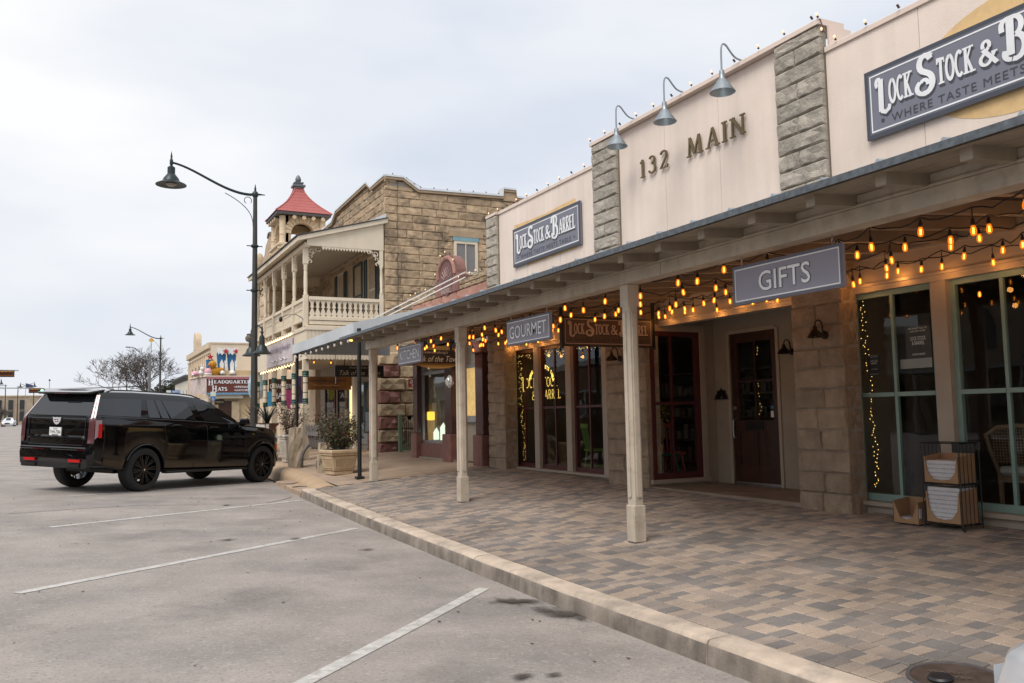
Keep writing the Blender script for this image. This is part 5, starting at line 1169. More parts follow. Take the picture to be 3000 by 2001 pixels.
for k in range(14): a = R_(26*k); mb.prism([(0,-.008),(.04,-.018),(.07,0),(.04,.018),(0,.008)], (8.12,22.42,1.52), (math.cos(a),0,math.sin(a)), (-math.sin(a),0,math.cos(a)), (0,-.012,0))
obj('iron_grapes', mb, m_black, t)

# ================================================================== two storey stone house with balcony
m_roofm = mat('dark_roof_felt', (.06,.06,.065), .8)
house = thing('stone_house', 'two storey weathered sandstone house with a cream timber balcony', 'building', (7.7, 26, .5))
XH, YH = 7.67, 23.0
body = obj('house_wall', MB().box(XH+.06, 14, YH+.06, 30.4, .4, 8.05), mat('tan_mortar', (.46,.36,.25), .9, var=.2, vs=8), house)
side_prof = [(XH,8.43),(8.2,8.43),(8.66,8.13),(11.40,8.20),(11.42,8.43),(11.85,8.43),(11.87,8.20),(14,8.18)]
def sp(x): return lerp_tab(side_prof, x)
wx0, wx1, wz0, wz1 = 9.74, 10.58, 5.62, 6.82
def skip_side(u0, u1, z0, z1):
    a, b = XH-.02+u0, XH-.02+u1
    if z1 > sp((a+b)/2)-.10: return True
    return b > wx0+.02 and a < wx1-.02 and z1 > wz0+.03 and z0 < 7.0-.05
zc_ = 3.92; row = 0
while zc_ < 8.4:
    h = .228*random.uniform(.9, 1.1); x = XH-.02
    while x < 13.6:
        l = random.choice((.5, .62, .8))*random.uniform(.85, 1.15)
        if row % 2 and x < XH: l = .36
        if x+l > 13.4: l = 13.7-x
        zt = min(zc_+h, min(sp(x+.02), sp(x+l-.02))-.085)
        if zt-zc_ > .06:
            segs = [(x, x+l)]
            if zt > wz0+.02 and zc_ < 6.97:       # leave the window and its lintel free
                segs = []
                if x < 9.62: segs.append((x, min(x+l, 9.64 if zc_ > 6.75 else wx0)))
                if x+l > 10.72: segs.append((max(x, 10.72 if zc_ > 6.75 else wx1), x+l))
            for a, b in segs:
                if b-a > .06: stone(house, m_tanst, 'y', (a, YH+.07, zc_), b-a, zt-zc_, .058, .010)
        x += l
    zc_ += h; row += 1
box('lintel', 9.62, 10.72, YH+.0, YH+.3, 6.82, 7.0, mat('smooth_tan_stone', (.40,.29,.19), .85, var=.15, vs=5, bump=.2, bs=50), house)
for (a, za), (b, zb_) in zip(side_prof, side_prof[1:]):
    obj('coping', MB().hexa([(a,YH-.03,za-.10),(b,YH-.03,zb_-.10),(b,YH+.35,zb_-.10),(a,YH+.35,za-.10)], [(a,YH-.03,za-.03),(b,YH-.03,zb_-.03),(b,YH+.35,zb_-.03),(a,YH+.35,za-.03)]), MATS['smooth_tan_stone'], house)
    obj('coping_flashing', MB().hexa([(a,YH-.05,za-.028),(b,YH-.05,zb_-.028),(b,YH+.36,zb_-.028),(a,YH+.36,za-.028)], [(a,YH-.04,za+.03),(b,YH-.04,zb_+.03),(b,YH+.36,zb_+.03),(a,YH+.36,za+.03)]), mat('white_flashing', (.62,.64,.66), .4, .4), house)
box('gable_fill', XH+.06, 8.6, YH+.06, YH+.3, 8.0, 8.3, m_mort, house); box('chimney_cap_block', 11.42, 11.85, YH+.0, YH+.45, 8.05, 8.32, m_tanst, house)
fp = [(23.03,8.43),(24.22,8.40),(24.26,8.38),(24.74,8.66),(28.2,8.56),(28.7,8.28),(30.45,8.26)]
zc_ = 6.6
while zc_ < 8.5:
    h = .228; y = 30.45
    while y > 23.05:
        l = min(random.choice((.5, .7, .9))*random.uniform(.9, 1.1), y-23.03); zt = min(zc_+h, min(lerp_tab(fp, y-.02), lerp_tab(fp, y-l+.02))-.09)
        if zt-zc_ > .06: stone(house, m_tanst, 'x', (XH+.085, y, zc_), l, zt-zc_, .058, .010)
        y -= l
    zc_ += h
for (a, za), (b, zb_) in zip(fp, fp[1:]):
    obj('coping', MB().hexa([(XH-.04,a,za-.10),(XH+.3,a,za-.10),(XH+.3,b,zb_-.10),(XH-.04,b,zb_-.10)], [(XH-.04,a,za-.03),(XH+.3,a,za-.03),(XH+.3,b,zb_-.03),(XH-.04,b,zb_-.03)]), MATS['smooth_tan_stone'], house)
    obj('coping_flashing', MB().hexa([(XH-.06,a,za-.028),(XH+.31,a,za-.028),(XH+.31,b,zb_-.028),(XH-.06,b,zb_-.028)], [(XH-.05,a,za+.03),(XH+.31,a,za+.03),(XH+.31,b,zb_+.03),(XH-.05,b,zb_+.03)]), MATS['white_flashing'], house)
edge_bulbs('small dark bulbs along the sandstone house coping', [(7.9+.42*i, YH-.03, sp(7.9+.42*i)+.04) for i in range(9)], False)
obj('fill', MB().box(XH+.06, XH+.3, 23.1, 30.4, 8.0, 8.25), m_mort, house)
sw = obj('window', MB().box(wx0+.04, wx0+.12, YH+.015, YH+.055, 5.7, 6.70).box(wx1-.12, wx1-.04, YH+.015, YH+.055, 5.7, 6.70).box(wx0+.12, wx1-.12, YH+.015, YH+.055, 6.62, 6.70).box(wx0+.12, wx1-.12, YH+.015, YH+.055, 5.7, 5.78), m_cream, house)
box('muntin', 10.14, 10.17, YH+.02, YH+.04, 5.78, 6.62, m_cream, sw); obj('pane', MB().add([(wx0+.1,YH+.045,5.75),(wx1-.1,YH+.045,5.75),(wx1-.1,YH+.045,6.65),(wx0+.1,YH+.045,6.65)], [(0,1,2,3)]), mat('screened_pane', (.20,.19,.19), .4, var=.1), sw, fix=False)
box('teal_head_board', wx0, wx1, YH+.005, YH+.055, 6.70, 6.82, mat('faded_blue_paint', (.21,.36,.40), .7, var=.15), sw)
obj('hanging_cable', MB().tube([(8.02+.006*math.sin(i*1.7), YH-.02, 8.4-.25*i) for i in range(17)], .008, 5), m_cable, house)
# rough corner quoins at street level, red and pale blocks in turn
z = .48
for i in range(8):
    h = .36; wd = .78 if i % 2 else .62
    stone(house, m_gran if i % 2 == 0 else m_palest, 'y', (7.42, YH+.02, z), wd, h, .16, .02); stone(house, m_gran if i % 2 == 0 else m_palest, 'x', (7.52, YH+.62, z), .62, h, .12, .02)
    if i % 2 == 0: stone(house, m_palest, 'y', (7.42+wd, YH+.04, z), .5, h, .09, .02)
    else: stone(house, m_palest, 'y', (7.42+wd, YH+.04, z), .4, h, .09, .02)
    z += h
box('passage_wall', 8.6, 9.6, YH-.02, YH+.1, .4, 3.9, m_tanst, house); box('passage_end', 9.4, 9.5, 20.5, 23.0, .4, 3.9, m_tanst, house)
# upper storey front: wall, door, shuttered windows
m_shut = mat('blue_grey_shutter', (.055,.085,.095), .6, var=.1); m_stn2 = m_tanst
courses(house, m_tanst, 'x', (XH+.085, 30.4, 4.0), 7.35, 6.55, .30, [.6, .8], .06, .016, skip=lambda a, b, c, d: any(b > 30.4-y1+.02 and a < 30.4-y0-.02 for y0, y1 in ((23.75, 25.05), (25.4, 26.4), (26.9, 28.6))) and c < 6.3)
for y0, y1, dr in ((24.05, 24.75, 0), (25.5, 26.3, 1), (27.4, 28.1, 0)):
    w_ = obj('upper_door' if dr else 'upper_window', MB().box(XH+.02, XH+.10, y0-.07, y0, 4.05 if dr else 4.3, 6.35).box(XH+.02, XH+.10, y1, y1+.07, 4.05 if dr else 4.3, 6.35).box(XH+.02, XH+.10, y0, y1, 6.28, 6.35).box(XH+.03, XH+.09, y0, y1, 5.3, 5.36), m_shut if dr else m_cream, house)
    obj('pane', MB().add([(XH+.07,y0,4.05),(XH+.07,y1,4.05),(XH+.07,y1,6.28),(XH+.07,y0,6.28)], [(0,1,2,3)]), m_cglass, w_, fix=False)
    if not dr:
        for c in (y0-.32, y1+.08):
            sh = obj('shutter', MB().box(XH-.02, XH+.02, c, c+.03, 4.3, 6.3).box(XH-.02, XH+.02, c+.21, c+.24, 4.3, 6.3).box(XH-.02, XH+.02, c+.03, c+.21, 4.3, 4.36).box(XH-.02, XH+.02, c+.03, c+.21, 6.24, 6.3), m_shut, house)
            for k in range(30): obj('louvre', MB().hexa([(XH-.015,c+.03,4.38+.062*k),(XH-.005,c+.03,4.38+.062*k),(XH-.005,c+.21,4.38+.062*k),(XH-.015,c+.21,4.38+.062*k)], [(XH+.005,c+.03,4.42+.062*k),(XH+.015,c+.03,4.42+.062*k),(XH+.015,c+.21,4.42+.062*k),(XH+.005,c+.21,4.42+.062*k)]), m_shut, sh)
# balcony
bal = obj('balcony_floor', MB().box(5.45, XH+.06, YH+.05, 30.4, 3.95, 4.07), m_cream, house)
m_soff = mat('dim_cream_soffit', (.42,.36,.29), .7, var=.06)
obj('roof_slab', MB().hexa([(5.18,22.95,6.35),(XH+.05,22.95,7.05),(XH+.05,30.6,7.05),(5.18,30.6,6.35)], [(5.18,22.95,6.47),(XH+.05,22.95,7.17),(XH+.05,30.6,7.17),(5.18,30.6,6.47)]), m_cream, house)
obj('roof_covering', MB().hexa([(5.14,22.92,6.475),(XH+.05,22.92,7.175),(XH+.05,30.62,7.175),(5.14,30.62,6.475)], [(5.14,22.92,6.50),(XH+.05,22.92,7.20),(XH+.05,30.62,7.20),(5.14,30.62,6.50)]), m_roofm, house)
obj('flashing', MB().hexa([(7.2,22.93,7.05),(7.66,22.93,7.18),(7.66,23.6,7.18),(7.2,23.6,7.05)], [(7.2,22.93,7.07),(7.66,22.93,7.30),(7.66,23.6,7.30),(7.2,23.6,7.07)]), MATS['white_flashing'], house)
obj('gable_panel', MB().prism([(5.45,6.25),(7.62,6.25),(7.62,7.02),(5.45,6.42)], (0,YH+.04,0), (1,0,0), (0,0,1), (0,.04,0)), m_cream, house)
obj('gable_panel', MB().prism([(5.45,6.25),(7.62,6.25),(7.62,7.02),(5.45,6.42)], (0,30.3,0), (1,0,0), (0,0,1), (0,.04,0)), m_cream, house)
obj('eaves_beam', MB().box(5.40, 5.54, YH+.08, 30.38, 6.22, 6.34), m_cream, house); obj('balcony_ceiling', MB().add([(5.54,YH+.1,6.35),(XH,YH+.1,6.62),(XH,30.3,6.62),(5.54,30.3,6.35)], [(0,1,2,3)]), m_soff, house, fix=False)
# scalloped fringes
def fringe(O, U, n_, pitch, W_, dep=.07):
    mb = MB(); O, U = Vector(O), Vector(U)
    for i in range(n_):
        a = O+U*(i*pitch); mb.prism([(0,0),(pitch*.5,-dep),(pitch,0),(pitch,.03),(0,.03)], a, U, (0,0,1), W_)
    return obj('fringe', mb, m_cream, house)
fringe((5.86,YH+.05,6.22), (1,0,0), 17, .083, (0,.02,0)); fringe((5.6,30.3,6.22), (1,0,0), 20, .09, (0,.02,0))
# turned posts
py = [23.30, 24.66, 26.06, 27.50, 28.92, 30.30]
def up_post(x, y, b=None):
    mb = MB().box(x-.065, x+.065, y-.065, y+.065, 4.05, 4.92).box(x-.065, x+.065, y-.065, y+.065, 5.78, 6.24); p = obj('balcony_post', MB().box(x-.065, x+.065, y-.065, y+.065, 5.78, 6.24), m_cream, house)
    obj('post_base', MB().box(x-.065, x+.065, y-.065, y+.065, 4.05, 4.92), m_cream, p)
    obj('turned_shaft', MB().lathe([(.05,4.92),(.06,4.98),(.045,5.02),(.052,5.06),(.056,5.3),(.05,5.55),(.046,5.62),(.06,5.65),(.048,5.70),(.06,5.74),(.055,5.78)], (x,y,0), 12), m_cream, p, smooth=True)
    return p
for y in py: up_post(5.47, y)
pw = obj('balcony_post', MB().box(7.50, 7.60, YH+.03, YH+.10, 5.78, 6.24), m_cream, house); obj('post_base', MB().box(7.50, 7.60, YH+.03, YH+.10, 4.05, 5.0), m_cream, pw); obj('turned_shaft', MB().lathe([(.04,5.0),(.05,5.05),(.035,5.1),(.045,5.4),(.035,5.7),(.05,5.74),(.045,5.78)], (7.55,YH+.06,0), 10), m_cream, pw, smooth=True)
# gingerbread brackets
def bracket(O, U, s=1.):
    O, U = Vector(O), Vector(U); V = Vector((0,0,1)); Nn = U.cross(V)*.02; mb = MB()
    def ring(cx, cz, r, a0, a1, w0, w1):
        n_ = 8
        for k in range(n_):
            a, b = R_(a0+(a1-a0)*k/n_), R_(a0+(a1-a0)*(k+1)/n_); wa, wb = w0+(w1-w0)*k/n_, w0+(w1-w0)*(k+1)/n_
            mb.prism([(cx+(r-wa)*math.cos(a), cz+(r-wa)*math.sin(a)), (cx+(r+wa)*math.cos(a), cz+(r+wa)*math.sin(a)), (cx+(r+wb)*math.cos(b), cz+(r+wb)*math.sin(b)), (cx+(r-wb)*math.cos(b), cz+(r-wb)*math.sin(b))], O, U*s, V*s, Nn)
    ring(.34, -.36, .34, 95, 175, .018, .018); ring(.10, -.09, .07, 0, 360, .014, .014); ring(.21, -.06, .045, -30, 260, .012, .012); ring(.06, -.22, .045, -60, 250, .012, .012); ring(.05, -.36, .04, -90, 200, .014, .014); ring(.30, -.045, .03, 0, 360, .012, .012)
    return obj('bracket', mb, m_cream, house)
bracket((5.54,YH+.28,6.22), (1,0,0)); bracket((7.49,YH+.08,6.22), (-1,0,0)); bracket((5.54,30.3,6.22), (1,0,0)); bracket((7.49,30.3,6.22), (-1,0,0))
for y in py[1:]: bracket((5.47,y-.065,6.22), (0,-1,0), .8)
for y in py[:-1]: bracket((5.47,y+.065,6.22), (0,1,0), .8)
# railing of sawn flat balusters
bp_ = [(0,.5),(.05,.5),(.075,.36),(.11,.32),(.14,.46),(.2,.5),(.27,.40),(.40,.26),(.50,.12),(.54,.20),(.575,.40),(.60,.30),(.66,.24),(.74,.22),(.82,.28),(.90,.42),(.94,.5),(1,.5)]
def baluster_mesh(p, h):
    poly = [(hw*p*.985, t*h) for t, hw in bp_]+[(-hw*p*.985, t*h) for t, hw in bp_[::-1]]
    me = MB().prism(poly, (0,.011,0), (1,0,0), (0,0,1), (0,-.022,0)).mesh('baluster'); fixn(me); me.materials.append(m_cream); return me
bmesh_ = baluster_mesh(.152, .47)
for k in range(13): inst('baluster', bmesh_, house, (5.53+.076+.1512*k, YH+.12, 4.30))
obj('top_rail', MB().box(5.53, 7.52, YH+.07, YH+.17, 4.77, 4.86), m_cream, house); obj('bottom_rail', MB().box(5.53, 7.52, YH+.08, YH+.16, 4.22, 4.30), m_cream, house); obj('skirt_board', MB().box(5.53, 7.55, YH+.10, YH+.13, 4.10, 4.20), m_cream, house)
for a, b in zip(py, py[1:]):
    n_ = round((b-a-.13)/.152); pt_ = (b-a-.13)/n_
    for k in range(n_): inst('baluster', bmesh_, house, (5.47, a+.065+pt_*(k+.5), 4.30), (0,0,math.pi/2), (pt_/.152, 1, 1))
    obj('top_rail', MB().box(5.42, 5.52, a+.065, b-.065, 4.77, 4.86), m_cream, house); obj('bottom_rail', MB().box(5.43, 5.51, a+.065, b-.065, 4.22, 4.30), m_cream, house)
# skirt of beaded boards below the balcony, front fascia
for k in range(21):
    x = 5.47+.102*k; box('bead_board', x+.003, x+.099, YH+.03, YH+.05, 3.16, 3.94, m_cream, house)
for k in range(20): obj('bead_scallop', MB().prism([(0,0),(.051,-.03),(.102,0)], (5.47+.102*k, YH+.03, 3.16), (1,0,0), (0,0,1), (0,.02,0)), m_cream, house)
box('front_fascia', 5.43, 5.47, YH+.03, 30.4, 3.15, 4.0, m_cream, house); box('front_fascia_trim', 5.40, 5.43, YH+.0, 30.4, 3.94, 4.02, m_cream, house); box('side_trim', 5.43, 7.6, YH+.0, YH+.03, 3.94, 4.02, m_cream, house)
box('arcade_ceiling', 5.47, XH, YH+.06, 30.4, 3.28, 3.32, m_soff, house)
# street posts with green turned bands
for y in py:
    b = S_(5.47, y); p = obj('arcade_post', MB().lathe([(.068,2.1),(.068,2.68)], (5.47,y,0), 14).box(5.395, 5.545, y-.075, y+.075, 2.84, 3.16), m_cream, house)
    obj('post_foot', MB().box(5.385, 5.555, y-.085, y+.085, b, 1.95), m_cream, p)
    for z0, z1, m_ in ((1.95, 2.10, m_green), (2.68, 2.84, m_green)): obj('band', MB().lathe([(.075,z0),(.088,z0+.02),(.07,z0+.05),(.085,(z0+z1)/2),(.07,z1-.05),(.088,z1-.02),(.075,z1)], (5.47,y,0), 14), m_, p, smooth=True)
    for z in (2.24, 2.50): obj('ring', MB().lathe([(.069,z),(.074,z+.012),(.069,z+.025)], (5.47,y,0), 14), m_green, p)
# street level front of the house
box('shop_front', XH, XH+.08, 23.6, 30.4, .45, 3.3, m_mort, house)
for y0, y1, kind in ((23.65, 24.35, 'lit'), (24.6, 25.5, 'door'), (25.75, 26.7, 'lit'), (27.0, 28.0, 'dark'), (28.3, 29.6, 'dark')):
    f_ = obj('shop_window' if kind != 'door' else 'shop_door', MB().box(XH-.05, XH, y0, y0+.06, .75 if kind != 'door' else .5, 2.6).box(XH-.05, XH, y1-.06, y1, .75 if kind != 'door' else .5, 2.6).box(XH-.05, XH, y0+.06, y1-.06, 2.54, 2.6), m_green if kind == 'lit' else m_dwood, house)
    obj('pane', MB().add([(XH-.02,y0+.06,.75),(XH-.02,y1-.06,.75),(XH-.02,y1-.06,2.54),(XH-.02,y0+.06,2.54)], [(0,1,2,3)]), m_litw if kind == 'lit' else m_cglass, f_, fix=False)
for y0, y1 in ((24.38, 24.58), (25.52, 25.72), (26.74, 26.96)): courses(house, m_palest, 'x', (XH-.02, y1, .5), y1-y0, 2.6, .34, [.3], .08, .02, mts=[m_gran, m_palest, m_gran])
box('inner_column', 6.95, 7.15, 23.75, 23.95, .5, 3.28, m_cream, house, bev=.01)
# narrow tall display board by the column
t = thing('display_board', 'narrow tall dark display board with a carved pendant beside a cream column', 'display board', (7.3, 23.7, .9)); box('board', 7.22, 7.46, 23.68, 23.72, 1.1, 2.55, m_shut, t); obj('pendant', MB().lathe([(.01,2.45),(.05,2.3),(.06,2.1),(.03,1.95),(.05,1.85),(.02,1.75)], (7.34,23.66,0), 10), mat('carved_wood', (.12,.06,.035), .6), t, smooth=True); box('plate', 7.26, 7.42, 23.665, 23.68, 1.15, 1.7, mat('grey_plate', (.25,.29,.33), .5), t)
# ---- jeweller's signs
t = thing('banner', 'pale lilac jewellers banner across the balcony front', 'banner', (5.42, 26.5, 3.2))
obj('cloth', MB().grid(lambda u, v: (5.405-.012*math.sin(u*22)*math.sin(v*3), 28.42-3.85*u, 3.19+.71*v), 24, 4), mat('lilac_cloth', (.52,.46,.47), .7, var=.15, vs=3), t, smooth='all', fix=False)
text('lettering', 'Fredericksburg Jewelers', (5.385, 28.2, 3.52), (0,-1,0), (0,0,1), 3.4, .26, mat('faded_violet', (.17,.13,.20), .7), t, shear=.35)
obj('flourish', MB().tube([(5.385, 27.6-.1*i, 3.34+.03*math.sin(i*1.1)) for i in range(24)], .012, 5), m_swhite, t)
for k, (z, y0, y1, n_) in enumerate(((4.0, 24.6, 28.5, 26), (3.12, 24.3, 29.2, 26))):
    t = thing('bulb_string', ('tiny warm bulbs along the top edge of the lilac banner', 'tiny warm bulbs hanging below the lilac banner')[k], 'light string', (5.38, 26, z), 'warm strings on the balcony')
    obj('cable', MB().tube([(5.385, y0+(y1-y0)*i/20, z+.01*math.sin(i*2)) for i in range(21)], .006, 4), m_cable, t)
    for i in range(n_): obj('bulb', MB().lathe([(.004,-.02),(.015,-.008),(.015,.01),(.005,.026)], (5.37, y0+(y1-y0)*i/(n_-1), z-.03-.03*(i % 2)), 6), mat('warm_white_bulb', (1,.8,.5), .4, emit=(1,.66,.30), es=2.2), t)
t = thing('hanging_sign', 'long varnished wooden jewellers sign hung under the balcony', 'sign', (6.4, 24.4, 2.35))
box('board', 5.62, 7.05, 24.38, 24.42, 2.36, 2.74, mat('varnished_wood', (.26,.115,.035), .35, var=.25, vs=3, streak=.3), t); text('lettering', 'Fredericksburg Jewelers', (5.75, 24.375, 2.56), (1,0,0), (0,0,1), 1.15, .12, m_plt, t, shear=.35); text('small_print', 'A hundred and Traditions of Excellence', (5.85, 24.375, 2.40), (1,0,0), (0,0,1), .95, .04, m_plt, t); obj('flourish', MB().tube([(5.95+.05*i, 24.375, 2.49+.012*math.sin(i*1.3)) for i in range(16)], .008, 4), mat('pale_wood', (.55,.3,.12), .5), t)
box('hanger', 5.8, 5.82, 24.39, 24.41, 2.74, 3.28, m_black, t); box('hanger', 6.85, 6.87, 24.39, 24.41, 2.74, 3.28, m_black, t)
t = thing('bulb_string', 'few warm bulbs under the balcony ceiling by the first green-banded post', 'light string', (5.8, 24, 3.2))
obj('cable', MB().tube([(5.7,23.4,3.24),(6.1,24,3.2),(5.7,24.8,3.22),(6.1,25.6,3.2),(5.8,26.4,3.22)], .006, 5), m_cable, t)
for p in ((5.75,23.5,3.18),(6.25,23.6,3.18),(5.72,24.4,3.15),(5.9,25.2,3.15),(5.75,26.0,3.15),(5.8,26.8,3.12),(5.75,27.6,3.12)): s = inst('socket', sme, t, p); inst('bulb', bme, s, p); inst('filament', fme, s, p)
t = thing('security_camera', 'small black camera on a curved arm at the balcony corner', 'camera', (5.4, 23.4, 4.3)); obj('arm', MB().tube([(5.45,23.25,4.1),(5.38,23.3,4.28),(5.25,23.5,4.40),(5.1,23.9,4.42),(5.0,24.2,4.38)], .010, 6), m_black, t, smooth=True); obj('head', MB().lathe([(.02,.05),(.05,.0),(.05,-.06),(.02,-.1)], (5.0,24.25,4.36), 12), m_black, t, smooth=True)
# ================================================================== limestone bank with red-roofed tower
m_lime = mat('cream_limestone', (.55,.425,.285), .9, var=.22, vs=3, bump=.6, bs=25, rnd=.18, tint=(.30,.22,.15), tf=.5, ts=1.6)
m_lime2 = mat('smooth_limestone', (.60,.48,.34), .85, var=.14, vs=2, bump=.2, bs=30)
m_redrf = mat('red_roof_tin', (.39,.105,.095), .55, var=.10, vs=5)
bank = thing('limestone_bank', 'cream limestone building with a square red-roofed corner tower', 'building', (8, 36, .5))
box('bank_wall', 7.56, 14, 30.7, 41.4, .4, 8.3, m_lime2, bank)
# side wall stones seen through the balcony, street front stones
courses(bank, m_lime, 'y', (5.9, 30.72, 4.0), 1.7, 6.6, .42, [.5, .8], .08, .02); courses(bank, m_lime, 'x', (7.58, 41.3, 4.2), 10.4, 8.3, .52, [.9, 1.2], .07, .02)
box('bank_corner_wall', 5.95, 7.6, 30.72, 30.9, 3.4, 6.9, m_lime2, bank)
for y in (38.6, 39.9): obj('arched_window', MB().prism([(-.3,0),(.3,0),(.3,1.2)]+[(.3*math.cos(R_(a)), 1.2+.3*math.sin(R_(a))) for a in range(20, 180, 20)]+[(-.3,1.2)], (7.49,y,5.0), (0,-1,0), (0,0,1), (.05,0,0)), m_cglass, bank)
# stepped gable with ball finial
obj('gable', MB().prism([(40.2,8.3),(40.1,8.75),(39.6,9.0),(39.3,9.4),(38.9,9.55),(38.6,9.75),(38.2,9.75),(38.0,9.5),(37.6,9.3),(37.3,8.3)], (7.42,0,0), (0,1,0), (0,0,1), (.4,0,0)), m_lime, bank)
obj('gable_cap', MB().prism([(38.75,9.62),(38.6,9.83),(38.2,9.83),(38.0,9.6),(38.2,9.75),(38.6,9.75)], (7.36,0,0), (0,1,0), (0,0,1), (.5,0,0)), mat('weathered_cap', (.16,.13,.11), .9), bank)
box('cornice', 7.3, 7.6, 37.2, 41.6, 8.2, 8.42, m_lime2, bank, bev=.03)
obj('finial', MB().lathe([(.16,8.42),(.2,8.5),(.14,8.6),(.22,8.72),(.24,8.95),(.2,9.2),(.1,9.36),(.02,9.4)], (7.5,41.2,0), 12), m_lime, bank, smooth=True)
for k in range(5): obj('parapet_baluster', MB().lathe([(.05,8.42),(.09,8.55),(.05,8.7)], (7.48,40.3+.18*k,0), 8), m_lime2, bank)
# tower: four arched faces, corner shafts, corbels
tx0, tx1, ty0, ty1 = 7.42, 9.10, 35.7, 37.4; tz0, tz1 = 8.2, 10.02
tw = box('tower_base', tx0-.15, tx1+.15, ty0-.12, ty1+.15, 6.5, 8.72, m_lime, bank)
obj('tower_string_course', MB().box(tx0-.22, tx1+.2, ty0-.2, ty1+.2, 8.72, 8.86), m_lime2, bank, bev=.03)
def arch_face(O, U, W_, thick):
    """wall W_ wide from z 8.86 to 10.0 with a round-headed opening"""
    O, U = Vector(O), Vector(U); V = Vector((0,0,1)); H = 1.16; r = W_*.29; zc = .42; c = W_/2; Nn = U.cross(V)*-thick
    pts = [(c+r*math.cos(R_(a)), zc+r*math.sin(R_(a))) for a in range(0, 181, 15)]; mb = MB()
    mb.prism([(0,0),(c-r,0),(c-r,zc),(0,zc)], O, U, V, Nn); mb.prism([(c+r,0),(W_,0),(W_,zc),(c+r,zc)], O, U, V, Nn)
    top = [(0,zc),(0,H),(W_*.2,H),(W_*.35,H),(c,H),(W_*.65,H),(W_*.8,H),(W_,H),(W_,zc)]
    A = [p for p in pts]  # from right to left
    outer = [(W_-(W_)*i/12, H) for i in range(13)]
    outer[0] = (W_, zc+.0); outer[12] = (0, zc+.0)
    for i in range(12): mb.prism([A[i], outer[i] if i else (W_, zc), outer[i+1] if i < 11 else (0, zc), A[i+1]], O, U, V, Nn)
    mb.prism([(W_,zc),(W_,H),(W_-W_/12,H)], O, U, V, Nn); mb.prism([(0,zc),(0,H),(W_/12,H)], O, U, V, Nn)
    f = obj('tower_face', mb, m_lime, bank)
    for i in range(0, 12):      # voussoirs
        a0, a1 = R_(15*i+1), R_(15*i+14); q = .3
        obj('voussoir', MB().prism([(c+r*math.cos(a0), zc+r*math.sin(a0)), (c+(r+q)*math.cos(a0), zc+(r+q)*math.sin(a0)), (c+(r+q)*math.cos(a1), zc+(r+q)*math.sin(a1)), (c+r*math.cos(a1), zc+r*math.sin(a1))], O+Nn*(-.12), U, V, Nn*.16), m_lime2, f)
arch_face((tx0, ty0, 8.86), (1,0,0), tx1-tx0, .25); arch_face((tx0, ty1, 8.86), (0,-1,0), ty1-ty0, .25); arch_face((tx1, ty0+.25, 8.86), (0,1,0), ty1-ty0-.25, .25); arch_face((tx1-.25, ty1, 8.86), (-1,0,0), tx1-tx0-.5, .25)
for x in (tx0, tx1):
    for y in (ty0, ty1): obj('corner_shaft', MB().lathe([(.20,8.6),(.20,8.8),(.13,8.9),(.13,9.2),(.15,9.22),(.13,9.26),(.13,10.0)], (x,y,0), 12), m_lime2, bank, smooth=True)
for k in range(4):
    c = .32+.40*k; obj('corbel', MB().lathe([(.085,-.16),(.085,.14)], (tx0+.12+c, ty0-.10, 9.94), 10, 'y'), m_lime2, bank, smooth=True); obj('corbel', MB().lathe([(.085,-.16),(.085,.14)], (tx0-.10, ty0+.12+c, 9.94), 10, 'x'), m_lime2, bank, smooth=True)
box('bell_ceiling', tx0+.1, tx1-.1, ty0+.1, ty1-.1, 9.95, 10.02, m_dark, bank)
ex = .30; obj('tower_gutter', MB().box(tx0-ex, tx1+ex, ty0-ex, ty1+ex, 10.03, 10.16), mat('grey_gutter', (.10,.10,.105), .5, .4), bank, bev=.02)
cx, cy_ = (tx0+tx1)/2, (ty0+ty1)/2; hw = (tx1-tx0)/2+ex+.03
roof = None; rows = 8; prof = []
for i in range(rows+1):
    t = i/rows; prof.append((hw*(1-t)**1.55*.84+hw*.16*(1-t)+.17*t, 10.17+1.26*t))
for i in range(rows):
    (a, z0), (b, z1) = prof[i], prof[i+1]
    for q in range(4):
        ca, sa = (1,0,-1,0)[q], (0,1,0,-1)[q]
        def P(u, v, z, n): return (cx+ca*n-sa*u, cy_+sa*n+ca*u, z)
        A = [P(-a,0,z0,a+.015), P(a,0,z0,a+.015), P(b,0,z1,b), P(-b,0,z1,b)]
        obj('roof_course', MB().add(A+[(p[0],p[1],p[2]-.02) for p in A], [(0,1,2,3),(4,7,6,5),(0,4,5,1)]), m_redrf, bank, fix=False)
for q in range(4):
    sx2, sy2 = ((1,1),(1,-1),(-1,1),(-1,-1))[q]; obj('hip_ridge', MB().tube([(cx+sx2*a, cy_+sy2*a, z+.01) for a, z in prof], .03, 6), m_redrf, bank)
m_zfin = mat('zinc_finial', (.15,.165,.18), .5, .4)
fin = obj('finial_base', MB().box(cx-.19, cx+.19, cy_-.19, cy_+.19, 11.43, 11.5), m_zfin, bank); box('finial_step', cx-.26, cx+.26, cy_-.26, cy_+.26, 11.5, 11.58, m_zfin, fin); box('finial_step', cx-.17, cx+.17, cy_-.17, cy_+.17, 11.58, 11.66, m_zfin, fin); box('finial_step', cx-.20, cx+.20, cy_-.20, cy_+.20, 11.66, 11.70, m_zfin, fin); obj('finial_bud', MB().lathe([(.06,11.7),(.12,11.78),(.13,11.86),(.08,11.98),(.015,12.05)], (cx,cy_,0), 12), m_zfin, fin, smooth=True)
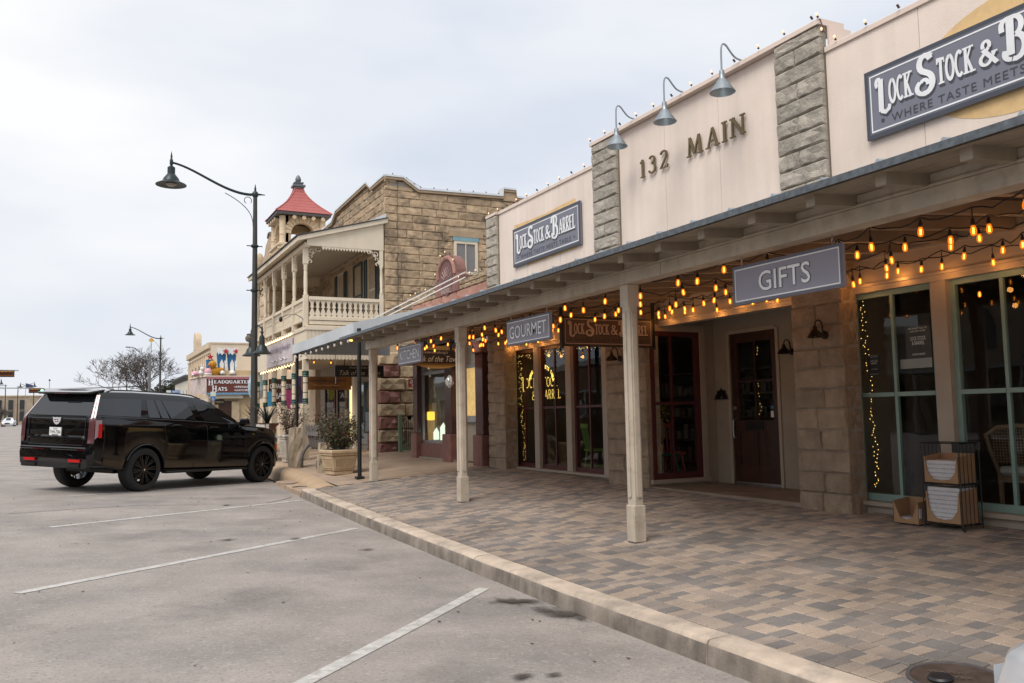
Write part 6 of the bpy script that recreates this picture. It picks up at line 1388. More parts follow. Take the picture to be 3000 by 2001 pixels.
# iron bracket sign on the bank front
t = thing('bracket_sign', 'dark wrought bracket holding a rough carved head beyond the lamp post', 'sign', (6.2, 41, 5.2)); obj('bracket', MB().tube([(7.5,41,5.6),(6.9,41,5.5)], .03, 6).tube([(7.5,41,5.0),(6.9,41,5.45)], .03, 6).tube([(7.5,41,4.6),(7.5,41,5.9)], .04, 6), m_black, t); obj('head', MB().lathe([(.04,-.16),(.15,-.1),(.18,.04),(.11,.16),(.03,.2)], (7.0,41,5.3), 10), mat('dark_carved_stone', (.16,.13,.10), .9, var=.4, vs=9), t, smooth=True)

# ---- things hung out by the hat dealer under the arcade
def card(x, y, z0, z1, wd, m, name, label, cat, oval=False, face='y'):
    t = thing(name, label, cat, (x, y, z0), 'shop goods hung under the arcade')
    U = Vector((1,0,0)) if face == 'y' else Vector((0,-1,0))
    poly = [(wd/2*math.cos(R_(a)), (z1-z0)/2*math.sin(R_(a))+(z1-z0)/2) for a in range(0, 360, 20)] if oval else [(-wd/2,0),(wd/2,0),(wd/2,z1-z0),(-wd/2,z1-z0)]
    obj('panel', MB().prism(poly, (x,y,z0), U, (0,0,1), (0,.06,0) if face == 'y' else (.06,0,0)), m, t); obj('cord', MB().tube([(x,y+.03,z1),(x,y+.03,z1+.25)], .008, 5), m_cable, t); return t
hb = card(6.55, 31.6, 2.15, 3.0, .9, mat('brown_board', (.075,.03,.02), .6), 'hat_board', 'brown board with white letters hung under the arcade', 'sign')
text('lettering', 'QUARTERS', (6.13, 31.59, 2.62), (1,0,0), (0,0,1), .84, .2, m_swhite, hb, bold=.02); text('lettering', 'HATS', (6.25, 31.59, 2.28), (1,0,0), (0,0,1), .6, .22, m_swhite, hb, bold=.02)
card(6.05, 31.2, 2.0, 2.55, .3, mat('sky_blue_card', (.08,.36,.62), .5), 'blue_oval', 'bright blue oval hung under the arcade', 'decoration', True)
card(7.0, 31.3, 2.2, 2.85, .22, mat('yellow_green_card', (.62,.66,.05), .5), 'yellow_oval', 'acid yellow oval hung under the arcade', 'decoration', True)
card(6.78, 31.4, 1.9, 2.6, .2, mat('pink_card', (.62,.10,.33), .5), 'pink_card', 'pink card hung beside the brown board', 'decoration')
card(7.25, 31.35, 2.1, 3.1, .26, mat('violet_fringe', (.20,.15,.42), .8, var=.5, vs=25), 'violet_fringe', 'violet tinsel fringe hung under the arcade', 'decoration')
for i, (x, y, m_, lab) in enumerate(((6.2, 31.0, mat('chili_red', (.42,.05,.03), .5, var=.4, vs=40), 'hanging bunch of dried red chillies under the arcade'), (5.75, 33.0, MATS.get('chili_red'), 'hanging string of red chillies close to the lamp post'))):
    t = thing('chilli_string', lab, 'chillies', (x, y, 1.6), 'chilli strings'); mb = MB(); rr = random.Random(i)
    for k in range(60): z = 2.2-.011*k; a = rr.uniform(0, 6.28); d = Vector((math.cos(a), math.sin(a), -.7))*.09; p = Vector((x, y, z)); mb.tube([p, p+d*.6, p+d], [.012,.016,.003], 5)
    obj('chillies', mb, m_, t); obj('cord', MB().tube([(x,y,2.2),(x,y,3.2)], .008, 5), m_cable, t)
t = thing('plastic_bag_bundle', 'pale blue plastic wrapped bundle hung by the lamp post', 'bundle', (6.1, 34, 2.4)); mb = MB().lathe([(.05,1.0),(.22,.92),(.30,.6),(.33,.3),(.24,.02),(.05,0)], (6.1,34,2.35), 12); mb.v = [(x+random.uniform(-.05,.05), y+random.uniform(-.05,.05), z+random.uniform(-.03,.03)) for x, y, z in mb.v]; obj('bag', mb, mat('pale_blue_plastic', (.32,.44,.52), .35, var=.2), t)

# ================================================================== hat shop across the side street
m_cwall = mat('cream_stucco', (.68,.585,.465), .85, var=.08, vs=1, bump=.1, bs=20); m_cst = mat('cream_stone_front', (.63,.51,.37), .85, var=.18, vs=2, rnd=.1)
hat = thing('hat_shop', 'cream stucco hat shop across the side street with a brown sign canopy', 'building', (8.2, 63, .5))
box('main_wall', 8.2, 16, 63.4, 77.0, .3, 6.95, m_cwall, hat); box('front_cornice', 8.0, 8.2, 63.4, 77.0, 6.6, 7.05, m_cst, hat, bev=.03); box('front_cornice_lower', 8.1, 8.2, 63.4, 77.0, 6.3, 6.42, m_cst, hat); box('roof_edge', 8.2, 16, 63.35, 63.5, 6.95, 7.05, m_cst, hat)
obj('arched_pediment', MB().prism([(71.9,7.05),(71.9,7.7)]+[(71.2+.7*math.cos(R_(a)), 7.7+.75*math.sin(R_(a))) for a in range(0, 181, 15)]+[(70.5,7.05)], (8.0,0,0), (0,1,0), (0,0,1), (.45,0,0)), m_cst, hat)
for k in range(12): box('front_pilaster', 8.12, 8.2, 64.2+1.1*k, 64.45+1.1*k, 3.2, 6.3, m_cst, hat)
for k in range(5): box('vent_slot', 8.17, 8.2, 65.0+2.2*k, 65.3+2.2*k, 4.9, 5.7, m_dark, hat)
box('side_wing', 8.35, 16, 60.4, 63.4, .3, 4.9, mat('tan_stucco', (.50,.37,.22), .85, var=.12, vs=2), hat)
k_ = 60/55
# sign canopy with two faces
m_hats = mat('brown_sign_red', (.13,.03,.018), .5, var=.1)
can = box('canopy', 7.53, 10.6, 60.0, 60.45, 3.35, 4.45, m_hats, hat)
obj('canopy_side', MB().hexa([(7.53,60.02,3.35),(7.56,60.45,3.35),(6.95,64.0,3.35),(6.92,64.0,3.35)], [(7.53,60.02,4.42),(7.56,60.45,4.42),(6.95,64.0,4.42),(6.92,64.0,4.42)]), mat('pale_pink_side', (.56,.46,.44), .6, var=.3, vs=3), hat)
obj('canopy_deck', MB().hexa([(7.45,59.95,4.45),(10.7,59.95,4.45),(10.7,63.4,4.45),(6.85,64.0,4.45)], [(7.45,59.95,4.53),(10.7,59.95,4.53),(10.7,63.4,4.53),(6.85,64.0,4.53)]), m_cwall, hat)
box('canopy_fringe', 7.5, 10.6, 59.93, 59.99, 4.30, 4.44, mat('pink_tinsel', (.45,.17,.19), .8, var=.5, vs=20), can); box('canopy_fringe', 7.5, 10.6, 59.93, 59.99, 3.25, 3.38, mat('blue_tinsel', (.16,.33,.50), .8, var=.5, vs=20), can)
Uh, Vh = (1,0,0), (0,0,1)
stroke_text('lettering', 'H', (7.62,59.98,3.88), Uh, Vh, .34, .42, m_swhite, can); stroke_text('lettering', 'EADQUARTERS', (7.98,59.98,3.97), Uh, Vh, 2.6, .27, m_swhite, can, wmul=1.2); stroke_text('lettering', 'H', (7.86,59.98,3.44), Uh, Vh, .34, .40, m_swhite, can); stroke_text('lettering', 'ATS', (8.22,59.98,3.50), Uh, Vh, .62, .27, m_swhite, can, wmul=1.2)
text('lettering', '\u2217STETSON', (9.3,59.98,3.70), Uh, Vh, 1.05, .13, m_swhite, can, bold=.02); text('lettering', '\u2217LUCCHESE', (9.3,59.98,3.48), Uh, Vh, 1.05, .13, m_swhite, can, bold=.02)
box('silhouette', 6.9, 7.2, 62.0, 62.03, 3.5, 4.2, m_swhite, hat) if False else None
box('icicle_fringe', 7.6, 9.9, 60.1, 60.14, 3.0, 3.25, mat('icicle_white', (.7,.62,.52), .6, var=.5, vs=30), hat)
box('doorway', 8.34, 9.6, 60.36, 60.40, .4, 2.85, m_dwood, hat); box('doorway_stone', 9.2, 9.7, 60.30, 60.36, .4, 2.8, m_lime, hat); box('search_board', 8.1, 8.7, 60.28, 60.32, 2.6, 2.95, m_sblk, hat); text('lettering', 'MERCH', (8.15,60.27,2.70), Uh, Vh, .5, .13, m_gold, hat)
# cowboy boots, stars, duck, egg and rabbit on the canopy
m_bblue = mat('boot_blue', (.02,.13,.30), .4); m_bwht = mat('boot_white', (.78,.77,.75), .5); m_bred = mat('star_red', (.42,.02,.03), .4); m_bsole = mat('boot_brown', (.10,.04,.025), .5)
def star(O, r, m_, par, th=.06):
    poly = [((r if k % 2 == 0 else r*.42)*math.sin(R_(36*k)), (r if k % 2 == 0 else r*.42)*math.cos(R_(36*k))) for k in range(10)]; return obj('star', MB().prism(poly, O, (1,0,0), (0,0,1), (0,-th,0)), m_, par)
for i, (x, lab) in enumerate(((8.55, 'left tall blue and white cowboy boot on the sign canopy'), (9.22, 'right tall blue and white cowboy boot on the sign canopy'))):
    t = thing('cowboy_boot', lab, 'boot figure', (x, 60.7, 4.53), 'boots on the canopy')
    obj('shaft', MB().lathe([(.24,.25),(.22,.5),(.26,.9),(.31,1.45),(.33,1.75)], (x,60.7,4.53), 14, sy=.6), m_bblue, t, smooth=True)
    obj('foot', MB().lathe([(.02,-.62),(.12,-.55),(.18,-.3),(.22,.0),(.22,.2),(.1,.3)], (x, 60.6, 4.72), 12, 'y', sx=1.0, sy=1.0), m_bwht if i == 0 else m_bwht, t, smooth=True)
    box('sole', x-.2, x+.2, 59.98, 60.9, 4.53, 4.57, m_bsole, t)
    mb = MB()
    for s_ in (-1, 1):
        mb.prism([(0,1.85),(s_*.33,1.95),(s_*.36,1.5),(s_*.28,1.62),(s_*.22,1.42),(s_*.12,1.55),(0,1.40)], (x,60.46,4.53), (1,0,0), (0,0,1), (0,-.03,0)); mb.prism([(0,.25),(s_*.10,.3),(s_*.14,.8),(s_*.06,1.0),(0,1.12)], (x,60.50,4.53), (1,0,0), (0,0,1), (0,-.05,0))
    mb.prism([(.2,.5),(.34,.7),(.30,.9),(.36,1.15),(.22,1.0),(.16,1.05)], (x,60.48,4.53), (1,0,0), (0,0,1), (0,-.05,0)); obj('inlay', mb, m_bwht, t)
    star((x+.24,60.42,6.20), .20, m_bred, t)
t = thing('red_star_post', 'red star standing at the left end of the boots on the canopy', 'star', (7.75, 60.6, 4.53)); star((7.82,60.55,5.80), .24, m_bred, t); obj('back_boot', MB().lathe([(.2,0),(.22,.6),(.26,1.1)], (7.82,60.8,4.53), 12), m_bblue, t, smooth=True); obj('stem', MB().tube([(7.82,60.58,4.53),(7.82,60.58,5.6)], .03, 6), m_bwht, t)
def blob(p, r, sx=1, sy=1, sz=1, n=12):
    return MB().lathe([(r*math.sin(R_(a)), -r*math.cos(R_(a))*1.0) for a in (4,25,50,75,90,105,130,155,176)], (0,0,0), n), p, (sx, sy, sz)
def put(name, bl, m_, par):
    mb, p, s = bl; mb.v = [(x*s[0]+p[0], y*s[1]+p[1], z*s[2]+p[2]) for x, y, z in mb.v]; return obj(name, mb, m_, par, smooth='all')
m_duck = mat('ochre_plush', (.52,.25,.025), .95, var=.25, vs=20, bump=.5, bs=60); m_pinkp = mat('pink_plush', (.70,.38,.44), .9, var=.2, vs=10); m_whp = mat('white_plush', (.72,.68,.66), .95, var=.1)
t = thing('toy_duck', 'ochre yellow plush duck sitting on the sign canopy', 'toy', (8.0, 60.3, 4.53)); put('body', blob((8.12,60.35,4.83), .3, 1.35, .9, 1.0), m_duck, t); put('head', blob((7.93,60.25,5.28), .27), m_duck, t); put('tail', blob((8.5,60.35,4.95), .16, 1.2, .8, .8), m_duck, t); put('beak', blob((7.68,60.1,5.22), .09, 1.3, 1.2, .5), mat('beak_orange', (.55,.12,.02), .5), t)
for s_ in (-.08, .1): put('eye', blob((7.84+s_,60.0,5.33), .03), m_plt, t)
t = thing('easter_egg', 'pink egg with a petal collar beside the plush duck', 'egg', (7.65, 60.2, 4.53)); put('shell', blob((7.65,60.2,4.78), .25, 1., 1., 1.05), m_pinkp, t); obj('petals', MB().lathe([(.20,0),(.26,.10),(.24,.16)], (7.65,60.2,4.54), 14), m_whp, t)
t = thing('toy_rabbit', 'white plush rabbit at the canopy corner', 'toy', (7.25, 60.6, 4.53)); put('body', blob((7.28,60.6,4.75), .2), m_whp, t); put('head', blob((7.32,60.5,5.0), .15), m_whp, t); put('ear', blob((7.25,60.5,5.2), .05, 1, 1, 2.4), m_whp, t); put('ear', blob((7.38,60.5,5.2), .05, 1, 1, 2.4), m_whp, t)
t = thing('pink_bundle', 'pink plush bundle lying on the far canopy corner', 'toy', (6.95, 61.5, 4.53)); put('body', blob((7.0,61.6,4.72), .26, 1.2, 1.4, .75), m_pinkp, t); put('foot', blob((6.8,61.2,4.62), .1, 1, 1.5, .8), m_whp, t)
# next building beyond, lower with a dark cornice
nb = thing('low_shop', 'low cream shop with a dark bracketed cornice beyond the hat shop', 'building', (8.2, 82, .6)); box('wall', 8.2, 16, 77.1, 88.3, .3, 5.3, mat('pale_plank_wall', (.60,.56,.48), .8, var=.1), nb); obj('cornice', MB().prism([(0,0),(-.35,.3),(-.35,.42),(0,.42)], (8.2,77.1,5.0), (1,0,0), (0,0,1), (0,11.2,0)), mat('dark_cornice', (.07,.075,.075), .6), nb)
for k in range(4): box('window', 8.17, 8.2, 78.2+2.6*k, 79.4+2.6*k, 2.6, 4.2, m_cglass, nb)

# ================================================================== far end of the street
cz = g_(185)
ct = thing('courthouse', 'long tan stone office block at the far end of the street', 'building', (-16, 186, cz)); box('wall', -48, -5.2, 186, 200, cz-1, 6.75, mat('mottled_tan_stone', (.40,.32,.235), .9, var=.3, vs=1.2, tint=(.22,.17,.13), tf=.5, ts=.8), ct)
box('coping', -48.1, -5.1, 185.9, 200.1, 6.75, 6.95, m_lime2, ct)
for k in range(14):
    x = -9.6-1.85*k-1.0*(k // 1)*.0
    w_ = box('window_bay', x-.38, x+.38, 185.9, 186.02, 2.2, 6.1, mat('dark_window', (.03,.035,.04), .2), ct); box('spandrel', x-.38, x+.38, 185.86, 185.9, 3.9, 4.3, mat('brown_spandrel', (.12,.10,.09), .6), w_)
bh = thing('bank_house', 'white columned portico building at the left edge far off', 'building', (-20, 150, g_(150))); box('wall', -24, -12.6, 150, 158, .5, 3.6, m_lime2, bh); obj('roof', MB().prism([(-24.6,3.9),(-12.0,3.9),(-14,4.7),(-22.6,4.7)], (0,149,0), (1,0,0), (0,0,1), (0,10,0)), mat('pale_roof', (.42,.44,.46), .7), bh); box('entablature', -24.4, -12.2, 149.2, 150, 3.5, 3.95, m_bwht, bh)
for k in range(7): obj('column', MB().lathe([(.2,.6),(.17,1.0),(.15,3.5)], (-12.6-1.5*k,149.4,0), 10), m_bwht, bh, smooth=True)
# traffic signals on mast arms
m_sigy = mat('signal_yellow', (.55,.25,.03), .5); m_sigb = mat('signal_black', (.01,.01,.012), .6)
def signal(x0, x1, y, z0, z1, lit, label, arm_to, base):
    t = thing('traffic_signal', label, 'traffic signal', (base, y+.3, g_(y)), 'overhead signals'); d = (z1-z0)
    box('backplate', x0-.1, x1+.1, y, y+.05, z0-.1, z1+.1, m_sigb, t); box('housing', x0, x1, y-.15, y, z0, z1, m_sigy, t, bev=.02)
    for k in range(5):
        c = x0+(x1-x0)*(k+.5)/5; on = lit and k == 4
        obj('lens', MB().lathe([(d*.36,0),(d*.36,-.03)], (c, y-.16, (z0+z1)/2), 14, 'y'), mat('green_signal', (.1,.8,.5), .4, emit=(.15,1,.62), es=3) if on else mat('dark_red_lens', (.10,.02,.01), .3), t)
        obj('visor', MB().lathe([(d*.42,0),(d*.42,-.22)], (c, y-.15, (z0+z1)/2), 14, 'y', cap=False), m_sigy, t)
    obj('mast_arm', MB().tube([(arm_to,y+.25,z1+.1),(base,y+.25,z1+.3)], [.06,.12], 8), m_alu, t); obj('mast_pole', MB().tube([(base,y+.25,g_(y)-.3),(base,y+.25,z1+.6)], .14, 10), m_alu, t)
signal(-7.5, -5.95, 99, 6.36, 6.83, False, 'yellow five-lamp traffic signal cut off by the left picture edge', -5.5, -19)
signal(-5.9, -4.27, 130, 5.72, 6.15, True, 'black-backed traffic signal showing green above the black vehicle', -4.5, -19)
t = thing('street_name_sign', 'white overhead street sign beside the lit traffic signal', 'sign', (-3.8, 130.2, 5.8)); box('plate', -4.13, -3.38, 130.1, 130.14, 5.85, 6.25, m_wht, t); box('plate', -3.2, -2.7, 130.1, 130.14, 5.75, 6.05, mat('orange_plate', (.6,.28,.12), .5), t); obj('arm', MB().tube([(-4.4,130.3,6.1),(8.0,130.3,6.5)], .09, 8), m_alu, t); obj('post', MB().tube([(8.0,130.3,.3),(8.0,130.3,6.9)], .13, 8), m_alu, t)
t = thing('signal_cluster', 'yellow signal head seen through the bare branches', 'traffic signal', (3.9, 118, 4)); box('housing', 3.3, 4.6, 118, 118.2, 4.05, 4.5, m_sigy, t, bev=.03); obj('arm', MB().tube([(3.3,118.2,4.6),(8.3,118.2,4.8)], .07, 8), m_alu, t); obj('pole', MB().tube([(8.3,118.2,.4),(8.3,118.2,5)], .12, 8), m_alu, t)
# far street lamps, flags, antenna
m_lamp = mat('lamp_green_black', (.022,.036,.038), .4, .3, var=.15)
def lamp_post(label, x, y, H, arm, dirx=-1, full=False, rise=.75, grp='curved-arm street lamps'):
    """tapered octagonal post with a swan arm and bell shade"""
    b = S_(x, y) if (3.5 < x < 8 and y < 46) else g_(y); t = thing('street_lamp', label, 'street lamp', (x, y, b), grp); z = b+H; n_ = 8
    obj('post', MB().tube([(x,y,b),(x,y,b+H*.25),(x,y,z)], [.125,.105,.062], 8), mat('lamp_bronze_grey', (.052,.052,.048), .5, .3, var=.2), t)
    obj('base', MB().lathe([(.24,0),(.24,.1),(.2,.16),(.17,.6),(.13,.75)], (x,y,b), 8), m_lamp, t)
    obj('finial', MB().lathe([(.085,-.08),(.10,0),(.075,.07),(.03,.1),(.035,.16),(.004,.32)], (x,y,z), 10), m_lamp, t, smooth=True)
    pts = []
    for i in range(17):
        u = i/16; s = u*u*(3-2*u); pts.append((x+dirx*arm*u, y, z-.02+rise*s-.10*math.sin(math.pi*u)))
    ex_ = x+dirx*arm; ez = pts[-1][2]
    obj('arm', MB().tube([(x-dirx*.3,y,z+.0),(x,y,z)]+pts[1:], [.012,.045]+[.045-.012*i/16 for i in range(1, 17)], 8), m_lamp, t, smooth=True)
    obj('scroll', MB().tube([(x+dirx*(.06+.84*(i/10)**1.9), y, z-1.05+1.0*(i/10)**.75) for i in range(11)], .012, 6).tube([(x+dirx*(.22+.11*math.cos(R_(a))), y, z-.22+.11*math.sin(R_(a))) for a in range(-60, 230, 20)], .012, 6) if full else MB().tube([(x+dirx*.06,y,z-.9),(x+dirx*.35,y,z-.45),(x+dirx*.8,y,z-.02)], .012, 6), m_lamp, t)
    sh = obj('lamp_head', MB().lathe([(.004,.34),(.03,.18),(.025,.12),(.05,.06),(.05,-.06),(.03,-.1),(.11,-.16),(.11,-.36),(.13,-.38),(.22,-.50),(.245,-.58),(.44,-.68),(.44,-.70),(.20,-.66)], (ex_,y,ez), 20), m_lamp, t, smooth=True)
    obj('lens', MB().lathe([(.16,-.675),(.10,-.72),(.01,-.73)], (ex_,y,ez), 14), mat('lamp_lens', (.35,.33,.28), .2), sh)
    return t, b, z
# ================================================================== street lamps, poles, signs
t, b, z = lamp_post('tall dark street lamp with long curved arm rising beyond the black vehicle', 4.77, 27, 8.12, 2.45, full=True)
for zz in (6.91, 5.52):
    obj('banner_collar', MB().lathe([(.085,-.05),(.12,-.02),(.12,.02),(.085,.05)], (4.76,27,zz), 10), m_lamp, t); obj('banner_stub', MB().tube([(4.52,27,zz),(5.0,27,zz)], .016, 6), m_lamp, t)
# pair of pendant shades lower on the post
for i, (dx, dy) in enumerate(((.12, -.42), (-.02, .55))):
    c = (4.80+dx, 27+dy, 4.05)
    q = obj('pendant_arm', MB().tube([(4.78,27,4.35),(4.78+dx*.5,27+dy*.5,4.42),(c[0],c[1],4.30),(c[0],c[1],4.1)], .022, 6), m_lamp, t); obj('pendant_finial', MB().lathe([(.004,.34),(.035,.25),(.025,.2),(.055,.14),(.03,.08),(.05,.04),(.04,0)], (c[0],c[1],4.05), 10), m_lamp, q, smooth=True)
    obj('pendant_shade', MB().lathe([(.07,.02),(.085,-.05),(.085,-.24),(.15,-.32),(.18,-.42),(.28,-.50),(.28,-.52),(.12,-.46)], c, 18), m_lamp, q, smooth=True)
t, b, z = lamp_post('second street lamp farther up, standing in front of the bare tree', 6.37, 82, 8.5, 2.5, rise=.95)
obj('banner_collar', MB().lathe([(.1,-.05),(.16,-.02),(.16,.02),(.1,.05)], (6.37,82,z-1.8), 10), m_lamp, t)
for i, (x, y, H, a) in enumerate(((-14.2, 165, 8.6, 2.6), (-11.3, 170, 8.4, -2.4), (-9.9, 178, 8.3, 2.6), (-7.6, 183, 8.4, -2.2))):
    lamp_post(('far street lamp nearest the left picture edge', 'far street lamp in front of the tan office block, second from the left', 'far street lamp behind the lit traffic signal', 'far street lamp just left of the black vehicle rear')[i], x, y, 7.2, abs(a), 1 if a > 0 else -1, grp='far street lamps')
t = thing('cobra_light', 'plain steel pole with a long thin lamp arm behind the bare tree', 'street lamp', (7.15, 107, g_(107))); zb = g_(107)
obj('pole', MB().tube([(7.15,107,zb),(7.15,107,8.8)], [.15,.11], 10), mat('galv_pole', (.20,.20,.195), .5, .5), t); obj('arm', MB().tube([(7.15,107,8.3),(6.2,107,9.4),(5.5,107,10.0),(4.9,107,10.1)], .05, 6).tube([(7.15,107,8.7),(6.2,107,9.6),(5.5,107,10.05)], .03, 6), MATS['galv_pole'], t); box('head', 4.6, 5.1, 106.9, 107.1, 10.02, 10.14, MATS['galv_pole'], t)
t = thing('warning_sign', 'small yellow diamond sign on a tall thin mast behind the street lamp', 'sign', (6.8, 100, g_(100))); obj('mast', MB().tube([(6.82,100,.5),(6.82,100,10.0)], .04, 6), MATS['galv_pole'], t); obj('diamond', MB().prism([(0,-.3),(.3,0),(0,.3),(-.3,0)], (6.82,99.9,10.3), (1,0,0), (0,0,1), (0,-.03,0)), mat('sign_yellow', (.75,.48,.12), .5), t); obj('hook', MB().tube([(6.82,100,8.6),(6.5,100,8.6),(6.4,100,8.3)], .04, 6), MATS['galv_pole'], t)
t = thing('blue_road_sign', 'small blue sign reading TEXAS above the black vehicle roof', 'sign', (5.7, 62, g_(62))); box('plate', 5.52, 6.05, 62, 62.03, 3.42, 3.62, mat('sign_blue', (.02,.18,.50), .5), t); box('white_plate', 5.22, 5.50, 62, 62.03, 3.42, 3.62, m_wht, t); text('lettering', 'TEXAS', (5.58,61.99,3.47), (1,0,0), (0,0,1), .42, .11, m_swhite, t, bold=.02); obj('post', MB().tube([(5.7,62.06,g_(62)),(5.7,62.06,3.6)], .03, 6), m_alu, t)
t = thing('parking_sign', 'white and blue disabled parking sign on a post at the kerb', 'sign', (5.3, 40, S_(5.3,40))); box('plate', 5.19, 5.41, 40, 40.02, 2.62, 2.82, mat('pale_green_plate', (.60,.70,.66), .5), t); box('blue_plate', 5.21, 5.39, 40, 40.02, 2.42, 2.61, MATS['sign_blue'], t); obj('post', MB().tube([(5.3,40.04,S_(5.3,40)),(5.3,40.04,2.85)], .025, 6), m_alu, t)
obj('wheelchair_mark', MB().tube([(5.29,39.995,2.57),(5.29,39.995,2.50),(5.33,39.995,2.49),(5.35,39.995,2.45)], .010, 5).tube([(5.295+.04*math.cos(R_(a)),39.995,2.475+.04*math.sin(R_(a))) for a in range(120, 330, 20)], .007, 5), m_swhite, t)
for i, (x, y, h) in enumerate(((-15.2, 168, 9.3), (-8.6, 176, 8.9))):
    t = thing('flag', ('striped flag on a pole at the far left', 'dark flag above the lit traffic signal')[i], 'flag', (x, y, g_(y)), 'flags'); obj('pole', MB().tube([(x,y,g_(y)),(x,y,h)], .05, 6), m_alu, t)
    for k in range(5): obj('stripe', MB().grid(lambda u, v, k=k: (x+.05+(.55 if i == 0 else 1.1)*u+.06*math.sin(u*6), y+.1*math.sin(u*5), h-.1-(2.2 if i == 0 else .9)*(k+v)/5-(1.6 if i == 0 else .3)*u), 6, 1), (mat('flag_red', (.45,.06,.08), .7) if k % 2 == 0 else m_wht) if i == 0 else mat('flag_navy', (.05,.06,.12), .7), t, fix=False)
t = thing('antenna_pole', 'thin mast with a ball on top beyond the black vehicle', 'mast', (-5.4, 170, g_(170))); obj('mast', MB().tube([(-4.7,170,1),(-4.7,170,9.0)], .06, 6), m_alu, t); put('ball', blob((-4.7,170,9.1), .16), m_sigb, t)

# ---- far cars
saloon('white saloon coming down the street at the far left', m_wcar, -9.9, 158, R_(-92), g_(158)+.28, True)
# ---- white car nosing in at the lower right corner
wc = saloon('white car nose cut off by the lower right corner', m_wcar, 1.80, -.335, R_(52), None)

# ================================================================== trees and plants
m_bark = mat('grey_brown_bark', (.12,.10,.088), .9, var=.3, vs=6)
def bare_tree(label, x, y, H, spread, seed, levels=6, group='bare trees', rmin=.02):
    rr = random.Random(seed); b = g_(y); t = thing('bare_tree', label, 'tree', (x, y, b), group); mb = MB(); tw_ = MB()
    def grow(p, d, l, r, lv):
        n_ = 3; pts = [p]; q = p; dd = d
        for i in range(n_):
            dd = (dd+Vector((rr.uniform(-1,1), rr.uniform(-1,1), rr.uniform(-.6,.7)))*.22).normalized(); q = q+dd*l/n_; pts.append(q)
        r1 = r*.62; (mb if lv < 3 else tw_).tube(pts, [max(rmin, r+(r1-r)*i/n_) for i in range(n_+1)], 6 if lv < 2 else (4 if lv < 4 else 3), cap=False)
        if lv >= levels: return
        k = rr.choice((2, 3, 3)) if lv else 6
        for i in range(k):
            a = Vector((rr.uniform(-1,1)*spread, rr.uniform(-1,1)*spread, rr.uniform(-.05, .75))); nd = (dd*.55+a.normalized()*.75).normalized()
            nd.z = max(nd.z, -.15); grow(pts[rr.choice((2, 3)) if i else 3], nd.normalized(), l*rr.uniform(.66, .86), r1*(.95 if i == 0 else .75), lv+1)
    grow(Vector((x,y,b)), Vector((.05,0,1)), H*.16, H*.020, 0)
    obj('trunk', mb, m_bark, t, fix=False); tag(obj('twigs', tw_, m_bark, t, fix=False), kind='stuff'); return t
bare_tree('wide bare tree behind the second street lamp', 7.6, 125, 22, 1.35, 5, 7, rmin=.020)
bare_tree('smaller bare tree in front of the tan office block', -12.6, 176, 7.0, 1.0, 9, 6); bare_tree('bare treetops showing behind the tan office block', -11.0, 204, 10.5, 1.0, 12, 6); bare_tree('bare crown at the far left picture edge', -17.5, 150, 11.0, 1.1, 15, 6)
def leaf_tree(label, x, y, H, R, seed):
    rr = random.Random(seed); b = g_(y); t = thing('evergreen_tree', label, 'tree', (x, y, b), 'evergreens'); mb = MB()
    for i in range(9000):
        while True:
            p = Vector((rr.uniform(-1,1), rr.uniform(-1,1), rr.uniform(-1,1)))
            if p.length < 1 and noise.noise(p*2.4+Vector((seed,0,0))) > -.12: break
        c = Vector((x, y, b+H*.58))+Vector((p.x*R, p.y*R, p.z*H*.44)); s = rr.uniform(.10, .2); a = Vector((rr.uniform(-1,1), rr.uniform(-1,1), rr.uniform(-1,1))).normalized(); u = a.orthogonal().normalized()*s; v = a.cross(u).normalized()*s*.5
        mb.add([c-u, c+v, c+u, c-v], [(0,1,2,3)])
    tag(obj('crown', mb, mat('dark_live_oak_leaf', (.045,.052,.028), .8, rnd=.5), t, fix=False), kind='stuff'); obj('trunk', MB().tube([(x,y,b),(x+.1,y,b+H*.3),(x,y,b+H*.6)], [.3,.22,.1], 8), m_bark, t); return t
leaf_tree('dark evergreen tree left of the low cream shop', 11.0, 118, 5.6, 2.4, 3); leaf_tree('olive evergreen tree beyond the low cream shop', 13.4, 135, 7.0, 4.5, 6)

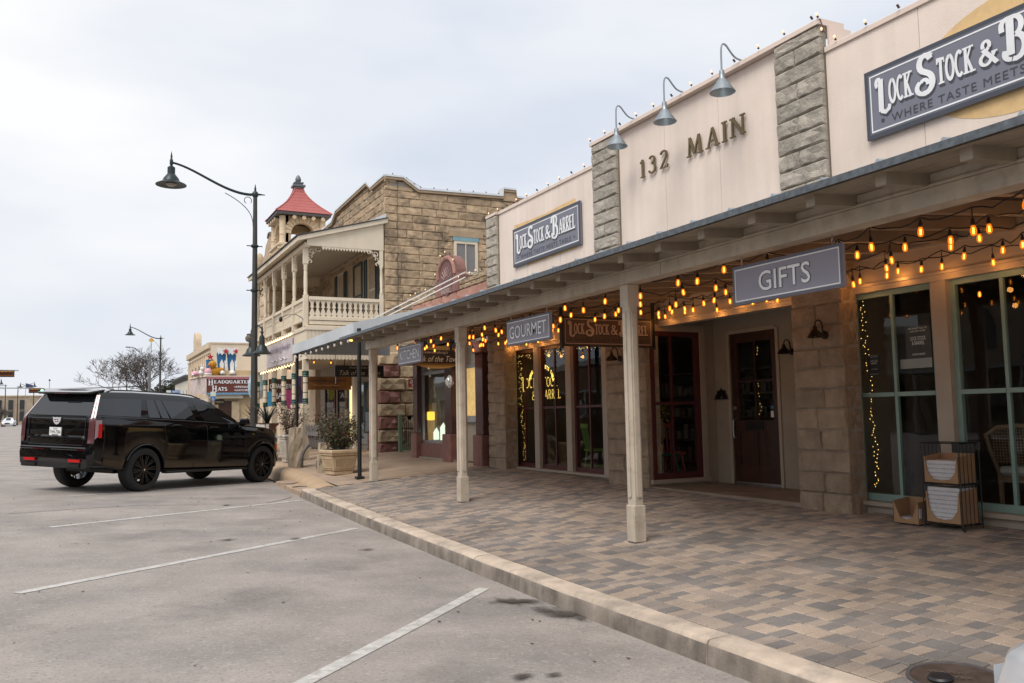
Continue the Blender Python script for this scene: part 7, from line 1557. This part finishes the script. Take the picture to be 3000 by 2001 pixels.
# planted pots beside the benches
m_cast = mat('cast_stone', (.50,.385,.25), .85, var=.18, vs=6, bump=.3, bs=60, tint=(.33,.24,.15), tf=.5, ts=5); m_cast2 = mat('grey_cast_stone', (.46,.42,.36), .85, var=.2, vs=6, bump=.3, bs=60)
m_soil = mat('potting_soil', (.035,.025,.018), .95)
def square_pot(label, x, y, top, bot, H, m_, rot, grp='cast stone planters', lattice=True):
    b = S_(x, y); t = thing('planter', label, 'planter', (0,0,0), grp); hb, ht = bot/2, top/2
    obj('plinth', MB().box(-hb*.95, hb*.95, -hb*.95, hb*.95, 0, .07), m_, t, bev=.008)
    z0, z1 = .075, H-.12
    obj('bowl', MB().hexa([(-hb,-hb,z0),(hb,-hb,z0),(hb,hb,z0),(-hb,hb,z0)], [(-ht*.9,-ht*.9,z1),(ht*.9,-ht*.9,z1),(ht*.9,ht*.9,z1),(-ht*.9,ht*.9,z1)]), m_, t, bev=.02)
    obj('rim', MB().box(-ht*.95, ht*.95, -ht*.95, ht*.95, z1, z1+.035), m_, t, bev=.01); obj('rim', MB().box(-ht, ht, -ht, ht, z1+.035, H), m_, t, bev=.022)
    obj('soil', MB().box(-ht*.85, ht*.85, -ht*.85, ht*.85, H-.02, H+.002), m_soil, t)
    for q in range(4):
        mb = MB(); ca, sa = math.cos(q*math.pi/2), math.sin(q*math.pi/2)
        def P(u, z): 
            f = (z-z0)/(z1-z0); w_ = hb+(ht*.9-hb)*f+.003; X, Y = u*w_, -w_; return Vector((X*ca-Y*sa, X*sa+Y*ca, z))
        za, zc = z0+.07, z1-.06
        for a, b_ in (((-.78,za),(.78,za)),((-.78,zc),(.78,zc)),((-.78,za),(-.78,zc)),((.78,za),(.78,zc))): mb.bar(P(*a), P(*b_), .018, .014)
        for s_ in (-1, 1):
            for k in range(-4, 6):
                u0 = (-.78+k*.31)*s_; pts = []
                for f in range(9):
                    u, z = u0+s_*f/8*1.1, za+(zc-za)*f/8
                    if -.78 <= u <= .78: pts.append(P(u, z))
                if len(pts) > 1: mb.bar(pts[0], pts[-1], .010, .012)
        obj('lattice_panel', mb, m_, t)
    t.location = (x, y, b); t.rotation_euler = (0, 0, rot); return t
def shrub(label, x, y, z, H, R, n_stem, n_leaf, cols, seed, sparse=0.):
    rr = random.Random(seed); t = thing('shrub', label, 'shrub', (x, y, z), 'potted shrubs'); st = MB(); lf = {c: MB() for c in cols}
    for i in range(n_stem):
        a = rr.uniform(0, 6.28); e = rr.uniform(.25, 1.0); d = Vector((math.cos(a)*R*e, math.sin(a)*R*e, H*(1.05-.5*e*e)*rr.uniform(.75, 1.1))); p0 = Vector((x+rr.uniform(-.08,.08), y+rr.uniform(-.08,.08), z-.02)); pts = [p0]
        for k in range(1, 6): f = k/5; pts.append(p0+Vector((d.x*f**1.25, d.y*f**1.25, d.z*f))+Vector((rr.uniform(-1,1), rr.uniform(-1,1), rr.uniform(-1,1)))*.03)
        st.tube(pts, [.010,.008,.007,.005,.004,.002], 4, cap=False)
        for k in range(n_leaf):
            f = rr.uniform(.22, 1.0); i0 = min(4, int(f*5)); q = pts[i0].lerp(pts[i0+1], f*5-i0)+Vector((rr.gauss(0,1), rr.gauss(0,1), rr.gauss(0,.8)))*(.055+.03*sparse); s = rr.uniform(.022, .046); nn = Vector((rr.uniform(-1,1), rr.uniform(-1,1), rr.uniform(-.2,1.2))).normalized(); u = nn.orthogonal().normalized(); u.rotate(Matrix.Rotation(rr.uniform(0,6.28), 3, nn)); v = nn.cross(u)
            m_ = rr.choices(cols, weights=[4,2,1][:len(cols)])[0]; lf[m_].add([q-u*s, q+v*s*.42+nn*s*.12, q+u*s, q-v*s*.42+nn*s*.12], [(0,1,2,3)])
    obj('stems', st, m_bark, t, fix=False)
    for c, mb in lf.items():
        if mb.f: tag(obj('leaves', mb, c, t, fix=False), kind='stuff')
    return t
m_lf1 = mat('olive_leaf', (.075,.085,.035), .55, rnd=.5); m_lf2 = mat('bronze_leaf', (.13,.055,.038), .6, rnd=.5); m_lf3 = mat('yellow_green_leaf', (.12,.11,.035), .6, rnd=.4)
px_, py_ = 4.95, 18.05
square_pot('large square lattice-carved planter nearest the kerb', px_, py_, .66, .46, .52, m_cast, R_(10)); shrub('dense olive and bronze shrub in the large lattice planter', px_, py_, S_(px_,py_)+.50, .80, .58, 70, 46, [m_lf1, m_lf2, m_lf3], 2)
px2, py2 = 5.0, 23.1
square_pot('narrow grey urn planter behind the rough stone block', px2, py2, .46, .32, .72, m_cast2, R_(8), lattice=False); shrub('thin rusty-leaved shrub in the grey planter', px2, py2, S_(px2,py2)+.70, 1.0, .62, 34, 22, [m_lf2, m_lf2, m_lf1], 6, 1.)
shrub('rusty twiggy shrub rising behind the plank bench', 5.8, 22.2, S_(5.8,22.2)+.3, 1.15, .5, 30, 20, [m_lf2, m_lf2, m_lf1], 8, 1.)
# rough stone blocks carrying a grey plank bench
bch = thing('plank_bench', 'grey weathered plank bench with wagon-wheel arms on rough stone ends', 'bench', (5.3, 20.6, .4)); zb = S_(5.2, 20.6)
m_gwood = mat('silvered_wood', (.19,.165,.15), .85, var=.25, vs=10, streak=.3, bump=.3, bs=60); m_rough = mat('rough_limestone', (.41,.33,.235), .9, var=.3, vs=5, bump=.8, bs=30, tint=(.33,.27,.2), tf=.5, ts=4)
def rough_block(x, y, wx, wy, h, seed):
    rr = random.Random(seed); mb = MB(); n_ = 4; b = S_(x, y)
    lay = []
    for j in range(6):
        f = j/5; ring = []
        for k in range(16):
            a = 6.2832*k/16; c, s = math.cos(a), math.sin(a); m_ = max(abs(c), abs(s)); ring.append((x+c/m_*wx/2*(1-.16*f)+rr.uniform(-.025,.025), y+s/m_*wy/2*(1-.08*f)+rr.uniform(-.025,.025), b+h*f+(rr.uniform(-.015,.015) if 0 < j else -.02)))
        lay += ring
    mb.v = lay; mb.f = [(j*16+k, j*16+(k+1) % 16, (j+1)*16+(k+1) % 16, (j+1)*16+k) for j in range(5) for k in range(16)]+[tuple(range(16))[::-1], tuple(80+k for k in range(16))]
    return obj('stone_end', mb, m_rough, bch)
rough_block(4.68, 21.0, .30, .34, .96, 3); rough_block(4.95, 19.0, .42, .3, .62, 5)
yb0, yb1 = 19.15, 20.75
for k in range(3): box('seat_plank', 5.02+.16*k, 5.16+.16*k, yb0, yb1, zb+.42, zb+.46, m_gwood, bch)
for k in range(6):
    y = yb0+.1+.26*k; obj('back_slat', MB().prism([(-.09,0),(.09,0),(.10,.42),(.06,.52),(0,.56),(-.06,.52),(-.10,.42)], (4.98-.02,y,zb+.46), (0,1,0), (-.22,0,.97), (.03,0,0)), m_gwood, bch)
obj('back_rail', MB().box(4.86, 4.90, yb0, yb1, zb+.74, zb+.84), m_gwood, bch)
for y in (yb0-.02, yb1+.02): obj('wheel_arm', MB().tube([(5.12+.36*math.cos(R_(a)), y, zb+.05+.52*math.sin(R_(a))) for a in range(0, 181, 12)], .045, 8), m_gwood, bch, smooth=True)
obj('stretcher', MB().bar((5.3,yb0,zb+.14),(5.3,yb1,zb+.14), .08, .12), m_gwood, bch)
# white weathered armchair bench near the vehicle nose
wb_ = thing('white_bench', 'white peeling wooden bench close to the vehicle nose', 'bench', (4.75, 24.4, .4)); zb = S_(4.8, 24.4); m_pw = mat('peeling_white_wood', (.55,.52,.47), .8, var=.15, vs=14, tint=(.28,.24,.2), tf=.6, ts=12)
for y in (23.75, 25.0):
    obj('leg', MB().bar((4.55,y,zb),(4.55,y,zb+1.0), .07, .07), m_pw, wb_); obj('leg', MB().bar((5.05,y,zb),(5.0,y,zb+.62), .07, .07), m_pw, wb_); obj('arm', MB().bar((4.5,y,zb+.64),(5.12,y,zb+.64), .09, .04), m_pw, wb_); obj('side_stretcher', MB().bar((4.57,y,zb+.2),(5.03,y,zb+.2), .04, .06), m_pw, wb_)
for k in range(4): box('seat_slat', 4.56+.13*k, 4.67+.13*k, 23.75, 25.0, zb+.42, zb+.45, m_pw, wb_)
for k in range(4): obj('back_slat', MB().bar((4.53-.015*k,23.78,zb+.55+.13*k),(4.53-.015*k,24.97,zb+.55+.13*k), .025, .10), m_pw, wb_)
# rust urns with sword-leaved plants
def agave_urn(label, lab2, x, y, m_leaf, seed):
    b = S_(x, y); t = thing('urn', label, 'urn', (x, y, b), 'rusty urns'); m_ = mat('rusty_urn', (.12,.055,.045), .8, var=.25, vs=8, bump=.3, bs=50)
    obj('bowl', MB().lathe([(.17,0),(.19,.05),(.09,.12),(.08,.42),(.12,.5),(.20,.58),(.26,.72),(.25,.86),(.34,.94),(.35,.98),(.30,.98),(.26,.9)], (x,y,b), 20), m_, t, smooth=True)
    a_ = thing('agave', lab2, 'plant', (x, y, b+.95), 'sword-leaved plants'); rr = random.Random(seed)
    for k in range(13):
        an = 6.2832*k/13+rr.uniform(-.2,.2); e = rr.uniform(.15, 1.0); L_ = rr.uniform(.5, .75); o = Vector((math.cos(an), math.sin(an), 0)); sdv = Vector((-o.y, o.x, 0)); mb = MB(); P = []
        for i in range(6): f = i/5; c = Vector((x,y,b+.93))+o*(L_*e*f**1.5)+Vector((0,0,L_*(f-.25*e*f*f))); w_ = .05*(1-f)**.6+.004; P += [c-sdv*w_+o*.015, c-o*.012*(1-f), c+sdv*w_+o*.015]
        mb.v = [tuple(p) for p in P]
        for i in range(5): mb.f += [(3*i, 3*i+1, 3*i+4, 3*i+3), (3*i+1, 3*i+2, 3*i+5, 3*i+4)]
        obj('leaf', mb, m_leaf, a_, fix=False)
agave_urn('rusty pedestal urn in front of the green-banded posts', 'dark green sword-leaved metal plant in the rusty urn', 5.05, 26.4, mat('dark_sword_leaf', (.018,.026,.024), .45), 3); agave_urn('rusty pedestal urn just right of the lamp post', 'dark blue sword-leaved plant beside the lamp post', 5.12, 28.8, mat('navy_sword_leaf', (.015,.018,.05), .4), 8)

# ================================================================== newspaper rack and boxes by the teal windows
m_card = mat('brown_cardboard', (.36,.215,.115), .8, var=.1, vs=8); m_paper = mat('magazine_paper', (.68,.67,.68), .7, var=.15, vs=60); m_wire = mat('black_wire', (.012,.012,.013), .45)
rx0, rx1, ry0, ry1 = 7.24, 7.52, 5.26, 5.66; rb = S_(7.38, 5.45)
rk = thing('wire_rack', 'black wire rack of free magazines under the teal windows', 'rack', (7.38, 5.45, rb))
for x in (rx0, rx1):
    for y in (ry0, ry1): obj('upright', MB().tube([(x,y,rb),(x,y,rb+.80)], .007, 6), m_wire, rk)
obj('loop_foot', MB().tube([(rx0-.0,ry0,rb+.06),(rx0-.02,ry0-.03,rb+.0),(rx0,ry0-.05,rb+.06)], .006, 6), m_wire, rk)
for z in (.05, .42, .80):
    for a, b_ in (((rx0,ry0),(rx1,ry0)),((rx1,ry0),(rx1,ry1)),((rx1,ry1),(rx0,ry1)),((rx0,ry1),(rx0,ry0))): obj('wire', MB().tube([(*a,rb+z),(*b_,rb+z)], .006, 6), m_wire, rk)
for k in range(1, 5): obj('wire', MB().tube([(rx0+(rx1-rx0)*k/5,ry0,rb+.05),(rx0+(rx1-rx0)*k/5,ry0,rb+.8)], .004, 5), m_wire, rk); obj('wire', MB().tube([(rx0+(rx1-rx0)*k/5,ry1,rb+.05),(rx0+(rx1-rx0)*k/5,ry1,rb+.8)], .004, 5), m_wire, rk)
for k in range(1, 6): obj('shelf_wire', MB().tube([(rx0,ry0+(ry1-ry0)*k/6,rb+.05),(rx1,ry0+(ry1-ry0)*k/6,rb+.05)], .004, 5).tube([(rx0,ry0+(ry1-ry0)*k/6,rb+.42),(rx1,ry0+(ry1-ry0)*k/6,rb+.42)], .004, 5), m_wire, rk)
box('header_plate', rx1-.02, rx1-.01, ry0+.02, ry1-.14, rb+.70, rb+.80, m_wire, rk)
def carton(label, x0, x1, y0, y1, z0, h, cut, papers, par_label):
    """open-fronted cardboard display box facing the street, with a dipped front edge"""
    t = thing('carton', label, 'cardboard box', (x0, (y0+y1)/2, z0), 'magazine cartons'); th = .004; W_ = y1-y0
    dip = [(0,0),(W_,0),(W_,h),(W_*.96,h*.96),(W_*.90,h*cut),(W_*.74,h*cut*.36),(W_*.5,h*cut*.24),(W_*.26,h*cut*.36),(W_*.10,h*cut),(W_*.04,h*.96),(0,h)]
    obj('front', MB().prism(dip, (x0,y1,z0), (0,-1,0), (0,0,1), (th,0,0)), m_card, t)
    for y in (y0, y1-th): obj('side', MB().prism([(0,0),(x1-x0,0),(x1-x0,h*1.12),(0,h)], (x0,y,z0), (1,0,0), (0,0,1), (0,th,0)), m_card, t)
    box('back', x1-th, x1, y0, y1, z0, z0+h*1.12, m_card, t); box('bottom', x0+th, x1-th, y0+th, y1-th, z0, z0+th, m_card, t)
    if papers:
        st = thing('magazine_stack', par_label, 'magazines', (x0+.02, (y0+y1)/2, z0+th), 'magazine stacks'); n_ = int(papers/.010)
        for k in range(n_): box('magazine', x0+.010+random.uniform(0,.008), x1-.012, y0+.012+random.uniform(0,.008), y1-.012-random.uniform(0,.008), z0+.006+.010*k, z0+.0148+.010*k, m_paper if k % 4 else mat('magazine_cover', (.45,.46,.52), .6, var=.3, vs=30), st)
    return t
carton('cardboard carton on the upper shelf of the wire rack', rx0+.005, rx1-.03, ry0+.02, ry1-.02, rb+.43, .24, .40, .20, 'white magazines stacked in the upper carton')
carton('cardboard carton on the lower shelf of the wire rack', rx0+.005, rx1-.03, ry0+.02, ry1-.02, rb+.06, .29, .40, .32, 'white magazines stacked in the lower carton')
carton('low cardboard carton standing on the pavers beside the wire rack', 7.26, 7.50, 5.74, 6.03, rb+.012, .21, .75, .05, 'few leaflets left in the carton on the ground')
box('label_sticker', 7.262, 7.30, 5.735, 5.7385, rb+.07, rb+.16, m_paper, bpy.data.objects['carton.002'])
# plastic bag tied on the far porch post
t = thing('wrapped_camera', 'crumpled silvery wrap tied on the second porch post', 'wrap', (4.93, 11.62, 2.0)); mb = MB().lathe([(.01,-.09),(.05,-.05),(.06,0),(.045,.05),(.01,.08)], (4.86,11.68,2.06), 10); mb.v = [(x+random.uniform(-.018,.018), y+random.uniform(-.018,.018), z+random.uniform(-.018,.018)) for x, y, z in mb.v]; obj('wrap', mb, mat('silver_wrap', (.5,.48,.44), .3, .4, var=.3, vs=30), t)
# ================================================================== inside the shop windows
def windsor(label, x, y, z, rot, m_, grp='painted spindle chairs', H=.92):
    t = thing('chair', label, 'chair', (0,0,0), grp)
    obj('seat', MB().prism([(-.2,-.2),(.2,-.2),(.23,.0),(.2,.2),(-.2,.2),(-.22,0)], (0,0,.43), (1,0,0), (0,1,0), (0,0,.035)), m_, t, bev=.008)
    for a in (-1, 1):
        for b in (-1, 1): obj('leg', MB().tube([(a*.15,b*.15,.43),(a*.2,b*.21,0)], [.018,.014], 8), m_, t)
    obj('stretcher', MB().tube([(-.17,-.18,.17),(-.17,.18,.17)], .010, 6).tube([(.17,-.18,.17),(.17,.18,.17)], .010, 6).tube([(-.17,0,.17),(.17,0,.17)], .010, 6), m_, t)
    for k in range(6): u = -.16+.064*k; obj('spindle', MB().tube([(u,.17,.46),(u*1.15,.24,H-.05)], .009, 6), m_, t)
    obj('top_rail', MB().box(-.215, .215, .225, .25, H-.08, H), m_, t, bev=.008)
    t.location = (x, y, z); t.rotation_euler = (0, 0, rot); return t
windsor('lime green spindle chair behind the third maroon window', 8.32, 13.15, .44, R_(75), mat('lime_paint', (.20,.36,.07), .5, var=.1)); windsor('dark green spindle chair behind the entrance side window', 8.12, 11.0, .44, R_(10), mat('bottle_green_paint', (.03,.16,.10), .5, var=.1)); windsor('coral red spindle chair behind the entrance side window', 8.45, 11.25, .44, R_(-5), mat('coral_paint', (.50,.07,.06), .5, var=.1))
t = thing('basket_vase', 'large ribbed basket vase of yellow flowers behind the entrance side window', 'vase', (7.95, 10.9, .44)); obj('stand', MB().box(7.87, 8.03, 10.82, 10.98, .44, 1.05), m_cream, t); obj('vase', MB().lathe([(.08,1.05),(.15,1.15),(.17,1.3),(.13,1.42),(.11,1.45)], (7.95,10.9,0), 16), mat('pale_basket', (.35,.28,.18), .8, var=.3, vs=30), t, smooth=True)
shrub('yellow flowering plant in the basket vase', 7.97, 10.9, 1.45, .3, .28, 16, 26, [mat('yellow_flower', (.42,.36,.06), .6), m_lf1], 21)
# cane-backed armchair with a white cushion behind the right teal window
t = thing('cane_chair', 'cane-backed wooden armchair with a white cushion behind the teal window', 'chair', (8.35, 5.2, .44)); m_cw = mat('bleached_oak', (.23,.15,.09), .6, var=.2, vs=8)
for x, y in ((8.12,5.46),(8.12,4.94),(8.62,5.46),(8.62,4.94)): obj('leg', MB().tube([(x,y,.44),(x,y,.85)], [.02,.028], 8), m_cw, t)
box('seat_rail', 8.10, 8.64, 4.92, 5.48, .80, .86, m_cw, t); box('cushion', 8.10, 8.64, 4.92, 5.48, .86, .95, mat('white_cushion', (.62,.58,.53), .9), t, bev=.03)
obj('back_frame', MB().tube([(8.12,5.46,.86),(8.05,5.50,1.1),(8.02,5.52,1.26),(8.05,5.42,1.33),(8.03,5.2,1.35),(8.05,4.98,1.33),(8.02,4.88,1.26),(8.05,4.9,1.1),(8.12,4.94,.86)], .022, 8), m_cw, t, smooth=True)
mb = MB()
for k in range(18): mb.bar((8.04,4.94+.030*k,.98),(8.03,4.94+.030*k,1.32), .007, .004)
for k in range(12): mb.bar((8.042,4.92,1.0+.028*k),(8.042,5.48,1.0+.028*k), .004, .007)
obj('cane_panel', mb, m_cw, t)
# shelving deep in the room with dim goods
for i, (x, y0, y1, lab) in enumerate(((10.6, 2.0, 4.4, 'dim shelving unit deep inside behind the right teal window'), (10.8, 4.9, 6.8, 'dim shelving unit deep inside behind the left teal window'), (11.2, 11.4, 13.2, 'dim shelving unit deep inside behind the third maroon window'), (11.2, 13.5, 15.4, 'dim shelving unit deep inside behind the neon sign'))):
    t = thing('shelf_unit', lab, 'shelf', (x, (y0+y1)/2, .44), 'shop shelves'); rr = random.Random(i)
    for z in (.5, .95, 1.4, 1.85, 2.3): box('board', x, x+.35, y0, y1, z, z+.03, m_dwood, t)
    for y in (y0, y1-.03): box('upright', x+.002, x+.348, y, y+.03, .44, 2.35, m_dwood, t)
    for z in (.53, .98, 1.43, 1.88):
        y = y0+.08
        while y < y1-.15:
            w_ = rr.uniform(.06, .16); h = rr.uniform(.12, .32); c = rr.choice(('a', 'b', 'c', 'd')); box('goods', x+.03, x+.2, y, y+w_, z, z+h, mat('goods_'+c, {'a': (.10,.075,.05), 'b': (.045,.06,.05), 'c': (.15,.13,.11), 'd': (.08,.03,.02)}[c], .6), t); y += w_+rr.uniform(.02, .1)
# posters on the glass
for y0, y1, z0, z1, lab in ((5.90, 6.20, 1.95, 2.39, 'dark recruiting poster with white print in the left teal window'), (6.54, 6.70, 1.89, 2.13, 'small dark notice low in the left teal window')):
    t = thing('poster', lab, 'poster', (7.80, (y0+y1)/2, z0), 'window posters'); box('sheet', 7.80, 7.803, y0, y1, z0, z1, mat('poster_charcoal', (.045,.045,.05), .6), t); W_ = y1-y0; H = z1-z0
    for s, f, h, a in (('WE WANT YOU TO', .92, .045, .75), ('JOIN OUR TEAM!', .85, .045, .6), ('LOCK STOCK', .66, .09, .62), ('& BARREL', .55, .09, .5), ('NOW HIRING', .30, .05, .5), ('apply within today', .08, .05, .7)):
        text('print', s, (7.798, y1-W_*(1-a)/2, z0+H*f), (0,-1,0), (0,0,1), W_*a, H*h, m_swhite, t, bold=.01)
    if W_ > .2: box('strip', 7.797, 7.80, y0+.0, y1+.08, z0-.0, z0+.10, mat('grey_strip', (.4,.4,.4), .6), t)
# neon lettering behind the first two maroon windows
t = thing('neon_sign', 'yellow neon lettering with an arched line behind the maroon windows', 'neon sign', (8.0, 14.65, 1.84)); m_neon = mat('yellow_neon', (1,.8,.3), .4, emit=(1,.64,.12), es=1.3)
Un, Vn = (0,-1,0), (0,0,1)
for s, y, wd, z, ht in (('l', 15.45, .2, 2.0, .30), ('OCK', 15.27, .46, 2.06, .21), ('s', 14.78, .22, 2.02, .28), ('TOCK', 14.54, .55, 2.06, .20), ('&', 15.0, .18, 1.82, .17), ('b', 14.78, .26, 1.80, .24), ('ARREL', 14.48, .60, 1.83, .18)):
    stroke_text('lettering', s, (8.0, y, z), Un, Vn, wd, ht, m_neon, t, serif=False, wmul=.3)
ar = 'WHERE TASTE MEETS TABLE'
for i, ch in enumerate(ar):
    if ch == ' ': continue
    a = R_(168-156*i/(len(ar)-1)); c = Vector((8.0, 14.62-.46*math.cos(a), 2.12+.30*math.sin(a)+.02)); tg_ = Vector((0, -math.sin(a)*1.0, math.cos(a)*-1.0)) ; u = Vector((0, -math.sin(a), -math.cos(a)*.7)).normalized(); v = Vector((0, u.z, -u.y)); v = -v if v.z < 0 else v
    text('arch_letter', ch, c, u, v, .05, .07, m_neon, t, bold=.02)
l = bpy.data.lights.new('neon_glow', 'POINT'); l.energy = 1.2; l.color = (1, .7, .25); l.shadow_soft_size = .2; lo = bpy.data.objects.new('neon_glow', l); COL.objects.link(lo); lo.location = (8.1, 14.6, 2.1); setpar(lo, t)
# fairy lights in the window reveals
m_fairy = mat('fairy_light', (1,.8,.4), .4, emit=(1,.58,.14), es=2.2)
def fairy(label, pts, n_, seed, spread=.02):
    rr = random.Random(seed); t = thing('fairy_lights', label, 'light string', pts[0], 'fairy lights'); mb = MB(); P = []
    for i in range(n_):
        f = i/(n_-1)*(len(pts)-1); k = min(int(f), len(pts)-2); p = Vector(pts[k]).lerp(Vector(pts[k+1]), f-k)+Vector((rr.uniform(-1,1)*spread, rr.uniform(-1,1)*spread*1.8, rr.uniform(-1,1)*spread)); P.append(p)
        r = .005; mb.add([p+Vector(q)*r for q in ((1,0,0),(0,1,0),(-1,0,0),(0,-1,0),(0,0,1),(0,0,-1))], [(0,1,4),(1,2,4),(2,3,4),(3,0,4),(1,0,5),(2,1,5),(3,2,5),(0,3,5)])
    tag(obj('bulbs', mb, m_fairy, t, fix=False), kind='stuff'); obj('wire', MB().tube([tuple(p) for p in P[::3]], .002, 4), m_cable, t)
fairy('fairy lights hanging down the left edge of the left teal window', [(7.83,6.74,2.74),(7.83,6.76,2.3),(7.83,6.71,1.9),(7.83,6.72,1.4),(7.83,6.68,1.0),(7.83,6.70,.68)], 70, 3); fairy('fairy lights hanging down the left edge of the first maroon window', [(7.83,15.2,2.7),(7.83,15.12,2.2),(7.83,15.16,1.7),(7.83,15.05,1.2),(7.83,15.02,.66)], 80, 5, .03); fairy('fairy lights draped along the top of the maroon windows', [(7.83,15.1,2.7),(7.83,14.6,2.66),(7.83,14.0,2.7),(7.83,13.4,2.64),(7.83,12.9,2.69),(7.83,12.2,2.66)], 90, 6, .035); fairy('fairy lights hanging inside the door glass', [(8.9,9.66,2.5),(8.9,9.68,2.0),(8.9,9.62,1.5)], 24, 9)
t = thing('pendant_lamps', 'dim amber pendant bulbs hanging inside the teal window room', 'light string', (9.5, 5, 2.8))
obj('track', MB().tube([(9.5,3.0,3.3),(9.5,6.8,3.3)], .012, 5), m_cable, t)
for y in (3.4, 4.3, 5.2, 5.9, 6.5): p = (9.5, y, 2.95); s = inst('socket', sme, t, p); inst('bulb', bme, s, p); inst('filament', fme, s, p); obj('cord', MB().tube([p,(9.5,y,3.3)], .005, 5), m_cable, t)
# wide-brimmed dark lampshade behind the second maroon window
t = thing('drum_lampshade', 'wide dark lampshade hanging behind the second maroon window', 'lamp', (8.6, 13.9, 2.4)); obj('shade', MB().lathe([(.35,.28),(.55,.05),(.56,0),(.33,.26)], (8.6,13.9,2.42), 24), m_black, t, smooth=True); obj('cord', MB().tube([(8.6,13.9,2.68),(8.6,13.9,3.34)], .012, 6), m_cable, t)

# ================================================================== the far side of the street, seen in the glass
m_fw = [mat('facing_stone', (.40,.33,.25), .9, var=.2, vs=1.5), mat('facing_white', (.58,.55,.50), .8, var=.1), mat('facing_brick', (.26,.13,.09), .9, var=.2, vs=2), mat('facing_tan', (.47,.37,.26), .9, var=.15)]
fx = -24.5
for i, (y0, y1, h, lab) in enumerate(((-16, -4, 6.2, 'stone shop facing the porch from across the street behind the camera'), (-4, 8, 8.4, 'two storey white shop with a gallery across the street'), (8, 18, 5.6, 'brick shop directly across from the porch'), (18, 31, 7.8, 'tan two storey shop across from the black vehicle'), (31, 44, 5.8, 'stone shop across from the limestone tower'), (44, 62, 6.6, 'white shop across the street farther up'), (62, 90, 6.0, 'brick shop across the street near the signals'), (90, 140, 5.5, 'tan shop row across the street by the far lamps'))):
    m_ = m_fw[i % 4]; t = thing('facing_shop', lab, 'building', (fx, (y0+y1)/2, .2), 'shops across the street'); box('wall', fx-9, fx, y0+.05, y1-.05, -.5, h, m_, t); box('cornice', fx, fx+.25, y0+.05, y1-.05, h-.4, h+.1, m_fw[1], t)
    box('awning_roof', fx+.0, fx+3.4, y0+.3, y1-.3, 3.2, 3.35, m_tin, t)
    n_ = int((y1-y0)/2.2)
    for k in range(n_):
        c = y0+(y1-y0)*(k+.5)/n_; w_ = box('shop_window', fx+.002, fx+.06, c-.75, c+.75, .7, 2.7, m_cglass, t)
        if h > 7: box('upper_window', fx+.002, fx+.06, c-.45, c+.45, 4.4, 6.3, m_cglass, t)
        obj('awning_post', MB().tube([(fx+3.2,c-.9,-.2),(fx+3.2,c-.9,3.2)], .07, 6), m_fw[1], t)
pv2 = obj('far_pavement', MB().box(fx, -20.2, -20, 140, -.6, .25), m_walk); tag(pv2, kind='structure')
for i, (y, m_, lab) in enumerate(((2.0, m_scar, 'silver saloon parked across the street opposite the teal windows'), (9.5, m_wcar, 'white saloon parked across the street opposite the maroon windows'), (16.5, mat('dark_blue_car_paint', (.02,.03,.07), .2, var=0, coat=.8), 'dark blue saloon parked across the street opposite the granite shop'))): saloon(lab, m_, -16.8, y, R_(215), road_z(-16.8, y))
